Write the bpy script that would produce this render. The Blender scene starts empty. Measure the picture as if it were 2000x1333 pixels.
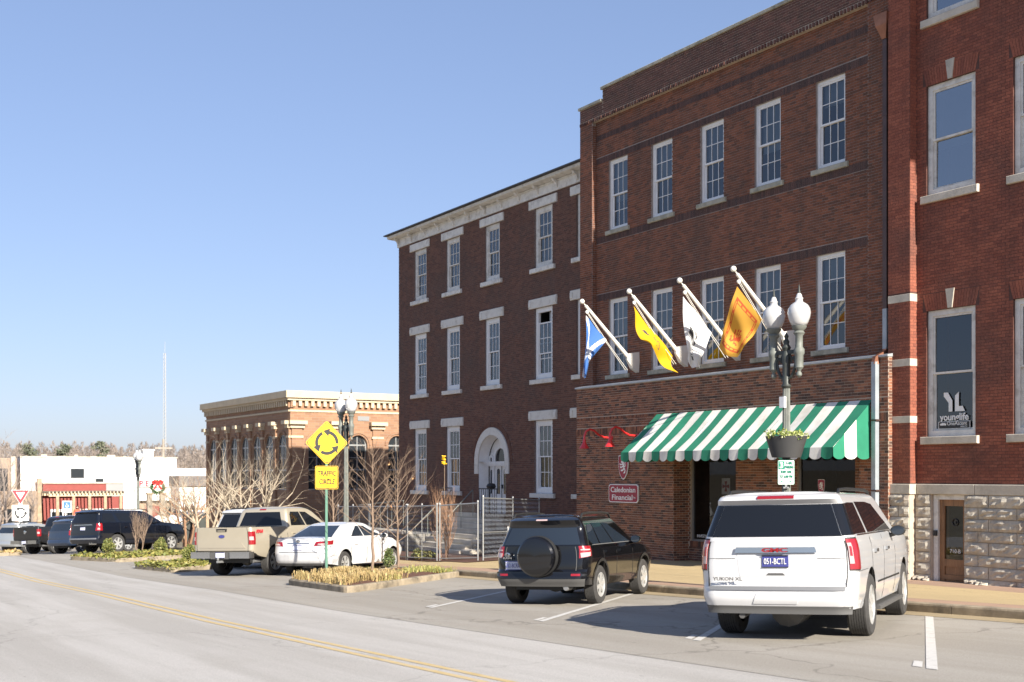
import bpy, bmesh, math, random
from math import sin, cos, pi, radians, sqrt, atan2, hypot
from mathutils import Vector, Matrix
import numpy as np

scene = bpy.context.scene
COL = scene.collection
random.seed(7)

# ------------------------------------------------------------------ camera, sky, sun, exposure
FP = 2400.0                                   # focal length in photo pixels (photo 2000 wide)
ANG = math.atan(1430 / FP)                    # angle between view axis and the street's direction
CA, SA = cos(ANG), sin(ANG)
HORIZON = 926.0
cam_d = bpy.data.cameras.new('camera')
cam = bpy.data.objects.new('camera', cam_d)
COL.objects.link(cam)
cam.location = (0, 0, 0)
cam.rotation_euler = (pi / 2, 0, pi / 2 - ANG)
cam_d.sensor_width = 36.0
cam_d.lens = FP / 2000 * 36
cam_d.shift_y = (HORIZON - 666.5) / 2000
cam_d.clip_end = 3000
cam_d.clip_start = 0.5
cam_d.dof.use_dof = True
cam_d.dof.focus_distance = 25.0
cam_d.dof.aperture_fstop = 2.2
scene.camera = cam

SUN_EL, SUN_G = radians(27.5), radians(1.2)   # elevation; angle to the front of the facades
SDIR = Vector((cos(SUN_EL) * cos(SUN_G), -cos(SUN_EL) * sin(SUN_G), sin(SUN_EL)))
world = bpy.data.worlds.new('World')
scene.world = world
world.use_nodes = True
wn = world.node_tree
sky = wn.nodes.new('ShaderNodeTexSky')
sky.sky_type = 'NISHITA'
sky.sun_disc = False
sky.sun_elevation = SUN_EL
sky.sun_rotation = atan2(SDIR.x, SDIR.y)
sky.altitude = 200
sky.air_density = 1.0
sky.dust_density = 0.8
sky.ozone_density = 4.0
# compress the sky's range and cool it slightly, the same in every direction
sg_ = wn.nodes.new('ShaderNodeGamma'); sg_.inputs['Gamma'].default_value = .6
st_ = wn.nodes.new('ShaderNodeMixRGB'); st_.blend_type = 'MULTIPLY'; st_.inputs['Fac'].default_value = 1; st_.inputs['Color2'].default_value = (.93, .95, 1.14, 1)
wn.links.new(sky.outputs['Color'], sg_.inputs['Color']); wn.links.new(sg_.outputs[0], st_.inputs['Color1'])
wn.links.new(st_.outputs[0], wn.nodes['Background'].inputs['Color'])
wn.nodes['Background'].inputs['Strength'].default_value = 0.108
sun_d = bpy.data.lights.new('sun', 'SUN')
sun_d.energy = 4.2
sun_d.angle = radians(0.5)
sun_d.color = (1.0, 0.93, 0.82)
sun = bpy.data.objects.new('sun', sun_d)
COL.objects.link(sun)
sun.rotation_euler = (-SDIR).to_track_quat('-Z', 'Y').to_euler()
sun.location = SDIR * 60
vs = scene.view_settings
vs.view_transform = 'Standard'
vs.look = 'None'
vs.exposure = 1.3
vs.gamma = 1.0
vs.use_curve_mapping = False
try:
    scene.cycles.use_denoising = True
    scene.cycles.max_bounces = 8
    scene.cycles.transparent_max_bounces = 12
    scene.cycles.caustics_reflective = False
    scene.cycles.caustics_refractive = False
    scene.cycles.sample_clamp_indirect = 6.0
except Exception:
    pass

# ------------------------------------------------------------------ geometry of the place
def ray(u, v):
    r = (u - 1000) / FP
    return Vector((-CA + r * SA, SA + r * CA, (HORIZON - v) / FP))
def onY(u, v, Y):
    d = ray(u, v); return d * (Y / d.y)
def onX(u, v, X):
    d = ray(u, v); return d * (X / d.x)
def XY(u, Y):
    return onY(u, 900, Y).x
def depth(p):
    return -CA * p[0] + SA * p[1]
PROFILE = [(60, .6), (0, -1.68), (-12, -2.14), (-20, -2.44), (-28, -2.68), (-36, -2.98), (-45, -3.2), (-56, -3.5), (-63, -3.92), (-70, -4.3), (-80, -4.55), (-110, -4.72), (-160, -5.0), (-900, -5.2)]
def gz(X):
    if X >= 60: return .6
    for (a, za), (b, zb) in zip(PROFILE, PROFILE[1:]):
        if X >= b:
            return za + (zb - za) * (X - a) / (b - a)
    return -5.2
CURB_Y, WALK_H = 15.5, 0.15
def wz(X, Y=18):                               # pavement height
    base = gz(X) + WALK_H
    lev = -2.36 + (X + 19) * .0085 if X > -27 else -2.428 + (X + 27) * .03
    t = min(1, max(0, (Y - 16) / 5.4))
    if X < -34: lev = base
    return base * (1 - t) + lev * t

# ------------------------------------------------------------------ materials
MATS = {}
def nmat(name):
    m = bpy.data.materials.new(name); m.use_nodes = True
    nt = m.node_tree; b = nt.nodes['Principled BSDF']
    MATS[name] = m
    return m, nt, b
def N(nt, t, **kw):
    n = nt.nodes.new(t)
    for k, v in kw.items():
        if k in n.inputs: n.inputs[k].default_value = v
        else: setattr(n, k, v)
    return n
def L(nt, a, b): nt.links.new(a, b)
def rgba(c): return (c[0], c[1], c[2], 1.0)
def mat(name, col, rough=.6, metal=0.0, var=0.0, vscale=3.0, bump=0.0, bscale=40.0, coat=0.0, spec=.5, dirt=None, dscale=1.2, stretch=(1, 1, 1), emis=None):
    """plain procedural surface: base colour, cloudy variation, optional dirt colour in patches, fine relief"""
    m, nt, b = nmat(name)
    b.inputs['Roughness'].default_value = rough
    b.inputs['Metallic'].default_value = metal
    b.inputs['Specular IOR Level'].default_value = spec
    if coat:
        b.inputs['Coat Weight'].default_value = coat; b.inputs['Coat Roughness'].default_value = .03
    if emis:
        b.inputs['Emission Color'].default_value = rgba(col); b.inputs['Emission Strength'].default_value = emis
    tc = N(nt, 'ShaderNodeTexCoord')
    mp = N(nt, 'ShaderNodeMapping'); mp.inputs['Scale'].default_value = stretch
    L(nt, tc.outputs['Object'], mp.inputs['Vector'])
    cur = None
    if var > 0:
        no = N(nt, 'ShaderNodeTexNoise', Scale=vscale, Detail=6.0, Roughness=.6)
        L(nt, mp.outputs[0], no.inputs['Vector'])
        mr = N(nt, 'ShaderNodeMapRange'); mr.inputs['From Min'].default_value = .3; mr.inputs['From Max'].default_value = .7
        mr.inputs['To Min'].default_value = 1 - var; mr.inputs['To Max'].default_value = 1 + var
        L(nt, no.outputs['Fac'], mr.inputs['Value'])
        hs = N(nt, 'ShaderNodeHueSaturation'); hs.inputs['Color'].default_value = rgba(col)
        L(nt, mr.outputs[0], hs.inputs['Value'])
        cur = hs.outputs['Color']
    if dirt:
        n2 = N(nt, 'ShaderNodeTexNoise', Scale=dscale, Detail=8.0, Roughness=.65)
        L(nt, mp.outputs[0], n2.inputs['Vector'])
        r2 = N(nt, 'ShaderNodeMapRange'); r2.inputs['From Min'].default_value = .5; r2.inputs['From Max'].default_value = .72
        L(nt, n2.outputs['Fac'], r2.inputs['Value'])
        mx = N(nt, 'ShaderNodeMixRGB'); mx.inputs['Color1'].default_value = rgba(col); mx.inputs['Color2'].default_value = rgba(dirt)
        if cur: L(nt, cur, mx.inputs['Color1'])
        L(nt, r2.outputs[0], mx.inputs['Fac'])
        cur = mx.outputs[0]
    if cur: L(nt, cur, b.inputs['Base Color'])
    else: b.inputs['Base Color'].default_value = rgba(col)
    if bump > 0:
        n3 = N(nt, 'ShaderNodeTexNoise', Scale=bscale, Detail=5.0)
        L(nt, mp.outputs[0], n3.inputs['Vector'])
        bp = N(nt, 'ShaderNodeBump', Strength=bump, Distance=.02)
        L(nt, n3.outputs['Fac'], bp.inputs['Height']); L(nt, bp.outputs[0], b.inputs['Normal'])
    return m
def brick_mat(name, cols, stain=None, stain_amt=.5, rough=.85):
    """one clay brick after another: colour picked per brick, weathering over the wall in patches"""
    m, nt, b = nmat(name)
    b.inputs['Roughness'].default_value = rough; b.inputs['Specular IOR Level'].default_value = .25
    g = N(nt, 'ShaderNodeNewGeometry'); oi = N(nt, 'ShaderNodeObjectInfo')
    ad = N(nt, 'ShaderNodeMath', operation='ADD'); fr = N(nt, 'ShaderNodeMath', operation='FRACT')
    L(nt, g.outputs['Random Per Island'], ad.inputs[0]); L(nt, oi.outputs['Random'], ad.inputs[1]); L(nt, ad.outputs[0], fr.inputs[0])
    cr = N(nt, 'ShaderNodeValToRGB'); cr.color_ramp.interpolation = 'LINEAR'
    el = cr.color_ramp.elements
    el[0].position = 0; el[0].color = rgba(cols[0]); el[1].position = 1; el[1].color = rgba(cols[-1])
    for i, c in enumerate(cols[1:-1]):
        e = el.new((i + 1) / (len(cols) - 1)); e.color = rgba(c)
    L(nt, fr.outputs[0], cr.inputs['Fac'])
    no = N(nt, 'ShaderNodeTexNoise', Scale=.55, Detail=7.0, Roughness=.65)
    L(nt, g.outputs['Position'], no.inputs['Vector'])
    mr = N(nt, 'ShaderNodeMapRange'); mr.inputs['From Min'].default_value = .47; mr.inputs['From Max'].default_value = .72; mr.inputs['To Max'].default_value = stain_amt
    L(nt, no.outputs['Fac'], mr.inputs['Value'])
    mx = N(nt, 'ShaderNodeMixRGB'); mx.inputs['Color2'].default_value = rgba(stain or (.06, .045, .04))
    L(nt, cr.outputs[0], mx.inputs['Color1']); L(nt, mr.outputs[0], mx.inputs['Fac'])
    sp = N(nt, 'ShaderNodeMapping'); sp.inputs['Scale'].default_value = (1.7, 1.7, .16); L(nt, g.outputs['Position'], sp.inputs[0])
    ns_ = N(nt, 'ShaderNodeTexNoise', Scale=1.0, Detail=6.0, Roughness=.7); L(nt, sp.outputs[0], ns_.inputs['Vector'])
    ms_ = N(nt, 'ShaderNodeMapRange'); ms_.inputs['From Min'].default_value = .5; ms_.inputs['From Max'].default_value = .75; ms_.inputs['To Max'].default_value = .55
    L(nt, ns_.outputs['Fac'], ms_.inputs['Value'])
    m3_ = N(nt, 'ShaderNodeMixRGB'); m3_.inputs['Color2'].default_value = rgba([x * .8 for x in (stain or (.06, .045, .04))]); L(nt, mx.outputs[0], m3_.inputs['Color1']); L(nt, ms_.outputs[0], m3_.inputs['Fac']); mx = m3_
    n2 = N(nt, 'ShaderNodeTexNoise', Scale=28.0, Detail=5.0); L(nt, g.outputs['Position'], n2.inputs['Vector'])
    m2 = N(nt, 'ShaderNodeMapRange'); m2.inputs['From Min'].default_value = .3; m2.inputs['From Max'].default_value = .7; m2.inputs['To Min'].default_value = .8; m2.inputs['To Max'].default_value = 1.18
    L(nt, n2.outputs['Fac'], m2.inputs['Value'])
    hs = N(nt, 'ShaderNodeHueSaturation'); L(nt, mx.outputs[0], hs.inputs['Color']); L(nt, m2.outputs[0], hs.inputs['Value'])
    L(nt, hs.outputs[0], b.inputs['Base Color'])
    bp = N(nt, 'ShaderNodeBump', Strength=.35, Distance=.006); L(nt, n2.outputs['Fac'], bp.inputs['Height']); L(nt, bp.outputs[0], b.inputs['Normal'])
    return m
def far_brick_mat(name, c1, c2, cm, scale):
    m, nt, b = nmat(name)
    b.inputs['Roughness'].default_value = .85
    g = N(nt, 'ShaderNodeNewGeometry'); sx = N(nt, 'ShaderNodeSeparateXYZ'); L(nt, g.outputs['Position'], sx.inputs[0])
    ad = N(nt, 'ShaderNodeMath', operation='ADD'); L(nt, sx.outputs['X'], ad.inputs[0]); L(nt, sx.outputs['Y'], ad.inputs[1])
    cb = N(nt, 'ShaderNodeCombineXYZ'); L(nt, ad.outputs[0], cb.inputs['X']); L(nt, sx.outputs['Z'], cb.inputs['Y'])
    bt = N(nt, 'ShaderNodeTexBrick', Scale=scale); bt.inputs['Color1'].default_value = rgba(c1); bt.inputs['Color2'].default_value = rgba(c2); bt.inputs['Mortar'].default_value = rgba(cm)
    bt.inputs['Mortar Size'].default_value = .012; bt.inputs['Brick Width'].default_value = .5; bt.inputs['Row Height'].default_value = .17
    L(nt, cb.outputs[0], bt.inputs['Vector'])
    L(nt, bt.outputs['Color'], b.inputs['Base Color'])
    return m
def glass_mat(name, tint=(.55, .62, .66), ior=1.7, rough=.01, see=1.0):
    """window glass: mirror-like by angle, else see-through with a tint"""
    m, nt, b = nmat(name); nt.nodes.remove(b)
    out = nt.nodes['Material Output']
    fr = N(nt, 'ShaderNodeFresnel', IOR=ior)
    gl = N(nt, 'ShaderNodeBsdfGlossy', Roughness=rough); gl.inputs['Color'].default_value = (.95, .97, 1, 1)
    tr = N(nt, 'ShaderNodeBsdfTransparent'); tr.inputs['Color'].default_value = rgba(tint)
    tc = N(nt, 'ShaderNodeNewGeometry'); no = N(nt, 'ShaderNodeTexNoise', Scale=1.3, Detail=1.0)
    L(nt, tc.outputs['Position'], no.inputs['Vector'])
    bp = N(nt, 'ShaderNodeBump', Strength=.02, Distance=.05); L(nt, no.outputs['Fac'], bp.inputs['Height']); L(nt, bp.outputs[0], gl.inputs['Normal'])
    mx = N(nt, 'ShaderNodeMixShader'); L(nt, fr.outputs[0], mx.inputs[0]); L(nt, tr.outputs[0], mx.inputs[1]); L(nt, gl.outputs[0], mx.inputs[2])
    L(nt, mx.outputs[0], out.inputs['Surface'])
    return m

mat('brick_main_mortar', (.30, .25, .22), .95, var=.2, vscale=6, dirt=(.16, .13, .12))
mat('mortar_dark', (.17, .125, .11), .95, var=.2, vscale=5)
mat('mortar_light', (.45, .37, .29), .95, var=.15, vscale=5)  # pale mortar, lifted further for light bounced onto the lower wall
mat('mortar_red', (.10, .05, .04), .95, var=.2, vscale=5)
brick_mat('brick_upper', [(.15, .06, .037), (.215, .084, .048), (.265, .102, .057), (.18, .072, .043), (.12, .06, .042)], (.098, .064, .05), .65)
brick_mat('brick_parapet', [(.10, .055, .045), (.15, .075, .06), (.12, .06, .05), (.19, .09, .07)], (.07, .055, .05), .5)
brick_mat('brick_soldier', [(.075, .05, .046), (.105, .064, .056), (.13, .072, .06), (.085, .055, .05)], (.07, .05, .046), .4)
brick_mat('brick_lower', [(.06, .043, .038), (.26, .11, .066), (.32, .14, .08), (.19, .082, .054), (.09, .056, .045), (.37, .165, .095)], (.13, .075, .06), .35)  # reds raised: light reflected onto this wall is put into the brick colour
brick_mat('brick_mansion', [(.12, .060, .046), (.16, .080, .057), (.185, .092, .066), (.14, .070, .051), (.108, .061, .048)], (.098, .074, .065), .7)
brick_mat('brick_red', [(.23, .076, .05), (.27, .09, .057), (.31, .106, .066), (.21, .072, .05)], (.10, .056, .047), .75)
far_brick_mat('brick_orange', (.34, .19, .108), (.26, .14, .082), (.27, .20, .145), 1.2)
mat('limestone', (.52, .47, .39), .85, var=.16, vscale=2.5, bump=.2, bscale=30, dirt=(.33, .30, .25), dscale=2.0)
mat('limestone_sill', (.38, .36, .29), .9, var=.25, vscale=4, bump=.3, bscale=25, dirt=(.20, .20, .15), dscale=3.0)
mat('rock_face', (.46, .42, .35), .92, var=.25, vscale=3.5, bump=.6, bscale=14, dirt=(.22, .18, .15), dscale=1.8)
mat('stone_cream', (.56, .46, .32), .85, var=.08, vscale=2)
mat('rubble', (.26, .245, .22), .92, var=.35, vscale=4, bump=.5, bscale=12)
mat('white_paint', (.78, .78, .77), .5, var=.05, vscale=6)
mat('white_old', (.70, .68, .63), .65, var=.12, vscale=5, dirt=(.45, .42, .37), dscale=3.5)
mat('dark_room', (.025, .025, .027), .9)
mat('shop_room', (.24, .19, .15), .9, var=.3, vscale=1.5)
mat('stone_white', (.68, .655, .60), .8, var=.10, vscale=3, dirt=(.46, .43, .38), dscale=3)
mat('curtain', (.55, .58, .62), .9, var=.12, vscale=3, stretch=(14, 14, .4))
mat('blind', (.44, .45, .46), .8, var=.1, vscale=2)
glass_mat('glass', ior=1.85)
glass_mat('glass_bright', (.5, .56, .6), 3.6)
glass_mat('glass_shop', (.5, .5, .5), 1.38)
mat('flashing', (.42, .44, .46), .5, metal=.4, var=.15, vscale=5)
mat('roof_dark', (.06, .06, .065), .7, var=.2)
mat('roof_felt', (.16, .15, .145), .9, var=.2)
mat('plaster_grey', (.38, .36, .33), .9, var=.15)
mat('copper', (.30, .135, .085), .45, metal=.7, var=.25, vscale=4)
mat('spout_grey', (.36, .40, .43), .5, metal=.3, var=.15)
mat('spout_brown', (.10, .06, .05), .4, metal=.4, var=.2)
mat('awning_green', (.018, .20, .115), .85, var=.14, vscale=2, bump=.1, bscale=3)
mat('awning_white', (.72, .70, .64), .85, var=.08, vscale=2, dirt=(.55, .52, .45), dscale=1.5, bump=.1, bscale=3)
mat('red_enamel', (.62, .03, .03), .3, coat=.4)
mat('sign_maroon', (.30, .012, .035), .4)
mat('sign_white', (.82, .82, .80), .5)
mat('sign_yellow', (.93, .57, .008), .45)
mat('sign_black', (.02, .02, .022), .5)
mat('sign_green', (.01, .24, .14), .5)
mat('sign_red', (.62, .03, .04), .45)
mat('sign_blue', (.06, .17, .50), .45)
mat('post_green', (.10, .22, .16), .5, metal=.2)
mat('galvanised', (.36, .365, .36), .45, metal=.6, var=.12, vscale=8)
mat('lamp_dark', (.05, .055, .05), .5, metal=.2, var=.2, vscale=8)
mat('lamp_grey', (.17, .18, .16), .6, metal=.1, var=.2, vscale=8)
mat('pole_white', (.74, .71, .64), .45, var=.06)
m_, nt_, b_ = nmat('globe')
b_.inputs['Base Color'].default_value = (.76, .76, .75, 1); b_.inputs['Roughness'].default_value = .18
b_.inputs['Transmission Weight'].default_value = .35; b_.inputs['Coat Weight'].default_value = .5
mat('planter', (.045, .045, .045), .6, var=.15)
mat('iron_black', (.02, .02, .022), .5)
mat('wood_door', (.25, .13, .06), .55, var=.35, vscale=3, stretch=(8, 8, .6))
mat('wood_grey', (.30, .26, .21), .8, var=.3, vscale=3, stretch=(6, 6, .6))
mat('timber', (.36, .27, .18), .8, var=.2, vscale=4)
mat('far_white', (.80, .79, .76), .8, var=.04, vscale=.6)
mat('far_red', (.25, .055, .045), .7, var=.1)
mat('far_tan', (.34, .25, .18), .85, var=.2)
mat('far_blue', (.11, .14, .20), .7)
mat('far_glass', (.03, .035, .04), .1)

# vehicles
def paint(name, col, rough=.28, flake=0.0):
    m = mat(name, col, rough, metal=flake, var=.03, vscale=2, coat=1.0, spec=.2)
    return m
paint('paint_white', (.57, .57, .57)); paint('paint_white2', (.60, .60, .60)); paint('paint_black', (.005, .005, .006), .15)
paint('paint_tan', (.44, .39, .30), .35, .3); paint('paint_navy', (.006, .008, .014), .2); paint('paint_charcoal', (.022, .022, .024), .3, .3)
paint('paint_silver', (.45, .47, .48), .3, .5); paint('paint_steel', (.03, .045, .08), .25, .3)
mat('car_glass', (.008, .009, .011), .02, spec=.55)
mat('car_glass_blue', (.018, .025, .036), .03, spec=.7)
mat('tyre', (.045, .043, .041), .85, var=.2, vscale=10)
mat('alloy', (.66, .66, .64), .32, metal=.55)
mat('chrome', (.62, .63, .64), .12, metal=1.0)
mat('trim_black', (.018, .018, .018), .55)
mat('trim_grey', (.09, .088, .085), .6)
mat('lamp_red', (.27, .010, .015), .15, coat=1.0)
mat('lamp_clear', (.46, .34, .33), .12, coat=1.0)
mat('plate_blue', (.05, .055, .22), .5)
mat('plate_pale', (.62, .64, .74), .5)
mat('steel_dull', (.30, .30, .30), .5, metal=.6)

# vegetation
mat('bark_pale', (.42, .35, .26), .9, var=.25, vscale=6)
mat('bark_brown', (.24, .17, .12), .9, var=.25, vscale=6)
mat('bark_red', (.30, .17, .10), .9, var=.25, vscale=6)
mat('twig_far', (.27, .225, .195), .95, var=.3, vscale=.4)  # paled and greyed, distance haze put into the bark colour
def leaf_mat(name, c1, c2, c3):
    m, nt, b = nmat(name); b.inputs['Roughness'].default_value = .6
    g = N(nt, 'ShaderNodeNewGeometry'); cr = N(nt, 'ShaderNodeValToRGB'); el = cr.color_ramp.elements
    el[0].color = rgba(c1); el[1].color = rgba(c3); e = el.new(.5); e.color = rgba(c2)
    L(nt, g.outputs['Random Per Island'], cr.inputs['Fac']); L(nt, cr.outputs[0], b.inputs['Base Color'])
    return m
leaf_mat('grass_dry', (.40, .27, .12), (.50, .37, .17), (.33, .27, .11))
leaf_mat('grass_green', (.20, .24, .06), (.34, .33, .10), (.42, .34, .12))
leaf_mat('ivy', (.12, .15, .035), (.22, .22, .05), (.33, .27, .08))
leaf_mat('shrub', (.05, .085, .03), (.10, .14, .04), (.17, .18, .05))
leaf_mat('shrub_gold', (.09, .12, .03), (.17, .19, .05), (.27, .25, .07))
leaf_mat('evergreen', (.10, .115, .08), (.13, .145, .09), (.17, .17, .11))  # greens lightened so the colour itself carries the haze of distance
leaf_mat('wreath_leaf', (.02, .08, .02), (.04, .13, .03), (.08, .17, .05))
leaf_mat('flower_leaf', (.20, .30, .05), (.32, .36, .08), (.55, .55, .35))
leaf_mat('dry_leaf', (.28, .12, .05), (.40, .22, .08), (.22, .10, .05))
mat('mulch', (.12, .055, .035), .95, var=.45, vscale=14, bump=.8, bscale=30)

# ground surfaces
def road_mat(name, base, streak, dark, track=True):
    m, nt, b = nmat(name); b.inputs['Roughness'].default_value = .85; b.inputs['Specular IOR Level'].default_value = .3
    g = N(nt, 'ShaderNodeNewGeometry')
    mp = N(nt, 'ShaderNodeMapping'); mp.inputs['Scale'].default_value = (.06, 1.1, 1); L(nt, g.outputs['Position'], mp.inputs[0])
    n1 = N(nt, 'ShaderNodeTexNoise', Scale=1.0, Detail=6.0, Roughness=.6); L(nt, mp.outputs[0], n1.inputs['Vector'])
    c1 = N(nt, 'ShaderNodeMixRGB'); c1.inputs['Color1'].default_value = rgba(base); c1.inputs['Color2'].default_value = rgba(streak)
    r1 = N(nt, 'ShaderNodeMapRange'); r1.inputs['From Min'].default_value = .40; r1.inputs['From Max'].default_value = .60; L(nt, n1.outputs['Fac'], r1.inputs['Value']); L(nt, r1.outputs[0], c1.inputs['Fac'])
    n2 = N(nt, 'ShaderNodeTexNoise', Scale=.35, Detail=9.0, Roughness=.7); L(nt, g.outputs['Position'], n2.inputs['Vector'])
    r2 = N(nt, 'ShaderNodeMapRange'); r2.inputs['From Min'].default_value = .55; r2.inputs['From Max'].default_value = .78; r2.inputs['To Max'].default_value = .55; L(nt, n2.outputs['Fac'], r2.inputs['Value'])
    c2 = N(nt, 'ShaderNodeMixRGB'); c2.inputs['Color2'].default_value = rgba(dark); L(nt, c1.outputs[0], c2.inputs['Color1']); L(nt, r2.outputs[0], c2.inputs['Fac'])
    n3 = N(nt, 'ShaderNodeTexNoise', Scale=55.0, Detail=4.0, Roughness=.7); L(nt, g.outputs['Position'], n3.inputs['Vector'])
    r3 = N(nt, 'ShaderNodeMapRange'); r3.inputs['From Min'].default_value = .3; r3.inputs['From Max'].default_value = .7; r3.inputs['To Min'].default_value = .78; r3.inputs['To Max'].default_value = 1.18; L(nt, n3.outputs['Fac'], r3.inputs['Value'])
    # small oil spots and worn specks, drawn out along the lane
    mp4 = N(nt, 'ShaderNodeMapping'); mp4.inputs['Scale'].default_value = (1.2, 3.2, 1); L(nt, g.outputs['Position'], mp4.inputs[0])
    n4 = N(nt, 'ShaderNodeTexNoise', Scale=1.6, Detail=10.0, Roughness=.75); L(nt, mp4.outputs[0], n4.inputs['Vector'])
    r4 = N(nt, 'ShaderNodeMapRange'); r4.inputs['From Min'].default_value = .63; r4.inputs['From Max'].default_value = .71; r4.inputs['To Max'].default_value = .55; L(nt, n4.outputs['Fac'], r4.inputs['Value'])
    c4 = N(nt, 'ShaderNodeMixRGB'); c4.inputs['Color2'].default_value = rgba([x * .45 for x in dark]); L(nt, c2.outputs[0], c4.inputs['Color1']); L(nt, r4.outputs[0], c4.inputs['Fac'])
    # hairline cracks
    vo = N(nt, 'ShaderNodeTexVoronoi', Scale=.33); vo.feature = 'DISTANCE_TO_EDGE'
    wpn = N(nt, 'ShaderNodeTexNoise', Scale=1.5, Detail=6.0); L(nt, g.outputs['Position'], wpn.inputs['Vector'])
    wmx = N(nt, 'ShaderNodeMixRGB'); wmx.inputs['Fac'].default_value = .5; L(nt, g.outputs['Position'], wmx.inputs['Color1']); L(nt, wpn.outputs['Color'], wmx.inputs['Color2'])
    L(nt, wmx.outputs[0], vo.inputs['Vector'])
    r5 = N(nt, 'ShaderNodeMapRange'); r5.inputs['From Min'].default_value = .0; r5.inputs['From Max'].default_value = .006; r5.inputs['To Min'].default_value = .28 if name == 'road_surface' else .5; r5.inputs['To Max'].default_value = 0; L(nt, vo.outputs['Distance'], r5.inputs['Value'])
    c5 = N(nt, 'ShaderNodeMixRGB'); c5.inputs['Color2'].default_value = rgba([x * .4 for x in dark]); L(nt, c4.outputs[0], c5.inputs['Color1']); L(nt, r5.outputs[0], c5.inputs['Fac'])
    hs = N(nt, 'ShaderNodeHueSaturation'); L(nt, c5.outputs[0], hs.inputs['Color']); L(nt, r3.outputs[0], hs.inputs['Value']); L(nt, hs.outputs[0], b.inputs['Base Color'])
    bp = N(nt, 'ShaderNodeBump', Strength=.4, Distance=.01); L(nt, n3.outputs['Fac'], bp.inputs['Height']); L(nt, bp.outputs[0], b.inputs['Normal'])
    return m
road_mat('road_surface', (.47, .445, .41), (.39, .365, .33), (.35, .32, .28))
road_mat('parking_surface', (.37, .34, .295), (.325, .295, .25), (.265, .235, .195))
road_mat('gutter_surface', (.42, .33, .20), (.34, .27, .17), (.22, .18, .12))
road_mat('walk_surface', (.52, .40, .22), (.47, .36, .20), (.38, .29, .17))
road_mat('walk_pink', (.42, .28, .20), (.37, .25, .18), (.30, .21, .15))
mat('kerb_stone', (.31, .255, .18), .9, var=.3, vscale=3, dirt=(.10, .085, .065), dscale=1.7, bump=.4, bscale=25)
mat('earth', (.20, .17, .11), .95, var=.3, vscale=.2)
mat('line_white', (.62, .60, .56), .8, var=.18, vscale=7, dirt=(.37, .34, .30), dscale=7)
mat('line_yellow', (.56, .42, .20), .8, var=.15, vscale=5, dirt=(.45, .40, .33), dscale=5)

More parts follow.
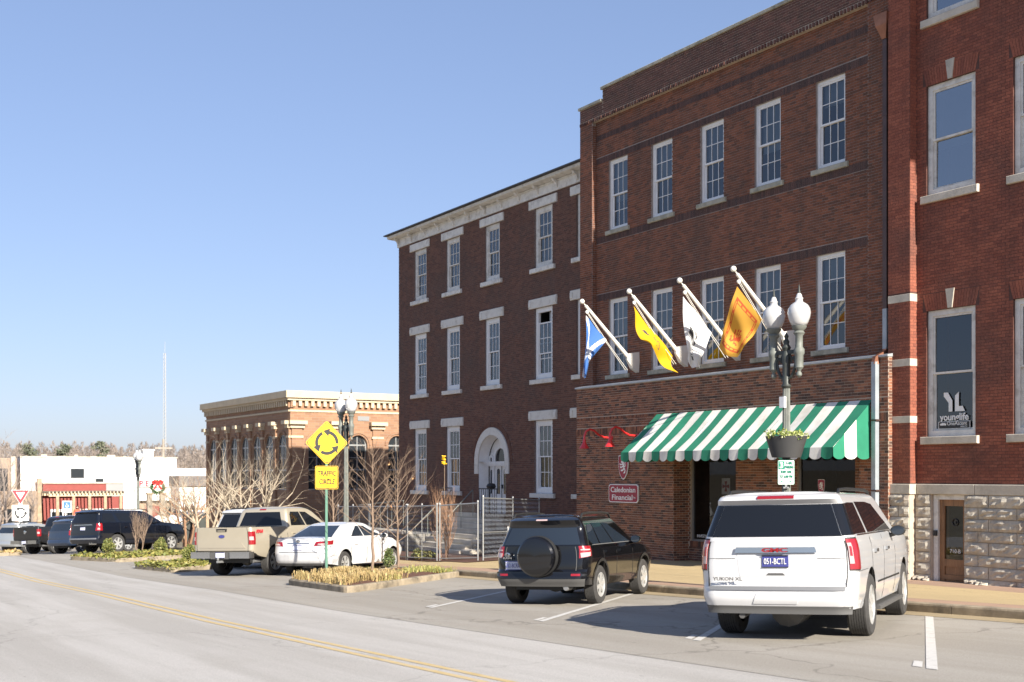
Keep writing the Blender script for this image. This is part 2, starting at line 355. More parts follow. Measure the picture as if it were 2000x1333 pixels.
# ------------------------------------------------------------------ mesh helpers
ORG = {}
class MB:
    def __init__(s): s.v = []; s.f = []; s.mi = []
    def add(s, vs, fs, m=0):
        n = len(s.v); s.v.extend([tuple(p) for p in vs])
        for f in fs: s.f.append(tuple(i + n for i in f)); s.mi.append(m)
        return s
    def box(s, x0, x1, y0, y1, z0, z1, m=0):
        return s.add([(x0, y0, z0), (x1, y0, z0), (x1, y1, z0), (x0, y1, z0), (x0, y0, z1), (x1, y0, z1), (x1, y1, z1), (x0, y1, z1)],
                     [(0, 3, 2, 1), (4, 5, 6, 7), (0, 1, 5, 4), (1, 2, 6, 5), (2, 3, 7, 6), (3, 0, 4, 7)], m)
    def obox(s, c, a, b, d, m=0):
        c, a, b, d = Vector(c), Vector(a), Vector(b), Vector(d)
        vs = [c + a * i + b * j + d * k for k in (-1, 1) for i, j in ((-1, -1), (1, -1), (1, 1), (-1, 1))]
        return s.add(vs, [(0, 3, 2, 1), (4, 5, 6, 7), (0, 1, 5, 4), (1, 2, 6, 5), (2, 3, 7, 6), (3, 0, 4, 7)], m)
    def tube(s, pts, rs, n=6, m=0, cap=True):
        pts = [Vector(p) for p in pts]
        if not hasattr(rs, '__len__'): rs = [rs] * len(pts)
        vs = []; prev = None
        for i, p in enumerate(pts):
            t = (pts[min(i + 1, len(pts) - 1)] - pts[max(i - 1, 0)])
            if t.length < 1e-9: t = Vector((0, 0, 1))
            t.normalize()
            if prev is None:
                a = t.orthogonal().normalized()
            else:
                a = prev - t * prev.dot(t)
                a = a.normalized() if a.length > 1e-6 else t.orthogonal().normalized()
            prev = a; b = t.cross(a)
            for k in range(n):
                an = 2 * pi * k / n
                vs.append(p + (a * cos(an) + b * sin(an)) * rs[i])
        fs = [(i * n + k, i * n + (k + 1) % n, (i + 1) * n + (k + 1) % n, (i + 1) * n + k) for i in range(len(pts) - 1) for k in range(n)]
        if cap and n > 2:
            fs.append(tuple(range(n - 1, -1, -1))); fs.append(tuple(range((len(pts) - 1) * n, len(pts) * n)))
        return s.add(vs, fs, m)
    def lathe(s, prof, c=(0, 0, 0), n=16, m=0, axis='z', cap=True):
        vs = []
        for r, h in prof:
            for k in range(n):
                a = 2 * pi * k / n
                if axis == 'z': vs.append((c[0] + r * cos(a), c[1] + r * sin(a), c[2] + h))
                elif axis == 'y': vs.append((c[0] + r * cos(a), c[1] + h, c[2] + r * sin(a)))
                else: vs.append((c[0] + h, c[1] + r * cos(a), c[2] + r * sin(a)))
        fs = []
        for i in range(len(prof) - 1):
            for k in range(n):
                q = (i * n + k, i * n + (k + 1) % n, (i + 1) * n + (k + 1) % n, (i + 1) * n + k)
                fs.append(q if axis != 'y' else q[::-1])
        if cap and prof[0][0] > 1e-6: fs.append(tuple(range(n - 1, -1, -1)) if axis != 'y' else tuple(range(n)))
        if cap and prof[-1][0] > 1e-6:
            t = tuple(range((len(prof) - 1) * n, len(prof) * n)); fs.append(t if axis != 'y' else t[::-1])
        return s.add(vs, fs, m)
    def prism(s, poly, fr, d0, d1, m=0):
        """outline in plane coordinates (a, b), from depth d0 (front) to d1 (back); fr maps (a, b, d) to space"""
        n = len(poly)
        ar = sum(poly[i][0] * poly[(i + 1) % n][1] - poly[(i + 1) % n][0] * poly[i][1] for i in range(n))
        if ar < 0: poly = poly[::-1]
        vs = [fr(a, b, d0) for a, b in poly] + [fr(a, b, d1) for a, b in poly]
        fs = [tuple(range(n)), tuple(range(2 * n - 1, n - 1, -1))] + [(i, i + n, (i + 1) % n + n, (i + 1) % n) for i in range(n)]
        return s.add(vs, fs, m)
    def build(s, name, mats, parent=None, smooth=None, local=False, org=None, loc=None):
        me = bpy.data.meshes.new(name)
        o0 = Vector((0, 0, 0))
        if not local:
            o0 = ORG[parent.name] if parent is not None else Vector(org or (0, 0, 0))
        V = np.array(s.v, dtype=float) if s.v else np.zeros((0, 3))
        V = V - np.array(o0)[None, :]
        me.from_pydata([tuple(p) for p in V], [], s.f)
        if isinstance(mats, str): mats = [mats]
        for k in mats: me.materials.append(MATS[k])
        if len(mats) > 1: me.polygons.foreach_set('material_index', s.mi)
        if smooth is not None:
            me.polygons.foreach_set('use_smooth', [True] * len(me.polygons))
            if smooth < 180: me.set_sharp_from_angle(angle=radians(smooth))
        me.update()
        return link(name, me, parent, o0 if parent is None else None, local)
def link(name, me, parent=None, loc=None, local=False):
    o = bpy.data.objects.new(name, me); COL.objects.link(o)
    if parent is not None:
        o.parent = parent; ORG[o.name] = ORG[parent.name].copy()
    else:
        if loc is not None: o.location = loc
        ORG[o.name] = Vector(o.location)
    return o
def tag(o, label=None, cat=None, group=None, kind=None):
    if label: o['label'] = label
    if cat: o['category'] = cat
    if group: o['group'] = group
    if kind: o['kind'] = kind
    return o
def thing(name, label, cat, loc=(0, 0, 0), rz=0, group=None):
    o = bpy.data.objects.new(name, None); COL.objects.link(o)
    o.location = loc; o.rotation_euler = (0, 0, rz); o.empty_display_size = .3
    ORG[o.name] = Vector(loc)
    return tag(o, label, cat, group)
def copy_tree(o, parent=None):
    c = o.copy(); COL.objects.link(c); c.parent = parent
    ORG[c.name] = ORG[o.name].copy()
    for ch in list(o.children): copy_tree(ch, c)
    return c
def fY(Y): return lambda a, b, d: (a, Y + d, b)             # plane facing the street (-Y): a = X, b = z
def fX(X): return lambda a, b, d: (X - d, a, b)             # plane facing along the street (+X): a = Y, b = z
def arc(cx, cz, r, a0, a1, n): return [(cx + r * cos(a0 + (a1 - a0) * i / n), cz + r * sin(a0 + (a1 - a0) * i / n)) for i in range(n + 1)]

TXT = {}
def text(name, s, h, material, parent, pos, right=(1, 0, 0), up=(0, 0, 1), width=None, depth_=.004, bold=0.0, align='CENTER', shear=0.0, local=False, label=None):
    """flat lettering: cap height h, baseline centre at pos"""
    cu = bpy.data.curves.new('lettering', 'FONT'); cu.body = s; cu.align_x = align; cu.size = 1.0; cu.extrude = .01; cu.offset = bold; cu.shear = shear; cu.resolution_u = 3
    t = bpy.data.objects.new('lettering', cu); COL.objects.link(t)
    dg = bpy.context.evaluated_depsgraph_get(); me = bpy.data.meshes.new_from_object(t.evaluated_get(dg))
    bpy.data.objects.remove(t); bpy.data.curves.remove(cu)
    n = len(me.vertices); co = np.zeros(n * 3); me.vertices.foreach_get('co', co); co = co.reshape(-1, 3)
    cap = .7
    w0 = co[:, 0].max() - co[:, 0].min()
    sy = h / cap; sx = sy if width is None else width / max(w0, 1e-6)
    R, U = Vector(right).normalized(), Vector(up).normalized(); Nn = R.cross(U)
    org = Vector((0, 0, 0)) if local else ORG[parent.name]
    P = Vector(pos) - org
    out = co[:, [0]] * sx * np.array(R)[None, :] + co[:, [1]] * sy * np.array(U)[None, :] + (co[:, [2]] / .01 * depth_) * np.array(Nn)[None, :] + np.array(P)[None, :]
    me.vertices.foreach_set('co', out.ravel()); me.materials.clear(); me.materials.append(MATS[material]); me.update()
    me.name = name
    o = link(name, me, parent)
    if label: o['label'] = label
    return o

# ------------------------------------------------------------------ brickwork
COURSE, BL, MO = .0677, .203, .010
def lay(x0, x1, z0, z1, holes=(), zref=0.0, skip=None, course=COURSE, bl=BL, mo=MO):
    out = []
    k0 = math.floor((z0 - zref) / course)
    k1 = math.ceil((z1 - zref) / course)
    for k in range(k0, k1):
        za = max(zref + k * course, z0); zb = min(zref + (k + 1) * course - mo, z1)
        if zb - za < .02: continue
        zc = (za + zb) / 2
        iv = [(x0, x1)]
        for hx0, hx1, hz0, hz1 in holes:
            if hz0 < zc < hz1:
                n = []
                for a, b in iv:
                    if hx1 <= a or hx0 >= b: n.append((a, b)); continue
                    if hx0 > a: n.append((a, hx0))
                    if hx1 < b: n.append((hx1, b))
                iv = n
        off = (k % 2) * bl / 2
        for a, b in iv:
            j = math.floor((a - off) / bl)
            while True:
                xa = off + j * bl; xb = xa + bl - mo; j += 1
                if xa >= b: break
                xa, xb = max(xa, a), min(xb, b)
                if xb - xa < .03: continue
                if skip and skip((xa + xb) / 2, zc): continue
                out.append((xa, xb, za, zb))
    return out
def soldiers(x0, x1, z0, z1, pitch=COURSE, mo=MO):
    n = max(1, round((x1 - x0) / pitch)); p = (x1 - x0) / n
    return [(x0 + i * p, x0 + (i + 1) * p - mo, z0, z1) for i in range(n)]
def bricks(name, rects, fr, proud, material, parent, keep=0, stuff=True):
    """bricks standing proud of the mortar: the nearest ones singly, the rest as one mass"""
    single = []
    if keep:
        full = [r for r in rects if r[1] - r[0] > BL - MO - .002 and r[3] - r[2] > COURSE - MO - .002]
        vis = []
        for r in full:
            p = fr((r[0] + r[1]) / 2, (r[2] + r[3]) / 2, 0); d = depth(p)
            u = 1000 + FP * (SA * p[0] + CA * p[1]) / d; v = HORIZON - FP * p[2] / d
            if 0 < u < 1995 and 5 < v < 1325: vis.append((d, r))
        vis.sort(key=lambda t: t[0])
        single = [r for _, r in vis[:keep]]
    ss = set(single)
    vs, fs = [], []
    rnd = random.Random(3)
    for r in rects:
        if r in ss: continue
        a, b, c, d = r; n = len(vs); q = proud * rnd.uniform(.75, 1.25)
        vs += [fr(a, c, -q), fr(b, c, -q), fr(b, d, -q), fr(a, d, -q), fr(a, c, .002), fr(b, c, .002), fr(b, d, .002), fr(a, d, .002)]
        fs += [(n, n + 1, n + 2, n + 3), (n, n + 4, n + 5, n + 1), (n + 1, n + 5, n + 6, n + 2), (n + 2, n + 6, n + 7, n + 3), (n + 3, n + 7, n + 4, n)]
    mb = MB(); mb.v = vs; mb.f = fs; mb.mi = [0] * len(fs)
    o = mb.build(name, material, parent)
    if stuff: o['kind'] = 'stuff'
    if single:
        a, b, c, d = 0, BL - MO, 0, COURSE - MO
        P = [Vector(fr(x, z, y)) - Vector(fr(0, 0, 0)) for x, z, y in ((a, c, -proud), (b, c, -proud), (b, d, -proud), (a, d, -proud), (a, c, .002), (b, c, .002), (b, d, .002), (a, d, .002))]
        me = bpy.data.meshes.new('brick'); me.from_pydata([tuple(p) for p in P], [], [(0, 1, 2, 3), (0, 4, 5, 1), (1, 5, 6, 2), (2, 6, 7, 3), (3, 7, 4, 0)])
        me.materials.append(MATS[material]); me.update()
        for r in single:
            ob = bpy.data.objects.new('brick', me); COL.objects.link(ob); ob.parent = parent
            ob.location = Vector(fr(r[0], r[2], 0)) - ORG[parent.name]
    return o
def wall_holes(mb, x0, x1, z0, z1, holes, fr, back, m=0):
    """a wall sheet with rectangular openings and their reveals"""
    xs = sorted({x0, x1, *[min(max(h[i], x0), x1) for h in holes for i in (0, 1)]})
    zs = sorted({z0, z1, *[min(max(h[i], z0), z1) for h in holes for i in (2, 3)]})
    def inh(x, z): return any(h[0] < x < h[1] and h[2] < z < h[3] for h in holes)
    for i in range(len(xs) - 1):
        for j in range(len(zs) - 1):
            a, b, c, d = xs[i], xs[i + 1], zs[j], zs[j + 1]
            if b - a < 1e-5 or d - c < 1e-5: continue
            if not inh((a + b) / 2, (c + d) / 2):
                mb.add([fr(a, c, 0), fr(b, c, 0), fr(b, d, 0), fr(a, d, 0)], [(0, 1, 2, 3)], m)
    for a, b, c, d in holes:
        A = [fr(a, c, 0), fr(b, c, 0), fr(b, d, 0), fr(a, d, 0), fr(a, c, back), fr(b, c, back), fr(b, d, back), fr(a, d, back)]
        mb.add(A, [(0, 4, 5, 1), (1, 5, 6, 2), (2, 6, 7, 3), (3, 7, 4, 0)], m)
    return mb

# ------------------------------------------------------------------ ground, road, kerbs, pavement
def strip(name, y0, y1, dz, material, xs, zf=gz, parent=None):
    mb = MB(); n = len(xs)
    ys = [y0, y1] if not hasattr(y0, '__call__') else None
    vs = []
    for x in xs:
        a = y0(x) if callable(y0) else y0; b = y1(x) if callable(y1) else y1
        vs += [(x, a, zf(x) + dz), (x, b, zf(x) + dz)]
    fs = [(2 * i, 2 * i + 1, 2 * i + 3, 2 * i + 2) for i in range(n - 1)]
    mb.add(vs, fs)
    return mb.build(name, material, parent)
XS = [60, 40, 20, 0] + [-2 * i for i in range(1, 60)] + [-130, -160, -200, -300, -450, -900]
mb = MB()
gx = XS; gy = [-700, -300, -120, -60, -30, 0, 22, 40, 80, 160, 320, 700]
vs_ = [(x, y, gz(x) - .06 - (0 if abs(y) < 100 else 0)) for x in gx for y in gy]
k_ = len(gy)
mb.add(vs_, [(i * k_ + j, i * k_ + j + 1, (i + 1) * k_ + j + 1, (i + 1) * k_ + j) for i in range(len(gx) - 1) for j in range(k_ - 1)])
tag(mb.build('ground', 'earth'), kind='structure')
XR = [x for x in XS if x >= -130]
LANE_Y = 8.9
tag(strip('road', -13, LANE_Y, 0, 'road_surface', XR), kind='structure')
tag(strip('parking_lane', LANE_Y - .3, CURB_Y - .5, .004, 'parking_surface', XR), kind='structure')
tag(strip('gutter', CURB_Y - .5, CURB_Y, .008, 'gutter_surface', XR), kind='structure')
lw = .10
mk = strip('centre_line', 6.02, 6.02 + lw, .004, 'line_yellow', XR); tag(mk, kind='structure')
mk = strip('centre_line', 6.24, 6.24 + lw, .004, 'line_yellow', XR); tag(mk, kind='structure')
SL = -.86                                       # stall lines: dX per dY
def stall(xn):
    mb = MB(); y0, y1 = 10.15, 14.95
    w = .075
    pts = []
    for i in range(7):
        y = y0 + (y1 - y0) * i / 6; x = xn + SL * (y - y0); pts.append((x, y))
    vs = []
    for x, y in pts: vs += [(x - w, y, gz(x - w) + .010), (x + w, y, gz(x + w) + .010)]
    mb.add(vs, [(2 * i, 2 * i + 1, 2 * i + 3, 2 * i + 2) for i in range(6)])
    # worn tick beside the end of the line
    mb.add([(xn - .30, y0 + .05, gz(xn - .3) + .010), (xn - .17, y0 + .05, gz(xn - .2) + .010), (xn - .48, y0 + .42, gz(xn - .5) + .010), (xn - .60, y0 + .42, gz(xn - .6) + .010)], [(0, 1, 2, 3)])
    tag(mb.build('stall_line', 'line_white'), kind='structure')
for k in range(-1, 4): stall(-8.62 - 3.77 * k)
for k in (7, 8, 9): stall(-8.62 - 3.77 * k - 3)
# kerb in lengths with joints
kerb = MB(); x = 6.0; kn = 0
kroot = bpy.data.objects.new('kerb', None); COL.objects.link(kroot); ORG[kroot.name] = Vector((0, 0, 0)); kroot['kind'] = 'structure'
def kerb_piece(x0, x1, ya=CURB_Y, yb=CURB_Y + .18, parent=None, h=.15):
    mb = MB(); r = .035
    prof = [(ya, -.1), (ya, h - r), (ya + r * .3, h - r * .3), (ya + r, h), (yb, h), (yb, -.1)]
    vs = [(x, y, gz(x) + z) for x in (x0, x1) for y, z in prof]; n = len(prof)
    mb.add(vs, [(i, i + 1, i + 1 + n, i + n) for i in range(n - 1)] + [tuple(range(n - 1, -1, -1)), tuple(range(n, 2 * n))])
    return mb.build('kerb_stone', 'kerb_stone', parent or kroot)
x = 4.0
while x > -58:
    ln = 2.4
    kerb_piece(x - ln + .012, x); x -= ln
wroot = bpy.data.objects.new('pavement', None); COL.objects.link(wroot); ORG[wroot.name] = Vector((0, 0, 0)); wroot['kind'] = 'structure'
def slab(x0, x1, y0, y1, m, dz=0.0, nm='paving_slab'):
    mb = MB(); g = .006
    P = [(x0 + g, y0 + g), (x1 - g, y0 + g), (x1 - g, y1 - g), (x0 + g, y1 - g)]
    vs = [(x, y, wz(x, y) + dz) for x, y in P] + [(x, y, wz(x, y) + dz - .12) for x, y in P]
    mb.add(vs, [(0, 1, 2, 3), (0, 4, 5, 1), (1, 5, 6, 2), (2, 6, 7, 3), (3, 7, 4, 0)])
    return mb.build(nm, m, wroot)
x = 4.0
while x > -58:
    slab(x - 1.2, x, CURB_Y + .18, CURB_Y + .95, 'walk_pink')
    for y0, y1 in ((CURB_Y + .95, 18.2), (18.2, 20.6)): slab(x - 1.2, x, y0, y1, 'walk_surface')
    slab(x - 1.2, x, 20.6, 22.4, 'walk_pink' if x > -19 else 'walk_surface')
    x -= 1.2
mb = MB()
for x in [4 - 1.2 * i for i in range(53)]:
    pass
vs_ = []; xs_ = [6 - 2 * i for i in range(34)]; ys_ = [CURB_Y + .02, 18, 20, 22.4]
for x in xs_:
    for y in ys_: vs_.append((x, y, wz(x, y) - .02))
mb.add(vs_, [(i * 4 + j, i * 4 + j + 1, (i + 1) * 4 + j + 1, (i + 1) * 4 + j) for i in range(len(xs_) - 1) for j in range(3)])
mb.build('paving_bed', 'gutter_surface', wroot)

# ------------------------------------------------------------------ windows
_pane = {}
def pane(parent, x0, x1, y, z0, z1, material='glass', axis='y'):
    w, h = round(x1 - x0, 4), round(z1 - z0, 4); key = (w, h, material, axis)
    if key not in _pane:
        mb = MB()
        if axis == 'y': mb.box(0, w, 0, .006, 0, h)
        else: mb.box(-.006, 0, 0, w, 0, h)
        me = bpy.data.meshes.new('pane'); me.from_pydata(mb.v, [], mb.f[2:3] if axis == 'y' else mb.f[3:4]); me.materials.append(MATS[material]); me.update()
        _pane[key] = me
    o = bpy.data.objects.new('pane', _pane[key]); COL.objects.link(o); o.parent = parent
    o.location = Vector((x0, y, z0) if axis == 'y' else (y, x0, z0)) - ORG[parent.name]
    o.rotation_euler = (random.gauss(0, .006), 0, random.gauss(0, .006))
    return o
def sash_window(b, X0, X1, z0, z1, Y, dep=.11, cw=.075, cols=3, rows=2, frame='white_paint', behind='blind', split=.5, drop=0.0, mun=.018, curtain=None, gm='glass'):
    """double-hung window set back in its opening: casing, two sashes with glazing bars, single panes, dark room behind"""
    mb = MB(); yf = Y + dep - .05
    for a, bb, c, d in ((X0, X0 + cw, z0, z1), (X1 - cw, X1, z0, z1), (X0 + cw, X1 - cw, z1 - cw, z1), (X0 + cw, X1 - cw, z0, z0 + cw * 1.1)):
        mb.box(a, bb, yf, yf + .10, c, d)
    a0, a1, b0, b1 = X0 + cw, X1 - cw, z0 + cw * 1.1, z1 - cw
    zm = b0 + (b1 - b0) * split
    sw = .045
    sashes = ((a0, a1, zm - .02 - drop, b1 - drop, yf + .025), (a0, a1, b0, zm + .02, yf + .06))
    gl = []
    for x0, x1, c, d, y in sashes:
        for p, q, r, s_ in ((x0, x0 + sw, c, d), (x1 - sw, x1, c, d), (x0 + sw, x1 - sw, c, c + sw), (x0 + sw, x1 - sw, d - sw, d)):
            mb.box(p, q, y, y + .035, r, s_)
        gx0, gx1, gz0, gz1 = x0 + sw, x1 - sw, c + sw, d - sw
        pw, ph = (gx1 - gx0) / cols, (gz1 - gz0) / rows
        for i in range(1, cols): mb.box(gx0 + i * pw - mun / 2, gx0 + i * pw + mun / 2, y + .008, y + .03, gz0, gz1)
        for j in range(1, rows): mb.box(gx0, gx1, y + .009, y + .029, gz0 + j * ph - mun / 2, gz0 + j * ph + mun / 2)
        for i in range(cols):
            for j in range(rows): gl.append((gx0 + i * pw + mun / 2, gx0 + (i + 1) * pw - mun / 2, y + .02, gz0 + j * ph + mun / 2, gz0 + (j + 1) * ph - mun / 2))
    w = mb.build('window', frame, b)
    for g in gl: pane(w, *g, gm)
    rm = MB(); yb = Y + dep + .06
    rm.add([(X0, yb, z0), (X1, yb, z0), (X1, yb, z1), (X0, yb, z1), (X0 - .3, yb + .9, z0), (X1 + .3, yb + .9, z0), (X1 + .3, yb + .9, z1), (X0 - .3, yb + .9, z1)],
           [(4, 5, 6, 7), (0, 1, 5, 4), (1, 2, 6, 5), (2, 3, 7, 6), (3, 0, 4, 7)])
    rm.build('interior', 'dark_room', w)
    if behind:
        bl = MB(); bl.box(a0, a1, yb + .05, yb + .06, zm + (b1 - zm) * random.choice((-.55, -.2, 0, .1, .45)), b1); bl.build('blind', behind, w)
    if curtain:
        cm = MB(); n = 18
        xa, xb = a0 + (a1 - a0) * curtain[0], a0 + (a1 - a0) * curtain[1]
        vs = []
        for i in range(n + 1):
            x = xa + (xb - xa) * i / n; y = yb + .12 + .03 * sin(i * 2.1)
            vs += [(x, y, b0), (x, y, b1)]
        cm.add(vs, [(2 * i, 2 * i + 2, 2 * i + 3, 2 * i + 1) for i in range(n)])
        cm.build('curtain', 'curtain', w, smooth=180)
    return w
def stone(b, name, x0, x1, y0, y1, z0, z1, m='limestone', bev=.012):
    """dressed stone block with worn arrises"""
    mb = MB(); e = bev
    vs = [(x0 + e, y0, z0 + e), (x1 - e, y0, z0 + e), (x1 - e, y0, z1 - e), (x0 + e, y0, z1 - e)]
    vs += [(x0, y0 + e, z0), (x1, y0 + e, z0), (x1, y0 + e, z1), (x0, y0 + e, z1)]
    vs += [(x0, y1, z0), (x1, y1, z0), (x1, y1, z1), (x0, y1, z1)]
    fs = [(0, 1, 2, 3)]
    for o in (0, 4):
        for i in range(4): fs.append((o + i, o + 4 + i, o + 4 + (i + 1) % 4, o + (i + 1) % 4))
    mb.add(vs, fs)
    return mb.build(name, m, b)

# ------------------------------------------------------------------ main building: three storeys, shop below
YW, YP, YL = 22.0, 21.85, 21.5
B1L, B1R = -32.44, -19.62
b1 = thing('brick_building', 'three storey dark red brick building with white sash windows above a striped shop awning', 'building', (-26, 22, -2.8))
WX = [-31.08, -28.92, -26.68, -24.47, -22.25]; WW = .98
F3 = (7.50, 9.66); F2 = (3.04, 5.38)
holes = [(x, x + WW, *F3) for x in WX] + [(x, x + WW, *F2) for x in WX]
PL, PR = (B1L, -31.76), (-20.42, B1R)
m1 = MB(); wall_holes(m1, PL[1], PR[0], 2.6, 11.0, holes, fY(YW), .14)
m1.build('wall', 'brick_main_mortar', b1)
bands = [(5.38, 5.60), (7.18, 7.40), (9.66, 9.86), (10.40, 10.58)]
bh = holes + [(PL[1], PR[0], a, b) for a, b in bands]
bricks('brickwork', lay(PL[1], PR[0], 2.62, 11.0, bh), fY(YW), .005, 'brick_upper', b1, 0)
sol = []
for a, b in bands: sol += [r for r in soldiers(PL[1], PR[0], a + .005, b - .008) if not any(h[0] - .01 < (r[0] + r[1]) / 2 < h[1] + .01 and h[2] < (a + b) / 2 < h[3] for h in holes)]
bricks('soldier_course', sol, fY(YW), .007, 'brick_soldier', b1)
for (a, b) in (PL, PR):
    m1 = MB(); m1.box(a, b, YP, 24, 2.6, 11.05); m1.build('pilaster', 'brick_main_mortar', b1)
pr = []
for (a, b) in (PL, PR): pr += lay(a + .004, b - .004, 2.62, 11.02)
bricks('pilaster_bricks', pr, fY(YP), .005, 'brick_upper', b1)
rr_ = lay(YP + .004, YW - .004, 2.62, 10.9); bricks('pilaster_return', rr_, fX(PL[1]), .004, 'brick_upper', b1)
# parapet, corbelled out over a dentil course
dn = MB(); x = B1L
dn.box(B1L, B1R, YP - .004, 22.3, 11.09, 11.11)
d2 = [(B1L + .01 + i * .115, B1L + .01 + i * .115 + .062, 11.0, 11.09) for i in range(int((B1R - B1L) / .115))]
bricks('dentil_course', d2, fY(YP + .02), .055, 'brick_parapet', b1)
STEP = -31.2
pa = MB(); pa.box(B1L, STEP, YP, 22.3, 11.0, 11.52); pa.box(STEP, B1R, YP, 22.3, 11.0, 11.88); pa.build('parapet', 'mortar_light', b1)
pr = lay(B1L + .004, STEP - .003, 11.12, 11.52) + lay(STEP + .003, B1R - .004, 11.12, 11.88)
bricks('parapet_bricks', pr, fY(YP), .006, 'brick_parapet', b1)
bricks('parapet_return', lay(YP + .004, 22.28, 11.54, 11.88), fX(STEP - 40), .001, 'brick_parapet', b1) if False else None
x = STEP - .06
c0 = MB(); c0.box(B1L - .04, STEP - .02, YP - .06, 22.36, 11.52, 11.60); c0.build('coping', 'limestone_sill', b1)
while x < B1R:
    x2 = min(x + 1.55, B1R + .03)
    stone(b1, 'coping', x + .004, x2 - .004, YP - .06, 22.36, 11.88, 11.97, 'limestone_sill'); x = x2
# body of the building behind the facade
bb = MB(); bb.box(B1L + .01, B1R - .01, 23.4, 40, -3.2, 10.9); bb.box(B1L + .01, -31.77, 21.9, 23.4, -3.2, 10.9); bb.box(-20.41, B1R - .01, 22.05, 23.4, 2.6, 10.9); bb.box(B1L + .3, B1R - .3, 22.35, 23.4, 10.6, 10.9)
bb.build('body', 'brick_soldier', b1)
for i, x in enumerate(WX):
    for (z0, z1) in (F3, F2):
        sash_window(b1, x, x + WW, z0, z1, YW)
        stone(b1, 'sill', x - .12, x + WW + .12, YW - .07, YW + .08, z0 - .13, z0 - .002, 'limestone_sill')
# lower wall, proud of the one above
LX0, LX1 = -32.12, -19.48
SB = (-27.25, -20.35)                            # shop bay, set back
zb0 = -3.0
lh = [(SB[0], SB[1], zb0, 1.25)]
m1 = MB(); wall_holes(m1, LX0, LX1, zb0, 2.66, lh, fY(YL), .7)
m1.add([(LX1, YL, zb0), (LX1, YW + .3, zb0), (LX1, YW + .3, 2.66), (LX1, YL, 2.66)], [(0, 1, 2, 3)])
m1.build('lower_wall', 'mortar_light', b1)
lb = [(1.66, 1.74), (1.20, 1.40)]
rects = lay(LX0 + .003, LX1 - .003, -2.62, 2.64, lh + [(LX0, LX1, a, b) for a, b in lb])
bricks('lower_brickwork', rects, fY(YL), .005, 'brick_lower', b1, 300)
bricks('lower_soldier_course', [r for a, b in lb for r in soldiers(LX0, LX1, a + .004, b - .008) if not (b < 1.3 and SB[0] < r[0] < SB[1])], fY(YL), .007, 'brick_lower', b1)
bricks('lower_return', lay(YL + .003, YW + .2, -2.5, 2.64), fX(LX1), .004, 'brick_lower', b1)
bricks('bay_return', lay(YL + .003, 22.05 - .004, -2.62, 1.2), fX(SB[0]), .004, 'brick_lower', b1)
fl = MB(); prof = [(YL - .05, 2.655), (YL - .05, 2.70), (YW + .02, 2.80), (YW + .02, 2.655)]
fl.add([(x, y, z) for x in (LX0 - .03, LX1 + .02) for y, z in prof], [(0, 1, 5, 4), (1, 2, 6, 5), (2, 3, 7, 6), (3, 0, 4, 7), (0, 3, 2, 1), (4, 5, 6, 7)])
fl.build('ledge_flashing', 'flashing', b1)
YB = 22.05
sh = [(-27.18, -25.26, -1.88, 1.2), (-22.94, -21.0, -1.88, 1.2)]
m1 = MB(); wall_holes(m1, SB[0], SB[1], zb0, 1.24, sh, fY(YB), .12); m1.build('shop_wall', 'mortar_light', b1)
rects = lay(SB[0] + .003, SB[1] - .003, -2.62, 1.2, sh + [(SB[0], SB[1], -2.05, -1.88)])
bricks('shop_brickwork', rects, fY(YB), .005, 'brick_lower', b1)
bricks('shop_sill_course', soldiers(sh[0][0], sh[0][1], -2.04, -1.885) + soldiers(sh[1][0], sh[1][1], -2.04, -1.885), fY(YB), .02, 'brick_lower', b1)
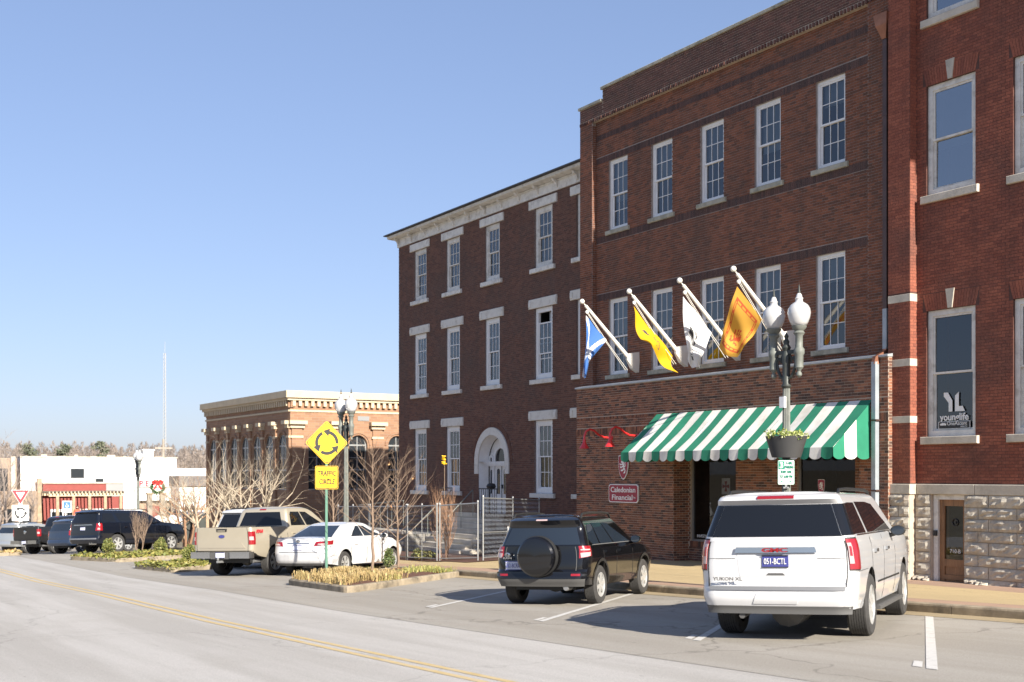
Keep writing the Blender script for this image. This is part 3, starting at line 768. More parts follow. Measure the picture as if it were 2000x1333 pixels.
for k, (a, b, c, d) in enumerate(sh):
    w = MB()
    for p, q, r, s_ in ((a, a + .05, c, d), (b - .05, b, c, d), (a + .05, b - .05, c, c + .05), (a + .05, b - .05, d - .05, d)): w.box(p, q, YB + .06, YB + .14, r, s_)
    w = w.build('shop_window', 'steel_dull', b1)
    pane(w, a + .05, b - .05, YB + .10, c + .05, d - .05, 'glass_shop')
    rm = MB(); y0, y1 = YB + .13, YB + 1.6
    rm.add([(a, y0, c), (b, y0, c), (b, y0, d), (a, y0, d), (a, y1, c), (b, y1, c), (b, y1, d), (a, y1, d)], [(4, 5, 6, 7), (0, 1, 5, 4), (1, 2, 6, 5), (2, 3, 7, 6), (3, 0, 4, 7)])
    rm.build('interior', 'shop_room', w)
    for j, (fx, fz) in enumerate(((.3, -.1), (.55, -.25), (.75, -.1))):
        pf = MB(); px_ = a + (b - a) * fx; pf.box(px_ - .14, px_ + .14, y1 - .05, y1 - .02, fz - .2, fz + .2); pf.build('picture_frame', 'sign_black', w)
    if k == 0:                                   # lettering and emblem on the glass
        e = MB(); cx, cz = -25.78, -.34; fr = fY(YB + .094)
        e.prism([(cx - .17, cz - .22), (cx + .17, cz - .22), (cx + .17, cz + .22), (cx - .17, cz + .22)], fr, 0, .002); em = e.build('emblem', 'sign_white', w)
        e = MB(); fr = fY(YB + .091)
        for dx, dz in ((1, 0), (-1, 0), (0, 1), (0, -1)):
            px, pz = -dz, dx
            e.prism([(cx + dx * .02 + px * .02, cz + dz * .02 + pz * .02), (cx + dx * .14 + px * .06, cz + dz * .14 + pz * .06), (cx + dx * .14 - px * .06, cz + dz * .14 - pz * .06), (cx + dx * .02 - px * .02, cz + dz * .02 - pz * .02)], fr, 0, .002)
        e.prism([(cx - .03, cz - .03), (cx + .03, cz - .03), (cx + .03, cz + .03), (cx - .03, cz + .03)], fY(YB + .092), 0, .002)
        e.build('cross', 'sign_maroon', w)
        text('lettering', 'Melrose', .12, 'sign_white', w, (-25.70, YB + .093, -.82))
        text('lettering', 'Advisors', .12, 'sign_white', w, (-25.70, YB + .093, -1.04))
        text('lettering', 'INVESTMENT MANAGEMENT', .085, 'sign_white', w, (-26.25, YB + .093, -1.78), width=1.5)

def lion(cx, cz, s):
    """a rearing heraldic lion as outline strokes, facing left"""
    S = []
    def q(*pts): S.append([(cx + x * s, cz + z * s) for x, z in pts])
    q((-.12, .42), (.02, .50), (.12, .40), (.10, .22), (.16, .02), (.20, -.18), (.10, -.22), (.02, -.02), (-.06, .12), (-.10, .24), (-.22, .26), (-.24, .32))
    q((-.08, .20), (-.30, .14), (-.36, .24), (-.42, .20), (-.36, .06), (-.06, .10))
    q((.00, .06), (-.24, -.06), (-.34, .02), (-.38, -.06), (-.26, -.16), (.06, -.04))
    q((.08, -.14), (-.12, -.26), (-.26, -.24), (-.28, -.34), (-.08, -.38), (.18, -.22))
    q((.14, -.16), (.22, -.36), (.08, -.48), (.10, -.54), (.28, -.50), (.32, -.34), (.24, -.14))
    q((.18, -.10), (.34, .02), (.28, .20), (.36, .34), (.30, .44), (.24, .38), (.28, .32), (.20, .20), (.25, .04), (.14, -.04))
    return S
def shield(parent, cx, cz, Y, s, name='shield'):
    """maroon shield with pale edge and white lion"""
    def outline(k): return [(cx - .30 * k, cz + .42 * k), (cx, cz + .46 * k), (cx + .30 * k, cz + .42 * k), (cx + .31 * k, cz + .05 * k), (cx + .24 * k, cz - .25 * k), (cx + .1 * k, cz - .44 * k), (cx, cz - .49 * k), (cx - .1 * k, cz - .44 * k), (cx - .24 * k, cz - .25 * k), (cx - .31 * k, cz + .05 * k)]
    e = MB(); e.prism(outline(s), fY(Y), 0, .03); a = e.build('border', 'sign_white', parent)
    e = MB(); e.prism(outline(s * .93), fY(Y - .004), 0, .005); e.build('field', 'sign_maroon', parent)
    e = MB()
    for i, p in enumerate(lion(cx, cz + .02 * s, s * .52)): e.prism(p, fY(Y - .007 - i * .0008), 0, .003)
    e.build('lion', 'sign_white', parent)
sg = thing('shield_sign', 'maroon shield sign with a white rearing lion on the brick wall beside the awning', 'sign', (-29.1, 21.45, -.3))
p = onY(1217, 912, 21.44); shield(sg, p.x, p.z, 21.44, .78)
w2 = thing('window_emblem', 'small maroon shield with a white lion stuck inside the right shop window', 'emblem', (-22.2, 22.1, -.4))
p = onY(1604, 950, 22.13); shield(w2, p.x, p.z, 22.13, .38)
cs = thing('company_sign', 'maroon rectangular sign with white serif company lettering below the shield', 'sign', (-29.1, 21.45, -1))
p0, p1 = onY(1189, 946, 21.44), onY(1246, 981, 21.44)
x0, x1, z0, z1 = p0.x, p1.x, p1.z - .03, p0.z
def chamf(x0, x1, z0, z1, c): return [(x0 + c, z0), (x1 - c, z0), (x1, z0 + c), (x1, z1 - c), (x1 - c, z1), (x0 + c, z1), (x0, z1 - c), (x0, z0 + c)]
e = MB(); e.prism(chamf(x0, x1, z0, z1, .06), fY(21.44), 0, .04); e.build('border', 'sign_white', cs)
e = MB(); e.prism(chamf(x0 + .025, x1 - .025, z0 + .025, z1 - .025, .055), fY(21.436), 0, .005); e.build('panel', 'sign_maroon', cs)
text('lettering', 'Caledonian', .155, 'sign_white', cs, ((x0 + x1) / 2, 21.432, (z0 + z1) / 2 + .035), width=(x1 - x0) * .84, bold=.012)
text('lettering', 'Financial', .155, 'sign_white', cs, ((x0 + x1) / 2 - .04, 21.432, (z0 + z1) / 2 - .19), width=(x1 - x0) * .70, bold=.012)
text('lettering', 'Inc.', .06, 'sign_white', cs, (x1 - .15, 21.432, (z0 + z1) / 2 - .14))

# ------------------------------------------------------------------ awning
aw = thing('awning', 'green and white striped shop awning with a scalloped valance', 'awning', (-24, 21.4, 1.2))
AX0, AX1, AYW, AYF, AZT, AZF, AZB = -28.0, -19.95, 21.487, 20.24, 1.70, .60, .33
NS = 23; swd = (AX1 - AX0) / NS
def yz(t, sag): return (AYW + (AYF - AYW) * t, AZT + (AZF - AZT) * t - .035 * sin(pi * t) * sag)
for i in range(NS):
    mb = MB(); xa, xb = AX0 + i * swd, AX0 + (i + 1) * swd
    n = 6; vs = []
    for j in range(n + 1):
        t = j / n
        for k in range(3):
            x = xa + swd * k / 2
            y, z = yz(t, 1 + .4 * sin(x * 1.9)); vs.append((x, y - .010 * sin(x * 6.1 + t * 4) * sin(pi * t), z + .014 * sin(x * 7.3 + t * 5) * sin(pi * t)))
    mb.add(vs, [(j * 3 + k, j * 3 + k + 1, (j + 1) * 3 + k + 1, (j + 1) * 3 + k) for j in range(n) for k in range(2)])
    # scallop of the valance
    m_ = 8; top = []; bot = []
    for k in range(m_ + 1):
        f = k / m_; x = xa + swd * f
        zb = AZB + .07 * (abs(2 * f - 1) ** 2.6)
        wob = .02 * sin(i * 1.7 + f * 3)
        top.append((x, AYF + .001, AZF)); bot.append((x, AYF - .012 + wob, zb))
    mb.add(top + bot, [(k, k + 1, m_ + 2 + k, m_ + 1 + k) for k in range(m_)])
    mb.build('stripe', 'awning_green' if i % 2 == 0 else 'awning_white', aw, smooth=40)
# end panels with their own scallops
for X in (AX0, AX1):
    ws = [(0, .36, 'awning_green'), (.36, .74, 'awning_white'), (.74, 1.18, 'awning_green')]
    for a, b, mname in ws:
        mb = MB(); m_ = 8; vs = []
        for k in range(m_ + 1):
            f = k / m_; t = a + (b - a) * f; y = AYF + t
            zt = AZF + (AZT - AZF) * t / (AYW - AYF) - .02
            zb = AZB + .07 * (abs(2 * f - 1) ** 2.6)
            vs += [(X, y, zt), (X + (.012 if X == AX1 else -.012), y, AZF), (X + (.02 if X == AX1 else -.02), y, zb)]
        mb.add(vs, [(3 * k + j, 3 * k + 3 + j, 3 * k + 4 + j, 3 * k + 1 + j) for k in range(m_) for j in range(2)])
        mb.build('end_stripe', mname, aw, smooth=40)
fr_ = MB()
fr_.tube([(AX0, AYF + .02, AZF - .01), (AX1, AYF + .02, AZF - .01)], .014, 6)
for X in (AX0 + .03, -25.3, -22.6, AX1 - .03):
    fr_.tube([(X, AYW, AZT - .05), (X, AYF + .02, AZF - .02)], .013, 6); fr_.tube([(X, AYW + .05, AZF), (X, AYF + .02, AZF - .01)], .012, 6)
fr_.build('frame', 'galvanised', aw)

# red gooseneck lamps
def gooseneck(x, z, lab):
    g = thing('gooseneck_lamp', lab, 'wall lamp', (x, YL, z), group='red gooseneck wall lamps')
    mb = MB(); mb.lathe([(.07, 0), (.07, -.025), (.03, -.05)], (0, 0, 0), 12, axis='y'); mb.build('wall_plate', 'red_enamel', g, local=True, smooth=40)
    pts = [(0, -.03, 0), (0, -.30, .02), (0, -.50, .10), (0, -.66, .22), (0, -.80, .25), (0, -.93, .19), (0, -.99, .06), (0, -1.0, -.04)]
    mb = MB(); mb.tube(pts, .032, 8); mb.build('arm', 'red_enamel', g, local=True, smooth=60)
    mb = MB(); mb.lathe([(.03, .02), (.045, -.03), (.05, -.10), (.07, -.14), (.15, -.27), (.165, -.285), (.15, -.275), (.06, -.13)], (0, -1.0, -.04), 16); mb.build('shade', 'red_enamel', g, local=True, smooth=40)
p = onY(1195, 856, YL); gooseneck(p.x, p.z, 'red gooseneck wall lamp farther from the awning, left of the pair')
p = onY(1246, 852, YL); gooseneck(p.x, p.z, 'red gooseneck wall lamp nearer the awning, right of the pair')

# downspout with leader head
ds = thing('downspout', 'copper and grey downspout between the two brick buildings with a leader head at the top', 'downspout', (-19.75, 21.6, -2.3))
sx = -19.78
e = MB(); e.add([(sx - .2, 21.55, 10.5), (sx + .2, 21.55, 10.5), (sx + .2, 21.84, 10.5), (sx - .2, 21.84, 10.5), (sx - .16, 21.58, 10.25), (sx + .16, 21.58, 10.25), (sx + .16, 21.84, 10.25), (sx - .16, 21.84, 10.25), (sx - .06, 21.68, 9.95), (sx + .06, 21.68, 9.95), (sx + .06, 21.82, 9.95), (sx - .06, 21.82, 9.95)],
      [(0, 3, 2, 1)] + [(o + i, o + (i + 1) % 4, o + 4 + (i + 1) % 4, o + 4 + i) for o in (0, 4) for i in range(4)])
e.build('leader_head', 'copper', ds)
def pipe(z0, z1, y, m, x=sx): e = MB(); e.box(x - .06, x + .06, y - .06, y + .06, z0, z1); return e.build('pipe', m, ds)
pipe(3.78, 9.98, 21.76, 'spout_brown'); pipe(2.86, 3.78, 21.76, 'spout_grey')
e = MB(); e.tube([(sx, 21.76, 2.9), (sx, 21.74, 2.78), (sx - .02, 21.43, 2.62), (sx - .02, 21.42, 2.5)], .085, 4); e.build('offset_bend', 'copper', ds)
pipe(-2.2, 2.55, 21.42, 'spout_grey', sx - .02)
for z in (8.2, 6.1, 4.4, 1.2, -.4):
    e = MB(); e.box(sx - .075, sx + .075, (21.69 if z > 2.8 else 21.35), 21.8 if z > 2.8 else 21.49, z, z + .04); e.build('bracket', 'spout_brown', ds)

# ------------------------------------------------------------------ right building: red brick on a rock-faced basement
b3 = thing('red_brick_building', 'bright red brick building with limestone sills and rock-faced stone basement', 'building', (-15, 22, -2.5))
YR, YQ = 21.84, 21.62
R0, R1, RX = B1R + .02, -18.97, -7.0
RW = [-18.70 + 2.23 * i for i in range(5)]; RWW = 1.30
rh = [(x, x + RWW, a, b) for x in RW for a, b in ((6.15, 8.58), (.82, 3.60), (10.05, 12.3))]
m1 = MB(); wall_holes(m1, R1, RX, -.24, 14, rh, fY(YR), .14); m1.build('wall', 'mortar_red', b3)
arch = [(x - .10, x + RWW + .10, z, z + .38) for x in RW for z in (8.58, 3.60)]
rects = lay(R1 + .002, RX, -.22, 14, rh + arch, mo=.009)
bricks('brickwork', rects, fY(YR), .004, 'brick_red', b3, 300)
fan = MB()
for x in RW:
    for z in (8.58, 3.60):
        cx = x + RWW / 2; n = 20
        for i in range(n):
            f0, f1 = -1 + 2 * i / n, -1 + 2 * (i + .88) / n
            a0, a1 = cx + f0 * RWW / 2, cx + f1 * RWW / 2; t0, t1 = cx + f0 * (RWW / 2 + .10), cx + f1 * (RWW / 2 + .10)
            if abs((f0 + f1) / 2) < .13: continue
            fan.prism([(a0, z + .004), (a1, z + .004), (t1, z + .376), (t0, z + .376)], fY(YR), -.006, .003)
fo = fan.build('arch_bricks', 'brick_red', b3); fo['kind'] = 'stuff'
for x in RW:
    for z in (8.58, 3.60):
        cx = x + RWW / 2
        e = MB(); e.prism([(cx - .055, z + .01), (cx + .055, z + .01), (cx + .115, z + .43), (cx - .115, z + .43)], fY(YR), -.03, .01); e.build('keystone', 'limestone', b3)
    for z0, z1 in ((6.15, 8.58), (.82, 3.60), (10.05, 12.3)):
        w = sash_window(b3, x, x + RWW, z0, z1, YR, cols=1, rows=1, cw=.12, frame='white_old', behind='blind' if z0 > 5 else None, split=.5, gm='glass_bright' if z0 > 5 else 'glass')
        stone(b3, 'sill', x - .12, x + RWW + .10, YR - .08, YR + .09, z0 - .17, z0 - .002, 'limestone')
        if x == RW[0] and z0 < 2:
            Yg = YR + .108; cx = x + .66
            fr = fY(Yg)
            e = MB()
            e.prism([(cx - .28, 1.78), (cx - .17, 1.78), (cx - .05, 1.60), (cx - .05, 1.36), (cx - .15, 1.36), (cx - .15, 1.55), (cx - .28, 1.70)], fr, 0, .003)
            e.prism([(cx + .02, 1.70), (cx + .12, 1.78), (cx + .12, 1.47), (cx + .22, 1.47), (cx + .28, 1.36), (cx + .02, 1.36)], fr, 0, .003)
            e.build('monogram', 'sign_white', w)
            text('lettering', 'younglife', .15, 'sign_white', w, (cx, Yg, 1.17), width=.76, bold=.02)
            e = MB(); e.box(cx - .42, cx + .42, Yg - .004, Yg, .985, 1.145); e.build('plaque_border', 'sign_white', w)
            e = MB(); e.box(cx - .405, cx + .405, Yg - .008, Yg - .004, .995, 1.135); e.build('plaque', 'sign_black', w)
            text('lettering', 'OneAscent', .085, 'sign_white', w, (cx + .08, Yg - .010, 1.06), width=.52)
            text('lettering', 'WEALTH', .03, 'sign_white', w, (cx + .26, Yg - .010, 1.012))
            e = MB()
            for i in range(4): e.prism([(cx - .36 + i * .04, 1.06), (cx - .335 + i * .04, 1.06), (cx - .32 + i * .04, 1.12 - abs(i - 1.5) * .012), (cx - .375 + i * .04, 1.12 - abs(i - 1.5) * .012)], fY(Yg - .010 - i * .0006), 0, .002)
            e.build('crown_mark', 'sign_white', w)
# corner pilaster with white stone bands
m1 = MB(); m1.box(R0, R1, YQ, 22.6, -.24, 14); m1.build('pilaster', 'mortar_red', b3)
pbands = [(1.14, 1.30), (2.41, 2.58), (3.85, 4.03)]
bricks('pilaster_bricks', lay(R0 + .003, R1 - .003, -.22, 14, [(R0, R1, a, b) for a, b in pbands], mo=.006), fY(YQ), .004, 'brick_red', b3)
bricks('pilaster_return', lay(YQ + .003, YR - .004, -.22, 14, [(YQ, YR, a, b) for a, b in pbands], mo=.006), fX(R1), .004, 'brick_red', b3)
for a, b in pbands: stone(b3, 'stone_band', R0 + .004, R1 + .012, YQ - .012, YR - .005, a, b - .008, 'limestone', .005)
x = R0
stone(b3, 'belt_course', R0 + .003, R1 + .06, YQ - .08, YR, -.45, -.225)
x = R1 + .068
for ln in (1.55, 1.35, 1.7, 1.6, 1.8, 1.7, 2.0):
    stone(b3, 'belt_course', x, x + ln - .008, YR - .10, YR + .1, -.45, -.225); x += ln
# cornice high above casts its shade on the wall
e = MB(); e.box(R0, RX, YR - .55, 22.4, 13.2, 13.6); e.box(R0, RX, YR - .3, 22.4, 12.9, 13.2); e.build('cornice', 'limestone', b3)
bb = MB(); bb.box(R0 + .02, RX, 23.6, 40, -3, 14); bb.box(R0 + .02, R1, 22.6, 23.6, -3, 14); bb.box(R0, RX, 22.4, 23.6, 13.6, 14); bb.build('body', 'brick_red', b3)
# rock-faced basement stones
DX0, DX1 = -18.50, -17.63
def rock(x0, x1, y0, z0, z1, seed, parent, m='rock_face', bulge=.05, axis='y', nm='stone'):
    rnd = random.Random(seed); mb = MB(); g = .009
    x0, x1, z0, z1 = x0 + g, x1 - g, z0 + g, z1 - g
    nx, nz = max(3, min(8, int((x1 - x0) / .09))), 4
    vs = []
    for j in range(nz + 1):
        for i in range(nx + 1):
            f, h = i / nx, j / nz
            edge = min(f, 1 - f, h, 1 - h) > .01
            d = -(bulge * (.35 + .9 * rnd.random()) if edge else rnd.uniform(0, .012))
            jx = rnd.uniform(-.02, .02) if edge else 0
            vs.append((x0 + (x1 - x0) * f + jx, y0 + d, z0 + (z1 - z0) * h))
    fs = [(j * (nx + 1) + i, j * (nx + 1) + i + 1, (j + 1) * (nx + 1) + i + 1, (j + 1) * (nx + 1) + i) for j in range(nz) for i in range(nx)]
    n0 = len(vs)
    ring = [i for i in range(nx + 1)] + [j * (nx + 1) + nx for j in range(1, nz + 1)] + [nz * (nx + 1) + i for i in range(nx - 1, -1, -1)] + [j * (nx + 1) for j in range(nz - 1, 0, -1)]
    for r in ring: vs.append((vs[r][0], y0 + .05, vs[r][2]))
    k = len(ring); fs += [(ring[i], n0 + i, n0 + (i + 1) % k, ring[(i + 1) % k]) for i in range(k)]
    if axis == 'x': vs = [(y0 * 0 + (y0 - p[1]) + axis_x, p[0], p[2]) for p in vs]
    mb.add(vs, fs)
    return mb.build(nm, m, parent)
hs_ = [.27, .24, .26, .23, .27, .24, .26, .28]
zt = -.45; sd = 1
for r, h in enumerate(hs_):
    z1, z0 = zt, zt - h; zt = z0
    segs = [(R0, R1 + .02, YQ - .06)] if r % 2 == 0 else [(R0, R0 + .36, YQ - .06), (R0 + .36, R1 + .02, YQ - .06)]
    segs += [(R1 + .03, DX0 - .02, YR - .08)]
    x = DX1
    ws = [.62, .9, .7, 1.0, .66, .85, .95, .8, .9, 1, .8, .9, .9] if r % 2 == 0 else [.36, .95, .78, .7, 1.0, .9, .7, .8, .95, .9, .9, .8, .9]
    for w in ws:
        if x > RX: break
        segs.append((x, x + w, YR - .08)); x += w
    for a, b, y in segs:
        sd += 1; rock(a, b, y, z0, z1, sd, b3)
m1 = MB(); m1.box(R0, R1 + .02, YQ - .045, 22.4, -3, -.45); m1.box(R1 + .02, DX0 - .01, YR - .065, 22.4, -3, -.45); m1.box(DX1 + .005, RX, YR - .065, 22.4, -3, -.45); m1.build('basement_wall', 'mortar_light', b3)
# basement door
dr = MB(); y = YR + .05
dr.box(DX0, DX0 + .12, y - .06, y + .1, -2.9, -.46); dr.box(DX0 + .12, DX1, y - .06, y + .1, -.56, -.455); dr = dr.build('door_frame', 'white_old', b3)
d = MB(); a, b = DX0 + .12, DX1
for p, q, r, s_ in ((a, a + .13, -2.9, -.56), (b - .13, b, -2.9, -.56), (a + .13, b - .13, -.70, -.56), (a + .13, b - .13, -2.02, -1.86), (a + .13, b - .13, -2.3, -2.2), (a + .13, b - .13, -2.9, -2.6)): d.box(p, q, y, y + .05, r, s_)
d.box(a + .13, b - .13, y + .025, y + .05, -2.2, -2.02); d.box(a + .13, b - .13, y + .025, y + .05, -2.6, -2.3)
d = d.build('door', 'wood_door', b3)
pane(d, a + .13, b - .13, y + .03, -1.86, -.70)
rm = MB(); rm.box(a, b, y + .3, y + .31, -2.9, -.5); rm.build('interior', 'dark_room', d)
text('lettering', '710-B', .085, 'sign_white', d, ((a + b) / 2 + .02, y + .024, -1.72))
e = MB(); pts = arc((a + b) / 2 + .02, -1.05, .075, 0, 2 * pi, 20); e.tube([(p[0], y + .022, p[1]) for p in pts], .012, 5); e.lathe([(.03, 0), (.03, .005)], ((a + b) / 2 + .02, y + .02, -1.05), 10, axis='y'); e.build('round_mark', 'sign_black', d)
e = MB(); e.box(DX0 + .03, DX0 + .11, y - .10, y - .06, -1.36, -1.24); e.build('intercom', 'sign_black', dr)
for i, (u, w_) in enumerate(((-17.62, .5), (-19.15, .4))):
    pz = wz(u, 21.6); rb = random.Random(i)
    for k in range(4):
        ob = rock(u + k * .16, u + k * .16 + .17, 21.74 - .03 * k, pz - .02, pz + .06 + rb.random() * .06, 500 + i * 9 + k, b3, bulge=.09, nm='broken_stone')

# ------------------------------------------------------------------ mansion set back from the street
YM = 22.8
b2 = thing('mansion', 'three storey dark brown brick building with bracketed white cornice and arched doorway', 'building', (-40, 22.8, -2.9))
ML, MR = XY(779, YM), B1L - .02
mw = []
for u0, u1 in ((809, 833), (871, 898), (947, 976), (1044, 1079), (1126, 1163)): mw.append((XY(u0, YM), XY(u1, YM)))
FL = [(7.20, 9.30), (3.30, 5.80), (-.68, 1.87)]
DC = XY(961, YM); DW, DSP, DB = 1.02, .45, -1.50         # door opening: centre, half width, spring height, sill
mh = [(a, b, z0, z1) for (a, b) in mw for (z0, z1) in FL if not (z0 < 0 and abs((a + b) / 2 - DC) < 1.2)]
hd = (DC - DW, DC + DW, DB, DSP)
m1 = MB(); top = DSP + DW + .5
col = (DC - DW, DC + DW, DSP, top)
wall_holes(m1, ML, MR, -3.4, 9.72, mh + [hd, col], fY(YM), .16)
m1.f = m1.f[:-4]; m1.mi = m1.mi[:-4]             # the arched part has its own outline
ap = [(DC + DW, DSP)] + [(DC + DW, top), (DC - DW, top), (DC - DW, DSP)] + arc(DC, DSP, DW, pi, 0, 20)[1:-1]
m1.add([(x, YM, z) for x, z in ap], [tuple(range(len(ap)))])
m1.build('wall', 'mortar_dark', b2)
def in_arch(x, z): return hypot(x - DC, z - DSP) < DW + .46 if z > DSP else False
lint = [(a - .32, b + .32, z1, z1 + (.30 if z0 > 6 else .33)) for a, b, z0, z1 in mh]
rects = lay(ML + .003, MR - .003, -3.0, 9.67, mh + [hd] + lint + [(DC - DW - .26, DC + DW + .26, -.02, DSP)], skip=in_arch)
bricks('brickwork', rects, fY(YM), .005, 'brick_mansion', b2, 300)
ab = MB(); n = 64
for rr in (0, 1):
    for i in range(n):
        a0, a1 = pi * i / n, pi * (i + .86) / n; r0 = DW + .27 + rr * .11; r1 = r0 + .10
        ab.prism([(DC + r0 * cos(a0), DSP + r0 * sin(a0)), (DC + r1 * cos(a0), DSP + r1 * sin(a0)), (DC + r1 * cos(a1), DSP + r1 * sin(a1)), (DC + r0 * cos(a1), DSP + r0 * sin(a1))], fY(YM), -.012 - rr * .01, .003)
o = ab.build('arch_bricks', 'brick_mansion', b2); o['kind'] = 'stuff'
ar_ = MB(); outer = arc(DC, DSP, DW + .26, 0, pi, 24); inner = arc(DC, DSP, DW - .02, pi, 0, 24)
ar_.prism([(DC + DW + .26, DSP - .45), *outer, (DC - DW - .26, DSP - .45), (DC - DW + .02, DSP - .45), *inner, (DC + DW - .02, DSP - .45)], fY(YM), -.05, .25); ar_.build('door_arch', 'stone_white', b2)
for i, (a, b, z0, z1) in enumerate(mh):
    op = .36 if (3 < z0 < 4 and abs(a - mw[3][0]) < .01) else 0
    sash_window(b2, a, b, z0, z1, YM, cols=3, rows=2, cw=.16, frame='white_old' if z0 > 6 else 'white_paint', behind=None, curtain=(.45, 1.0), drop=op, mun=.025)
    stone(b2, 'lintel', a - .32, b + .32, YM - .06, YM + .1, z1 + .003, z1 + (.30 if z0 > 6 else .33), 'white_old' if z0 > 6 else 'stone_white')
    if z0 < 6:
        for s in (a - .22, b + .22): stone(b2, 'lintel_block', s - .08, s + .08, YM - .085, YM - .055, z1 + .06, z1 + .26, 'stone_white')
    stone(b2, 'sill', a - .2, b + .2, YM - .10, YM + .1, z0 - .16, z0 - .002, 'white_old' if z0 > 6 else 'stone_white')
# cornice: frieze, brackets, gutter and roof edge
zc0 = 9.68
e = MB(); e.box(ML - .04, MR, YM - .06, YM + .1, zc0, zc0 + .72 * .55); e.box(ML - .06, MR, YM - .10, YM - .06, zc0 + .72 * .42, zc0 + .72 * .48); e.build('frieze', 'white_old', b2)
e = MB()
prof = [(YM - .06, zc0 + .72 * .50), (YM - .34, zc0 + .72 * .52), (YM - .40, zc0 + .72 * .56), (YM - .40, zc0 + .72 * .68), (YM + .3, zc0 + .72 * .70)]
e.add([(x, y, z) for x in (ML - .34, MR) for y, z in prof], [(i, i + 1, i + 6, i + 5) for i in range(4)] + [(0, 1, 2, 3, 4), (9, 8, 7, 6, 5)])
e.build('soffit', 'white_old', b2)
e = MB(); e.add([(x, y, z) for x in (ML - .46, MR) for y, z in ((YM - .52, zc0 + .72 * .70), (YM - .52, zc0 + .72 * .76), (YM + .5, zc0 + .72 * .92), (YM + .5, zc0 + .72 * .70))], [(0, 1, 5, 4), (1, 2, 6, 5), (2, 3, 7, 6), (0, 4, 7, 3), (0, 3, 2, 1), (4, 5, 6, 7)])
e.build('roof_edge', 'roof_dark', b2)
nb = 13
for i in range(nb):
    x = ML + .10 + i * (MR - ML - .3) / (nb - 1)
    e = MB(); pr = [(YM - .06, zc0 + .72 * .10), (YM - .10, zc0 + .72 * .12), (YM - .12, zc0 + .72 * .22), (YM - .15, zc0 + .72 * .33), (YM - .24, zc0 + .72 * .40), (YM - .28, zc0 + .72 * .515), (YM - .06, zc0 + .72 * .51)]
    e.add([(x + s, y, z) for s in (-.05, .05) for y, z in pr], [tuple(range(6, -1, -1)), tuple(range(7, 14))] + [(k, (k + 1) % 7, 7 + (k + 1) % 7, 7 + k) for k in range(7)])
    e.build('bracket', 'white_old', b2)
bb = MB(); bb.box(ML + .002, MR, 24.4, 42, -3.6, 9.9); bb.box(ML + .002, ML + .3, YM + .01, 24.4, -3.6, 9.9); bb.box(ML, MR, YM + .2, 24.4, 9.5, 9.9); bb.build('body', 'brick_mansion', b2)
# door: white panelled surround, fanlight of three arches, glazed leaves
yd = YM + .38
e = MB()
for s in (-1, 1):                                     # splayed jambs and arched reveal
    e.add([(DC + s * (DW - .02), YM - .0, DB), (DC + s * (DW - .02), YM, DSP), (DC + s * (DW - .10), yd, DSP), (DC + s * (DW - .10), yd, DB)], [(0, 1, 2, 3)])
A, B = arc(DC, DSP, DW - .02, 0, pi, 24), arc(DC, DSP, DW - .10, 0, pi, 24)
e.add([(x, YM, z) for x, z in A] + [(x, yd, z) for x, z in B], [(i, i + 1, 26 + i, 25 + i) for i in range(24)])
e.build('door_reveal', 'white_paint', b2, smooth=40)
e = MB()
pl = [(DC + DW - .09, DB), (DC + DW - .09, DSP)] + arc(DC, DSP, DW - .09, 0, pi, 24) + [(DC - DW + .09, DSP), (DC - DW + .09, DB)]
e.prism(pl, fY(yd + .05), 0, .04)
e.box(DC - DW + .1, DC + DW - .1, yd - .03, yd + .06, DSP - .16, DSP + .02)
for x in (-.56, .56): e.box(DC + x - .06, DC + x + .06, yd - .02, yd + .06, DB, DSP - .16)
for cx, r in ((0, .50), (-.72, .17), (.72, .17)):
    p = [(DC + cx + r, DSP + .02)] + arc(DC + cx, DSP + .1, r, 0, pi, 14) + [(DC + cx - r, DSP + .02), (DC + cx - r + .09, DSP + .02)] + arc(DC + cx, DSP + .1, r - .09, pi, 0, 14) + [(DC + cx + r - .09, DSP + .02)]
    e.prism(p, fY(yd), -.02, .05)
dd = e.build('door', 'white_paint', b2)
for cx, r in ((0, .41), (-.72, .08), (.72, .08)):
    e = MB(); e.prism([(DC + cx + r, DSP + .02)] + arc(DC + cx, DSP + .1, r, 0, pi, 14) + [(DC + cx - r, DSP + .02)], fY(yd + .03), 0, .015); e.build('fanlight', 'car_glass', dd)
for cx, hw in ((-.25, .105), (.25, .105), (-.78, .06), (.78, .06)):
    e = MB(); z0, z1 = DB + .75, DSP - .36; e.prism([(DC + cx - hw, z0), (DC + cx + hw, z0), (DC + cx + hw, z1)] + arc(DC + cx, z1, hw, 0, pi, 10)[1:] , fY(yd + .035), 0, .012); e.build('door_light', 'car_glass_blue', dd)
e = MB(); e.box(DC - .008, DC + .008, yd + .03, yd + .06, DB, DSP - .16); e.box(DC + .05, DC + .08, yd - .02, yd + .05, DB + .95, DB + 1.1); e.build('handle', 'iron_black', dd)

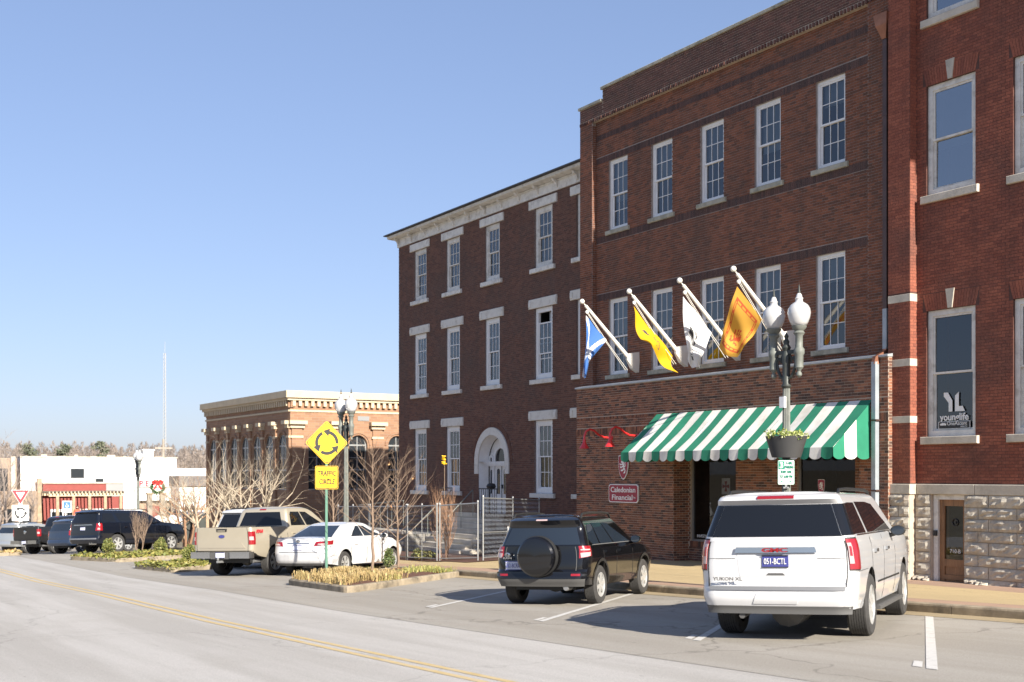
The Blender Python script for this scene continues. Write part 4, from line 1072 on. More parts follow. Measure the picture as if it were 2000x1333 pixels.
# ------------------------------------------------------------------ far corner building with arches
b4 = thing('arcaded_building', 'orange brick two storey corner building with cream dentil cornice and arched windows', 'building', (-70, 30, -3.8))
OX, OY = -64.0, 24.0; O2, OYE, OT = -79.4, 44.0, 4.55
def arch_wall(mb, a0, a1, z0, z1, wins, fr, back):
    """wall panel with round-headed openings"""
    ed = sorted([a0, a1] + [w[0] - w[1] for w in wins] + [w[0] + w[1] for w in wins])
    for i in range(len(ed) - 1):
        a, b = ed[i], ed[i + 1]; c = (a + b) / 2
        w = next((w for w in wins if abs(c - w[0]) < w[1]), None)
        if w is None: mb.add([fr(a, z0, 0), fr(b, z0, 0), fr(b, z1, 0), fr(a, z1, 0)], [(0, 1, 2, 3)])
        else:
            cx, r, zb, zs = w
            mb.add([fr(a, z0, 0), fr(b, z0, 0), fr(b, zb, 0), fr(a, zb, 0)], [(0, 1, 2, 3)])
            p = [(b, zs), (b, z1), (a, z1), (a, zs)] + arc(cx, zs, r, pi, 0, 14)[1:-1]
            mb.add([fr(x, z, 0) for x, z in p], [tuple(range(len(p)))])
            q = [(a, zb), (b, zb), (b, zs)] + arc(cx, zs, r, 0, pi, 14)[1:-1] + [(a, zs)]
            n = len(q); mb.add([fr(x, z, 0) for x, z in q] + [fr(x, z, back) for x, z in q], [(k, (k + 1) % n, n + (k + 1) % n, n + k) for k in range(n)])
wx = [(OY + 1.62 + i * 2.42 , .56, -3.0, 1.62) for i in range(8)]
wx = [(c, r, -.9, s) for c, r, _, s in wx] 
wyc = [OX - 1.2 - i * 2.12 for i in range(7)]
wy = [(c, .64, -.9, 1.55) for c in wyc]
m1 = MB(); arch_wall(m1, OY, OYE, -4.4, OT - .9, wx, fX(OX), .25); m1.build('wall', 'brick_orange', b4)
m1 = MB(); arch_wall(m1, O2, OX, -4.4, OT - .9, wy, fY(OY), .25); m1.build('wall', 'brick_orange', b4)
m1 = MB(); m1.box(O2, OX - .4, OY + .4, OYE, -4.4, OT - .3); m1.build('body', 'dark_room', b4)
def arch_window(fr, c, r, zb, zs, d):
    e = MB(); k = .07
    out = [(c + r, zb), (c + r, zs)] + arc(c, zs, r, 0, pi, 14)[1:-1] + [(c - r, zs), (c - r, zb)]
    inn = [(c - r + k, zb + k), (c - r + k, zs)] + arc(c, zs, r - k, pi, 0, 14)[1:-1] + [(c + r - k, zs), (c + r - k, zb + k)]
    e.prism(out + [(c - r, zb), (c - r + k, zb + k)][1:] + inn[1:] , fr, d, d + .05) if False else None
    n = len(out)
    inn = inn[::-1]
    e.add([fr(x, z, d) for x, z in out] + [fr(x, z, d) for x, z in inn], [(i, (i + 1) % n, n + (i + 1) % n, n + i) for i in range(n)])
    for h in (zs, zb + (zs - zb) * .45): e.prism([(c - r, h - .04), (c + r, h - .04), (c + r, h + .04), (c - r, h + .04)], fr, d - .01, d + .02)
    e.prism([(c - .025, zb), (c + .025, zb), (c + .025, zs + r - .04), (c - .025, zs + r - .04)], fr, d - .005, d + .02)
    for h in (zb + (zs - zb) * .22, zb + (zs - zb) * .72): e.prism([(c - r, h - .015), (c + r, h - .015), (c + r, h + .015), (c - r, h + .015)], fr, d - .003, d + .02)
    w = e.build('window', 'galvanised', b4)
    g = MB(); g.add([fr(x, z, d + .02) for x, z in out], [tuple(range(n))]); g.build('pane', 'far_glass', w)
    # raised brick hood over the arch
    h = MB(); A, B = arc(c, zs, r + .22, 0, pi, 16), arc(c, zs, r + .10, pi, 0, 16); h.prism(A + B, fr, -.05, .01); h.build('arch_hood', 'brick_orange', b4)
for w in wx: arch_window(fX(OX), *w, .18)
for w in wy: arch_window(fY(OY), *w, .05)
def pil(fr, c, hw, right):
    e = MB(); e.prism([(c - hw, -4.2), (c + hw, -4.2), (c + hw, 2.52), (c - hw, 2.52)], fr, -.10, .01); e.build('pilaster', 'brick_orange', b4)
    e = MB(); e.prism([(c - hw * 1.7, 2.72), (c + hw * 1.7, 2.72), (c + hw * 1.7, 2.92), (c - hw * 1.7, 2.92)], fr, -.38, .01)
    e.prism([(c - hw * 1.4, 2.52), (c + hw * 1.4, 2.52), (c + hw * 1.4, 2.72), (c - hw * 1.4, 2.72)], fr, -.20, .01); e.build('capital', 'stone_cream', b4)
    e = MB(); e.prism([(c - hw * 1.2, 1.98), (c + hw * 1.2, 1.98), (c + hw * 1.2, 2.10), (c - hw * 1.2, 2.10)], fr, -.125, .01); e.build('necking', 'stone_cream', b4)
for i in range(9): pil(fX(OX), OY + .36 + i * 2.42 if i else OY + .36, .30, True)
for i in range(8): pil(fY(OY), OX - .14 - i * 2.12, .17, False)
for fr, a, b in ((fX(OX), OY - .12, OYE), (fY(OY), O2 - .12, OX + .12)):
    e = MB(); e.prism([(a, 3.42), (b, 3.42), (b, 3.52), (a, 3.52)], fr, -.05, .01); e.build('string_course', 'stone_cream', b4)
    e = MB(); e.prism([(a, OT - .9), (b, OT - .9), (b, OT - .5), (a, OT - .5)], fr, .001, .2); e.build('upper_wall', 'brick_orange', b4)
    e = MB(); e.prism([(a - .08, OT - .52), (b + .08, OT - .52), (b + .08, OT - .38), (a - .08, OT - .38)], fr, -.22, .2); e.prism([(a - .2, OT - .38), (b + .2, OT - .38), (b + .2, OT), (a - .2, OT)], fr, -.34, .2); e.build('cornice', 'stone_cream', b4)
    n = int((b - a) / .36)
    for i in range(n): 
        e = MB(); c = a + .2 + i * (b - a - .3) / n
        e.prism([(c, OT - .82), (c + .18, OT - .82), (c + .18, OT - .52), (c, OT - .52)], fr, -.18, .01); e.build('dentil', 'stone_cream', b4)
e = MB(); e.box(OX - .02, OX + .03, 28.0, 28.7, 3.0, 3.25); e.build('wall_vent', 'steel_dull', b4)
e = MB(); e.box(O2, OX + .2, OY - .2, OYE, OT - .35, OT - .30); e.build('roof', 'roof_felt', b4)

# ------------------------------------------------------------------ flags on angled poles
GLY = {'A': ('.###.', '#...#', '#...#', '#####', '#...#', '#...#'), 'N': ('#...#', '##..#', '#.#.#', '#..##', '#...#', '#...#'), 'L': ('#....', '#....', '#....', '#....', '#....', '#####'),
       'E': ('#####', '#....', '####.', '#....', '#....', '#####'), 'C': ('.####', '#....', '#....', '#....', '#....', '.####'), 'D': ('####.', '#...#', '#...#', '#...#', '#...#', '####.')}
def glyphs(sx, word, u, v, u0, v0, cw, ch):
    x, y = (u - u0) / cw, (v - v0) / ch
    if not 0 <= y < 1: return False
    i = int(x // 1)
    if x < 0 or i >= len(word) or word[i] == ' ': return False
    fx = (x - i) * 1.25
    if fx >= 1: return False
    return GLY[word[i]][int(y * 6)][int(fx * 5)] == '#'
def in_poly(u, v, poly):
    c = False; n = len(poly)
    for i in range(n):
        (x1, y1), (x2, y2) = poly[i], poly[(i + 1) % n]
        if (y1 > v) != (y2 > v) and u < (x2 - x1) * (v - y1) / (y2 - y1) + x1: c = not c
    return c
mat('flag_blue', (.07, .20, .55), .8); mat('flag_white', (.80, .80, .80), .8); mat('flag_yellow', (.86, .50, .01), .8); mat('flag_gold', (.74, .40, .06), .8); mat('flag_red', (.50, .07, .02), .8); mat('flag_black', (.05, .05, .05), .8)
for nme in ('flag_blue', 'flag_white', 'flag_yellow', 'flag_gold'):
    nt = MATS[nme].node_tree; b_ = nt.nodes['Principled BSDF']; tr = nt.nodes.new('ShaderNodeBsdfTranslucent'); tr.inputs['Color'].default_value = b_.inputs['Base Color'].default_value
    mx = nt.nodes.new('ShaderNodeMixShader'); mx.inputs[0].default_value = .35; nt.links.new(b_.outputs[0], mx.inputs[1]); nt.links.new(tr.outputs[0], mx.inputs[2]); nt.links.new(mx.outputs[0], nt.nodes['Material Output'].inputs[0])
_lions = lion(.62, .5, .40)
def pat_saltire(u, v):
    d = min(abs(v - u), abs(v - (1 - u))); return 1 if d < .085 else 0
def pat_yellow(u, v):
    return 2 if (glyphs(0, 'CELLA', u, v, .35, .42, .09, .14) or in_poly(u, v, [(.3, .3), (.42, .22), (.5, .3), (.46, .36)])) else 0
def pat_white(u, v):
    if glyphs(0, 'ECANL', u, v, .30, .52, .11, .17): return 1
    return 1 if in_poly(u, v, [(.38, .22), (.55, .14), (.62, .30), (.48, .40)]) else 0
def pat_lion(u, v):
    for k in (.12, .17):
        du, dv = min(u, 1 - u), min(v, 1 - v)
        if abs(min(du / 1.0, dv) - k) < .009: return 1
    du, dv = min(u, 1 - u), min(v, 1 - v)
    if min(du, dv) < .185 and min(du, dv) > .10:
        for t in (0, .25, .5, .75, 1.0):
            if (dv < du and abs(u - (.145 + t * .71)) < .02) or (du < dv and abs(v - (.145 + t * .71)) < .025): return 1
    return 1 if any(in_poly(u, v, p) for p in _lions) else 0
def flag(px, lab, mats, pat, fold):
    mount = Vector((px, 21.9, 3.24)); tip = Vector((px, 20.02, 4.99)); dirv = (tip - mount).normalized()
    t = thing('flag_pole', 'white angled flag pole ' + lab[0], 'flag pole', mount, group='flag poles on the brick facade')
    e = MB(); c = mount
    prof = [(-.10, .33), (.10, .33), (.12, .08), (.09, -.28), (-.09, -.28), (-.12, .08)]
    fr = lambda a, b, d: (px + a, 21.99 - d, 3.30 + b)
    n = 6; P = [fr(a, b, 0) for a, b in prof] + [fr(a * .8, b * .75 + .05, .22) for a, b in prof] + [(px + a * .45, 21.72 - .12, 3.46 + b * .28) for a, b in prof]
    e.add(P, [tuple(range(n))] + [(o + i, o + (i + 1) % n, o + n + (i + 1) % n, o + n + i) for o in (0, n) for i in range(n)] + [tuple(range(3 * n - 1, 2 * n - 1, -1))])
    e.build('bracket', 'pole_white', t)
    e = MB(); e.tube([mount + dirv * .15, mount + dirv * 2.42], [.062, .045], 12); e.tube([mount + dirv * 2.42, mount + dirv * 2.50], [.02, .015], 8); e.build('pole', 'pole_white', t, smooth=50)
    e = MB(); r = .075; e.lathe([(r * sin(pi * i / 8), -r * cos(pi * i / 8)) for i in range(9)], tip + dirv * .02, 12); e.build('ball', 'pole_white', t, smooth=180)
    pul = mount + dirv * 2.33 + Vector((0, -.02, -.12))
    e = MB(); e.lathe([(.05, -.02), (.05, .02)], pul, 10, axis='x'); e.build('pulley', 'pole_white', t)
    clt = mount + Vector((-.02, -.30, -.16))
    e = MB()
    for s in (-.02, .03): e.tube([pul + Vector((s, 0, 0)), (pul + clt) / 2 + Vector((s, .02, -.06)), clt + Vector((s * 2, 0, 0))], .008, 4)
    e.build('halyard', 'pole_white', t)
    fl = thing('flag', lab[1], 'flag', mount + dirv * 1.6, group='flags on the brick facade')
    W, H = 66, 40; vs = []
    for i in range(W + 1):
        for j in range(H + 1):
            u, v = i / W, j / H
            vs.append(fold(u, v, pul, dirv, px))
    fs, mi = [], []
    for i in range(W):
        for j in range(H):
            fs.append((i * (H + 1) + j, (i + 1) * (H + 1) + j, (i + 1) * (H + 1) + j + 1, i * (H + 1) + j + 1)); mi.append(pat((i + .5) / W, (j + .5) / H))
    e = MB(); e.v = [tuple(p) for p in vs]; e.f = fs; e.mi = mi; e.build('cloth', mats, fl, smooth=180)
# u along the fly, v down the hoist (along the halyard)
def hang(hlen, flylen, sway, gather, ph, conv=.8):
    def f(u, v, pul, dirv, px):
        h = pul - dirv * (v * hlen) + Vector((0, -.04, -.10))
        # cloth hangs from the sloping halyard and falls together in soft folds
        fold_ = sin(u * 4.0 + v * 8 + ph) * gather * (.25 + u)
        y = h.y + (pul.y - h.y) * min(1, u * 1.4) * conv + .07 * sin(v * 10 + ph) * u + sway[1] * u
        x = h.x + fold_ + sway[0] * u
        z = h.z - flylen * u * (1 - .38 * v) + .05 * sin(v * 8 + u * 3 + ph) * u
        return Vector((x, y, z))
    return f
def billow(hlen, flylen):
    def f(u, v, pul, dirv, px):
        h = pul - dirv * (v * hlen) + Vector((0, -.05, -.12))
        d = Vector((-.50 - .25 * u, -.05 + .25 * u * (1 - v), -1.0)).normalized()
        ripple = .085 * sin(u * 6.5 + v * 3.4) + .05 * sin(u * 11 - v * 5)
        p = h + d * (flylen * u * (1.06 - .16 * v)) + Vector((ripple * u * 1.2, -ripple * u * 1.5, .30 * v * u - .10 * sin(pi * v) * u))
        return p
    return f
FPX = [-29.6, -27.3, -25.1, -23.01]
flag(FPX[0], ('beside the mansion, leftmost of four', 'blue and white saltire flag hanging limp, leftmost on the facade'), ['flag_blue', 'flag_white'], pat_saltire, hang(1.0, 1.75, (-.08, -.06), .09, .4, .85))
flag(FPX[1], ('second from the left', 'bright yellow flag with black print, twisted round its pole'), ['flag_yellow', 'flag_yellow', 'flag_black'], pat_yellow, hang(1.9, .85, (.10, .15), .15, 2.1, .12))
flag(FPX[2], ('third from the left', 'white flag with black lettering hanging in folds'), ['flag_white', 'flag_black'], pat_white, hang(1.3, 1.65, (-.04, .12), .10, 4.0, .6))
flag(FPX[3], ('behind the near street lamp, rightmost of four', 'gold flag with red double border and lion, blowing open'), ['flag_gold', 'flag_red'], pat_lion, billow(1.10, 1.62))

# ------------------------------------------------------------------ street lamps
def lamp_post(X, Y, z0, lab, rz=0.0, full=True):
    t = thing('street_lamp', lab, 'street lamp', (X, Y, z0), rz, 'twin globe street lamps')
    e = MB(); e.lathe([(.26, 0), (.26, .12), (.22, .16), (.20, .5), (.21, .55), (.15, .62), (.13, .85), (.10, .92)], (0, 0, 0), 12); e.build('base', 'lamp_grey', t, local=True, smooth=40)
    e = MB(); n = 16; P = []
    for z, r in ((.9, .088), (3.85, .068)):
        for k in range(2 * n):
            a = pi * k / n; q = r * (1 if k % 2 else .86); P.append((q * cos(a), q * sin(a), z))
    e.add(P, [(k, (k + 1) % (2 * n), 2 * n + (k + 1) % (2 * n), 2 * n + k) for k in range(2 * n)]); e.build('shaft', 'lamp_grey', t, local=True)
    e = MB(); e.lathe([(.075, 3.82), (.10, 3.86), (.07, 3.91), (.075, 4.25), (.09, 4.42), (.06, 4.52), (.09, 4.58), (.05, 4.65), (.06, 4.70), (.03, 4.75), (.045, 4.80), (0, 4.88)], (0, 0, 0), 12); e.build('collar', 'lamp_dark', t, local=True, smooth=40)
    e = MB(); e.box(-.31, .31, -.035, .035, 4.46, 4.53)
    for s in (-1, 1):
        pts = [(s * .06, 0, 4.0), (s * .13, 0, 4.04), (s * .20, 0, 4.16), (s * .23, 0, 4.30), (s * .19, 0, 4.40), (s * .13, 0, 4.38), (s * .12, 0, 4.30)]
        e.tube(pts, [.035, .032, .03, .028, .026, .022, .018], 6)
        e.tube([(s * .08, 0, 4.46), (s * .15, 0, 4.35), (s * .27, 0, 4.44)], .022, 6)
    e.build('crossarm', 'lamp_dark', t, local=True)
    for s in (-1, 1):
        hx = s * .31; mname = 'lamp_grey'
        e = MB(); e.lathe([(0, 4.0), (.05, 4.04), (.055, 4.08), (.03, 4.12), (.045, 4.15), (.08, 4.19), (.08, 4.42), (.10, 4.45), (.10, 4.53), (.07, 4.57), (.07, 4.78), (.11, 4.83), (.08, 4.87), (.13, 4.92), (.145, 4.96)], (hx, 0, 0), 14); h = e.build('holder', mname, t, local=True, smooth=40)
        e = MB(); e.lathe([(.125, 4.96), (.165, 5.02), (.20, 5.11), (.215, 5.20), (.205, 5.28), (.165, 5.35), (.11, 5.39), (.075, 5.41), (.065, 5.45), (.08, 5.475), (.058, 5.50), (.05, 5.54), (.03, 5.57), (0, 5.58)], (hx, 0, 0), 20); e.build('globe', 'globe', h, local=True, smooth=60)
        e = MB(); e.lathe([(.02, 5.57), (.03, 5.60), (.015, 5.63), (.02, 5.66), (0, 5.76)], (hx, 0, 0), 8); e.build('finial', 'lamp_dark', h, local=True, smooth=60)
    return t
def leafball(mb, c, rad, n, size, rnd, flat=1.0, up=None):
    """many small leaves through a volume"""
    for _ in range(n):
        while True:
            p = Vector((rnd.uniform(-1, 1), rnd.uniform(-1, 1), rnd.uniform(-1, 1)))
            if p.length < 1: break
        q = Vector((c[0] + p.x * rad[0], c[1] + p.y * rad[1], c[2] + p.z * rad[2]))
        a = Vector((rnd.gauss(0, 1), rnd.gauss(0, 1), rnd.gauss(0, 1) * flat)).normalized(); b = a.orthogonal().normalized(); b = (b * cos(rnd.random() * 6.3) + a.cross(b) * sin(rnd.random() * 6.3)).normalized()
        s = size * rnd.uniform(.6, 1.3)
        mb.add([q - a * s, q + b * s * .5, q + a * s, q - b * s * .5], [(0, 1, 2, 3)])
L1 = (-17.2, 16.25); z1 = wz(*L1)
l1 = lamp_post(L1[0], L1[1], z1 - .02, 'tall twin globe street lamp with a flower planter, before the awning', radians(5))
e = MB(); e.box(-.06, .06, -.13, -.07, 3.45, 3.66); e.build('sensor_box', 'white_paint', l1, local=True)
pl = thing('planter', 'dark plastic planter of trailing flowers strapped round the near lamp post', 'planter', (L1[0], L1[1], z1 + 2.50), radians(38))
e = MB(); n = 20; P = []
for z, r in ((0, .27), (.36, .38), (.40, .39), (.40, .35), (.33, .34)):
    for k in range(n): a = 2 * pi * k / n; P.append((r * cos(a), r * sin(a) * .8, z))
e.add(P, [(o * n + k, o * n + (k + 1) % n, (o + 1) * n + (k + 1) % n, (o + 1) * n + k) for o in range(4) for k in range(n)] + [tuple(range(n - 1, -1, -1)), tuple(range(4 * n, 5 * n))]); e.build('pot', 'planter', pl, local=True, smooth=40)
rnd = random.Random(5); e = MB()
for k in range(26):
    a = rnd.random() * 6.28; r = .36 * sqrt(rnd.random()) + .05
    leafball(e, (r * cos(a), r * sin(a) * .8, .42 + rnd.random() * .06 - max(0, r - .33) * .8), (.09, .09, .07), 26, .03, rnd)
o = e.build('flowers', 'flower_leaf', pl, local=True); o['kind'] = 'stuff'
e = MB(); e.box(-.06, .06, -.08, .08, -.06, 0); e.build('strap', 'iron_black', pl, local=True)
lamp_post(-38.1, 16.25, wz(-38.1, 16.3) - .02, 'twin globe street lamp behind the yellow traffic circle sign', radians(10))
l3 = lamp_post(-71.3, 17.6, gz(-71.3) + .13, 'twin globe street lamp hung with a wreath near the white shops', 0)

# parking sign on the near lamp
def board(t, poly, fr, m, d0=0.0, th=.004, nm='panel'):
    e = MB(); e.prism(poly, fr, d0, d0 + th); return e.build(nm, m, t, local=True)
def rrect(w, h, r, cx=0, cz=0, n=4):
    out = []
    for sx, sz, a0 in ((1, -1, -pi / 2), (1, 1, 0), (-1, 1, pi / 2), (-1, -1, pi)):
        out += [(cx + sx * (w - r) + r * cos(a0 + pi / 2 * i / n), cz + sz * (h - r) + r * sin(a0 + pi / 2 * i / n)) for i in range(n + 1)]
    return out
ps = thing('parking_sign', 'white and green parking time limit sign on the near lamp post', 'sign', (L1[0] + .1, L1[1] - .10, z1 + 2.22), radians(50))
F0 = lambda a, b, d: (a, d, b)
board(ps, rrect(.153, .23, .025), F0, 'sign_green'); board(ps, rrect(.147, .224, .022), F0, 'sign_white', -.004)
board(ps, [(-.14, .06), (-.03, .06), (-.03, .21), (-.14, .21)], F0, 'sign_green', -.007, nm='number_block')
text('numeral', '3', .105, 'sign_white', ps, (-.085, -.009, .085), local=True, bold=.03)
text('lettering', 'HR', .05, 'sign_green', ps, (.06, -.012, .15), local=True, width=.11, bold=.02)
text('lettering', 'PARKING', .05, 'sign_green', ps, (.06, -.012, .075), local=True, width=.16, bold=.02)
text('lettering', '8:00 AM', .05, 'sign_green', ps, (0, -.012, -.01), local=True, width=.19, bold=.02)
text('lettering', 'TO 6:00 PM', .05, 'sign_green', ps, (0, -.012, -.10), local=True, width=.24, bold=.02)
board(ps, [(-.11, -.172), (-.07, -.155), (-.07, -.168), (.07, -.168), (.07, -.155), (.11, -.172), (.07, -.19), (.07, -.178), (-.07, -.178), (-.07, -.19)], F0, 'sign_green', -.007, nm='arrow')
e = MB(); e.box(-.05, .05, .005, .08, -.30, -.27); e.box(-.02, .02, .005, .03, -.30, .2); e.build('clamp', 'galvanised', ps, local=True)

# ------------------------------------------------------------------ traffic signs
def curved_arrow(r, w, a0, a1, hw, hl):
    n = 12; o = [(( r + w) * cos(a0 + (a1 - a0) * i / n), (r + w) * sin(a0 + (a1 - a0) * i / n)) for i in range(n + 1)]
    i_ = [((r - w) * cos(a1 + (a0 - a1) * i / n), (r - w) * sin(a1 + (a0 - a1) * i / n)) for i in range(n + 1)]
    tx, tz = -sin(a1), cos(a1); c, s = cos(a1), sin(a1)
    head = [((r + hw) * c, (r + hw) * s), (r * c + tx * hl, r * s + tz * hl), ((r - hw) * c, (r - hw) * s)]
    return o + head + i_
def circle_sign(X, Y, z0, lab, grp=None):
    t = thing('traffic_sign', lab, 'traffic sign', (X, Y, z0), radians(86), grp)
    e = MB(); e.obox((0, .03, 1.55), (.032, 0, 0), (0, .012, 0), (0, 0, 1.6)); e.build('post', 'post_green', t, local=True)
    cz = 3.50; s = .72
    D = [(0, cz - s), (s, cz), (0, cz + s), (-s, cz)]
    def dia(k):
        out = []; q = s * k; c = .06
        for x, z, ax, az in ((0, -1, 1, 1), (1, 0, -1, 1), (0, 1, -1, -1), (-1, 0, 1, -1)):
            p = Vector((x * q, z * q)); nxt = {(0, -1): Vector((1, 1)), (1, 0): Vector((-1, 1)), (0, 1): Vector((-1, -1)), (-1, 0): Vector((1, -1))}[(x, z)].normalized(); prv = {(0, -1): Vector((-1, 1)), (1, 0): Vector((-1, -1)), (0, 1): Vector((1, -1)), (-1, 0): Vector((1, 1))}[(x, z)].normalized()
            out += [tuple(p + prv * c), tuple(p + (prv + nxt) * c * .28), tuple(p + nxt * c)]
        return [(a, b + cz) for a, b in out]
    board(t, dia(.80), F0, 'sign_yellow', 0); board(t, dia(.77), F0, 'sign_black', -.004, .003, 'border'); board(t, dia(.735), F0, 'sign_yellow', -.007, .003, 'panel')
    for k in range(3):
        a0 = radians(-4 + 120 * k); board(t, [(x, z + cz) for x, z in curved_arrow(.275, .042, a0, a0 + radians(80), .11, .17)], F0, 'sign_black', -.010, .003, 'arrow')
    c2 = 2.60
    board(t, rrect(.31, .30, .04, 0, c2), F0, 'sign_yellow', 0, nm='plaque'); board(t, rrect(.299, .289, .034, 0, c2), F0, 'sign_black', -.004, .003, 'plaque_border'); board(t, rrect(.278, .268, .03, 0, c2), F0, 'sign_yellow', -.007, .003, 'plaque')
    text('lettering', 'TRAFFIC', .13, 'sign_black', t, (0, -.014, c2 + .05), local=True, width=.49, bold=.025)
    text('lettering', 'CIRCLE', .13, 'sign_black', t, (0, -.014, c2 - .17), local=True, width=.42, bold=.025)
    return t
ts = (-29.75, 12.15)
circle_sign(ts[0], ts[1], gz(ts[0]) + .05, 'yellow diamond traffic circle sign on a green post in the planted island')
circle_sign(-57.7, -19.4, gz(-57.7), 'yellow traffic circle sign across the street, mirrored in the shop window')

# ------------------------------------------------------------------ chain link fence
def link_panel(t, A, B, z0a, z0b, h, pitch=.11, r=.0045, flip=0):
    """woven wire between two points: real zigzag wires"""
    A, B = Vector((*A, 0)), Vector((*B, 0)); d = B - A; ln = d.length; d.normalize(); nrm = Vector((-d.y, d.x, 0))
    e = MB(); n = int(ln / pitch); m = int(h / (pitch * .62))
    for i in range(n):
        pts = []
        for j in range(m + 1):
            f = (i + (.5 if j % 2 else -.5) + .5) * pitch
            f = min(max(f, 0), ln); z = (z0a + (z0b - z0a) * f / ln) + j * h / m
            p = A + d * f + nrm * (.006 if j % 2 else -.006); pts.append((p.x, p.y, z + .0))
        vs = []; fs = []
        for p in pts:
            for k in range(3):
                a = 2 * pi * k / 3; vs.append((p[0] + d.x * r * cos(a) + nrm.x * r * sin(a), p[1] + d.y * r * cos(a) + nrm.y * r * sin(a), p[2]))
        for j in range(len(pts) - 1):
            for k in range(3): fs.append((3 * j + k, 3 * j + (k + 1) % 3, 3 * j + 3 + (k + 1) % 3, 3 * j + 3 + k))
        e.add(vs, fs)
    o = e.build('wire_mesh', 'galvanised', t); o['kind'] = 'stuff'
    return o
def fence_panel(A, B, lab, h=1.75, posts=2, mid=False, grp='chain link fence panels', tone=.0055, foot=True):
    za, zb = wz(A[0], A[1]) + .02, wz(B[0], B[1]) + .02
    t = thing('fence_panel', lab, 'fence', ((A[0] + B[0]) / 2, (A[1] + B[1]) / 2, (za + zb) / 2), group=grp)
    for i in range(posts):
        f = i / (posts - 1); p = (A[0] + (B[0] - A[0]) * f, A[1] + (B[1] - A[1]) * f); z = za + (zb - za) * f
        e = MB(); e.tube([(p[0], p[1], z - .05), (p[0], p[1], z + h + .06)], .025 if i in (0, posts - 1) else .018, 8); e.lathe([(.034, 0), (.034, .03), (0, .06)], (p[0], p[1], z + h + .04), 8); e.build('post', 'galvanised', t, smooth=50)
    for nm, zz in (('top_rail', h), ('bottom_rail', .08)) + ((('middle_rail', h * .45),) if mid else ()):
        e = MB(); e.tube([(A[0], A[1], za + zz), (B[0], B[1], zb + zz)], .021, 7); e.build(nm, 'galvanised', t, smooth=50)
    link_panel(t, A, B, za + .09, zb + .09, h - .1, r=tone)
    return t
def gp(u, v, h=.15):                              # a point of the ground seen at a pixel
    d = ray(u, v); lo, hi = 2.0, 300.0
    for _ in range(50):
        m = (lo + hi) / 2
        if d.z * m < gz(d.x * m) + h: hi = m
        else: lo = m
    return d * lo
FY_ = 17.75
fence_panel((-42.6, FY_ + .1), (-39.6, FY_), 'chain link fence panel behind the white sedan, leftmost', posts=3)
fence_panel((-39.5, FY_), (-36.6, FY_), 'chain link fence panel behind the pair of young island trees', posts=3)
fence_panel((-36.5, FY_), (-34.5, FY_ + .05), 'chain link fence panel in front of the foot of the stone steps', posts=3)
fence_panel((-34.4, FY_ + .1), (-32.75, 18.3), 'chain link fence panel in front of the columnar shrub', posts=2)
fence_panel((-32.6, 18.4), (-35.6, 22.3), 'bright chain link gate panel with a small sign turned in beside the steps', h=1.9, posts=3, mid=True, tone=.009)
sgn = thing('gate_notice', 'small white notice wired to the chain link gate', 'sign', (-34.0, 20.25, -1.9), radians(38))
board(sgn, rrect(.13, .17, .01, 0, .05), F0, 'sign_white', -.05); e = MB(); e.box(-.08, .08, -.056, -.052, .04, .06); e.build('print', 'sign_black', sgn, local=True)

# ------------------------------------------------------------------ steps, ramp and rails before the mansion
st = thing('stone_steps', 'broad limestone steps climbing from the pavement to the arched door', 'steps', (-39, 20, -2.9))
ns = 8; zlo = wz(-40, 18.4); rise = (DB + .02 - zlo) / ns
SX0, SX1, SY, RUN = DC - 2.7, DC + .95, 20.9, .235
for i in range(ns):
    y0 = SY + i * RUN; stone(st, 'step', SX0 + i * .03, SX1, y0, y0 + RUN + .03 if i < ns - 1 else YM - .02, zlo + i * rise, zlo + (i + 1) * rise - .003, 'limestone', .02)
    if i:
        e = MB(); e.box(SX0 + i * .03 + .02, SX1 - .01, y0 + .03, YM - .03, zlo - .3, zlo + i * rise - .002); e.build('riser_core', 'limestone', st)
cw = thing('cheek_wall', 'stepped pale stone cheek wall on the near side of the steps', 'wall', (SX1 + .3, 21, -2.9))
sd = 900
for i in range(4):
    ya, yb_, zt_ = SY + .05 + i * .46, SY + .05 + (i + 1) * .46, zlo + .22 + i * rise * 1.9
    stone(cw, 'coping_block', SX1 + .01, SX1 + .62, ya, yb_ - .008, zt_ - .14, zt_, 'limestone', .02)
    for j in range(5):
        z0 = zlo - .12 + j * .2
        if z0 < zt_ - .2:
            sd += 1; rock(SX1 + .03, SX1 + .6, ya + .04, z0, min(z0 + .2, zt_ - .14), sd, cw, 'rubble', .05)
    e = MB(); e.box(SX1 + .03, SX1 + .6, ya + .06, yb_ - .01, zlo - .3, zt_ - .145); e.build('core', 'limestone', cw)
rtw = thing('retaining_wall', 'low rubble retaining wall with pale coping left of the steps', 'wall', (SX0 - 2, 20.6, -3))
for i in range(5):
    x0 = SX0 - (i + 1) * .95; stone(rtw, 'coping_block', x0 + .01, x0 + .94, 20.4, 20.85, zlo + .62, zlo + .74, 'limestone', .02)
    for j in range(3):
        for k in range(2):
            sd += 1; rock(x0 + k * .475 + (j % 2) * .1 - .1, x0 + k * .475 + .475 + (j % 2) * .1 - .1, 20.48, zlo - .08 + j * .235, zlo + .155 + j * .235, sd, rtw, 'rubble', .06)
e = MB(); e.box(SX0 - 4.75, SX0 - .01, 20.52, 22.7, zlo - .4, zlo + .615); e.build('fill', 'rubble', rtw)
rt2 = thing('rubble_wall', 'dark rubble wall at the foot of the mansion right of the steps', 'wall', (-36, 21.5, -3))
for i in range(6):
    for j in range(4):
        sd += 1; x0 = SX1 + .64 + i * .8; rock(x0 + (j % 2) * .2, x0 + .8 + (j % 2) * .2, 21.6, zlo - .1 + j * .2, zlo + .1 + j * .2, sd, rt2, 'rubble', .06)
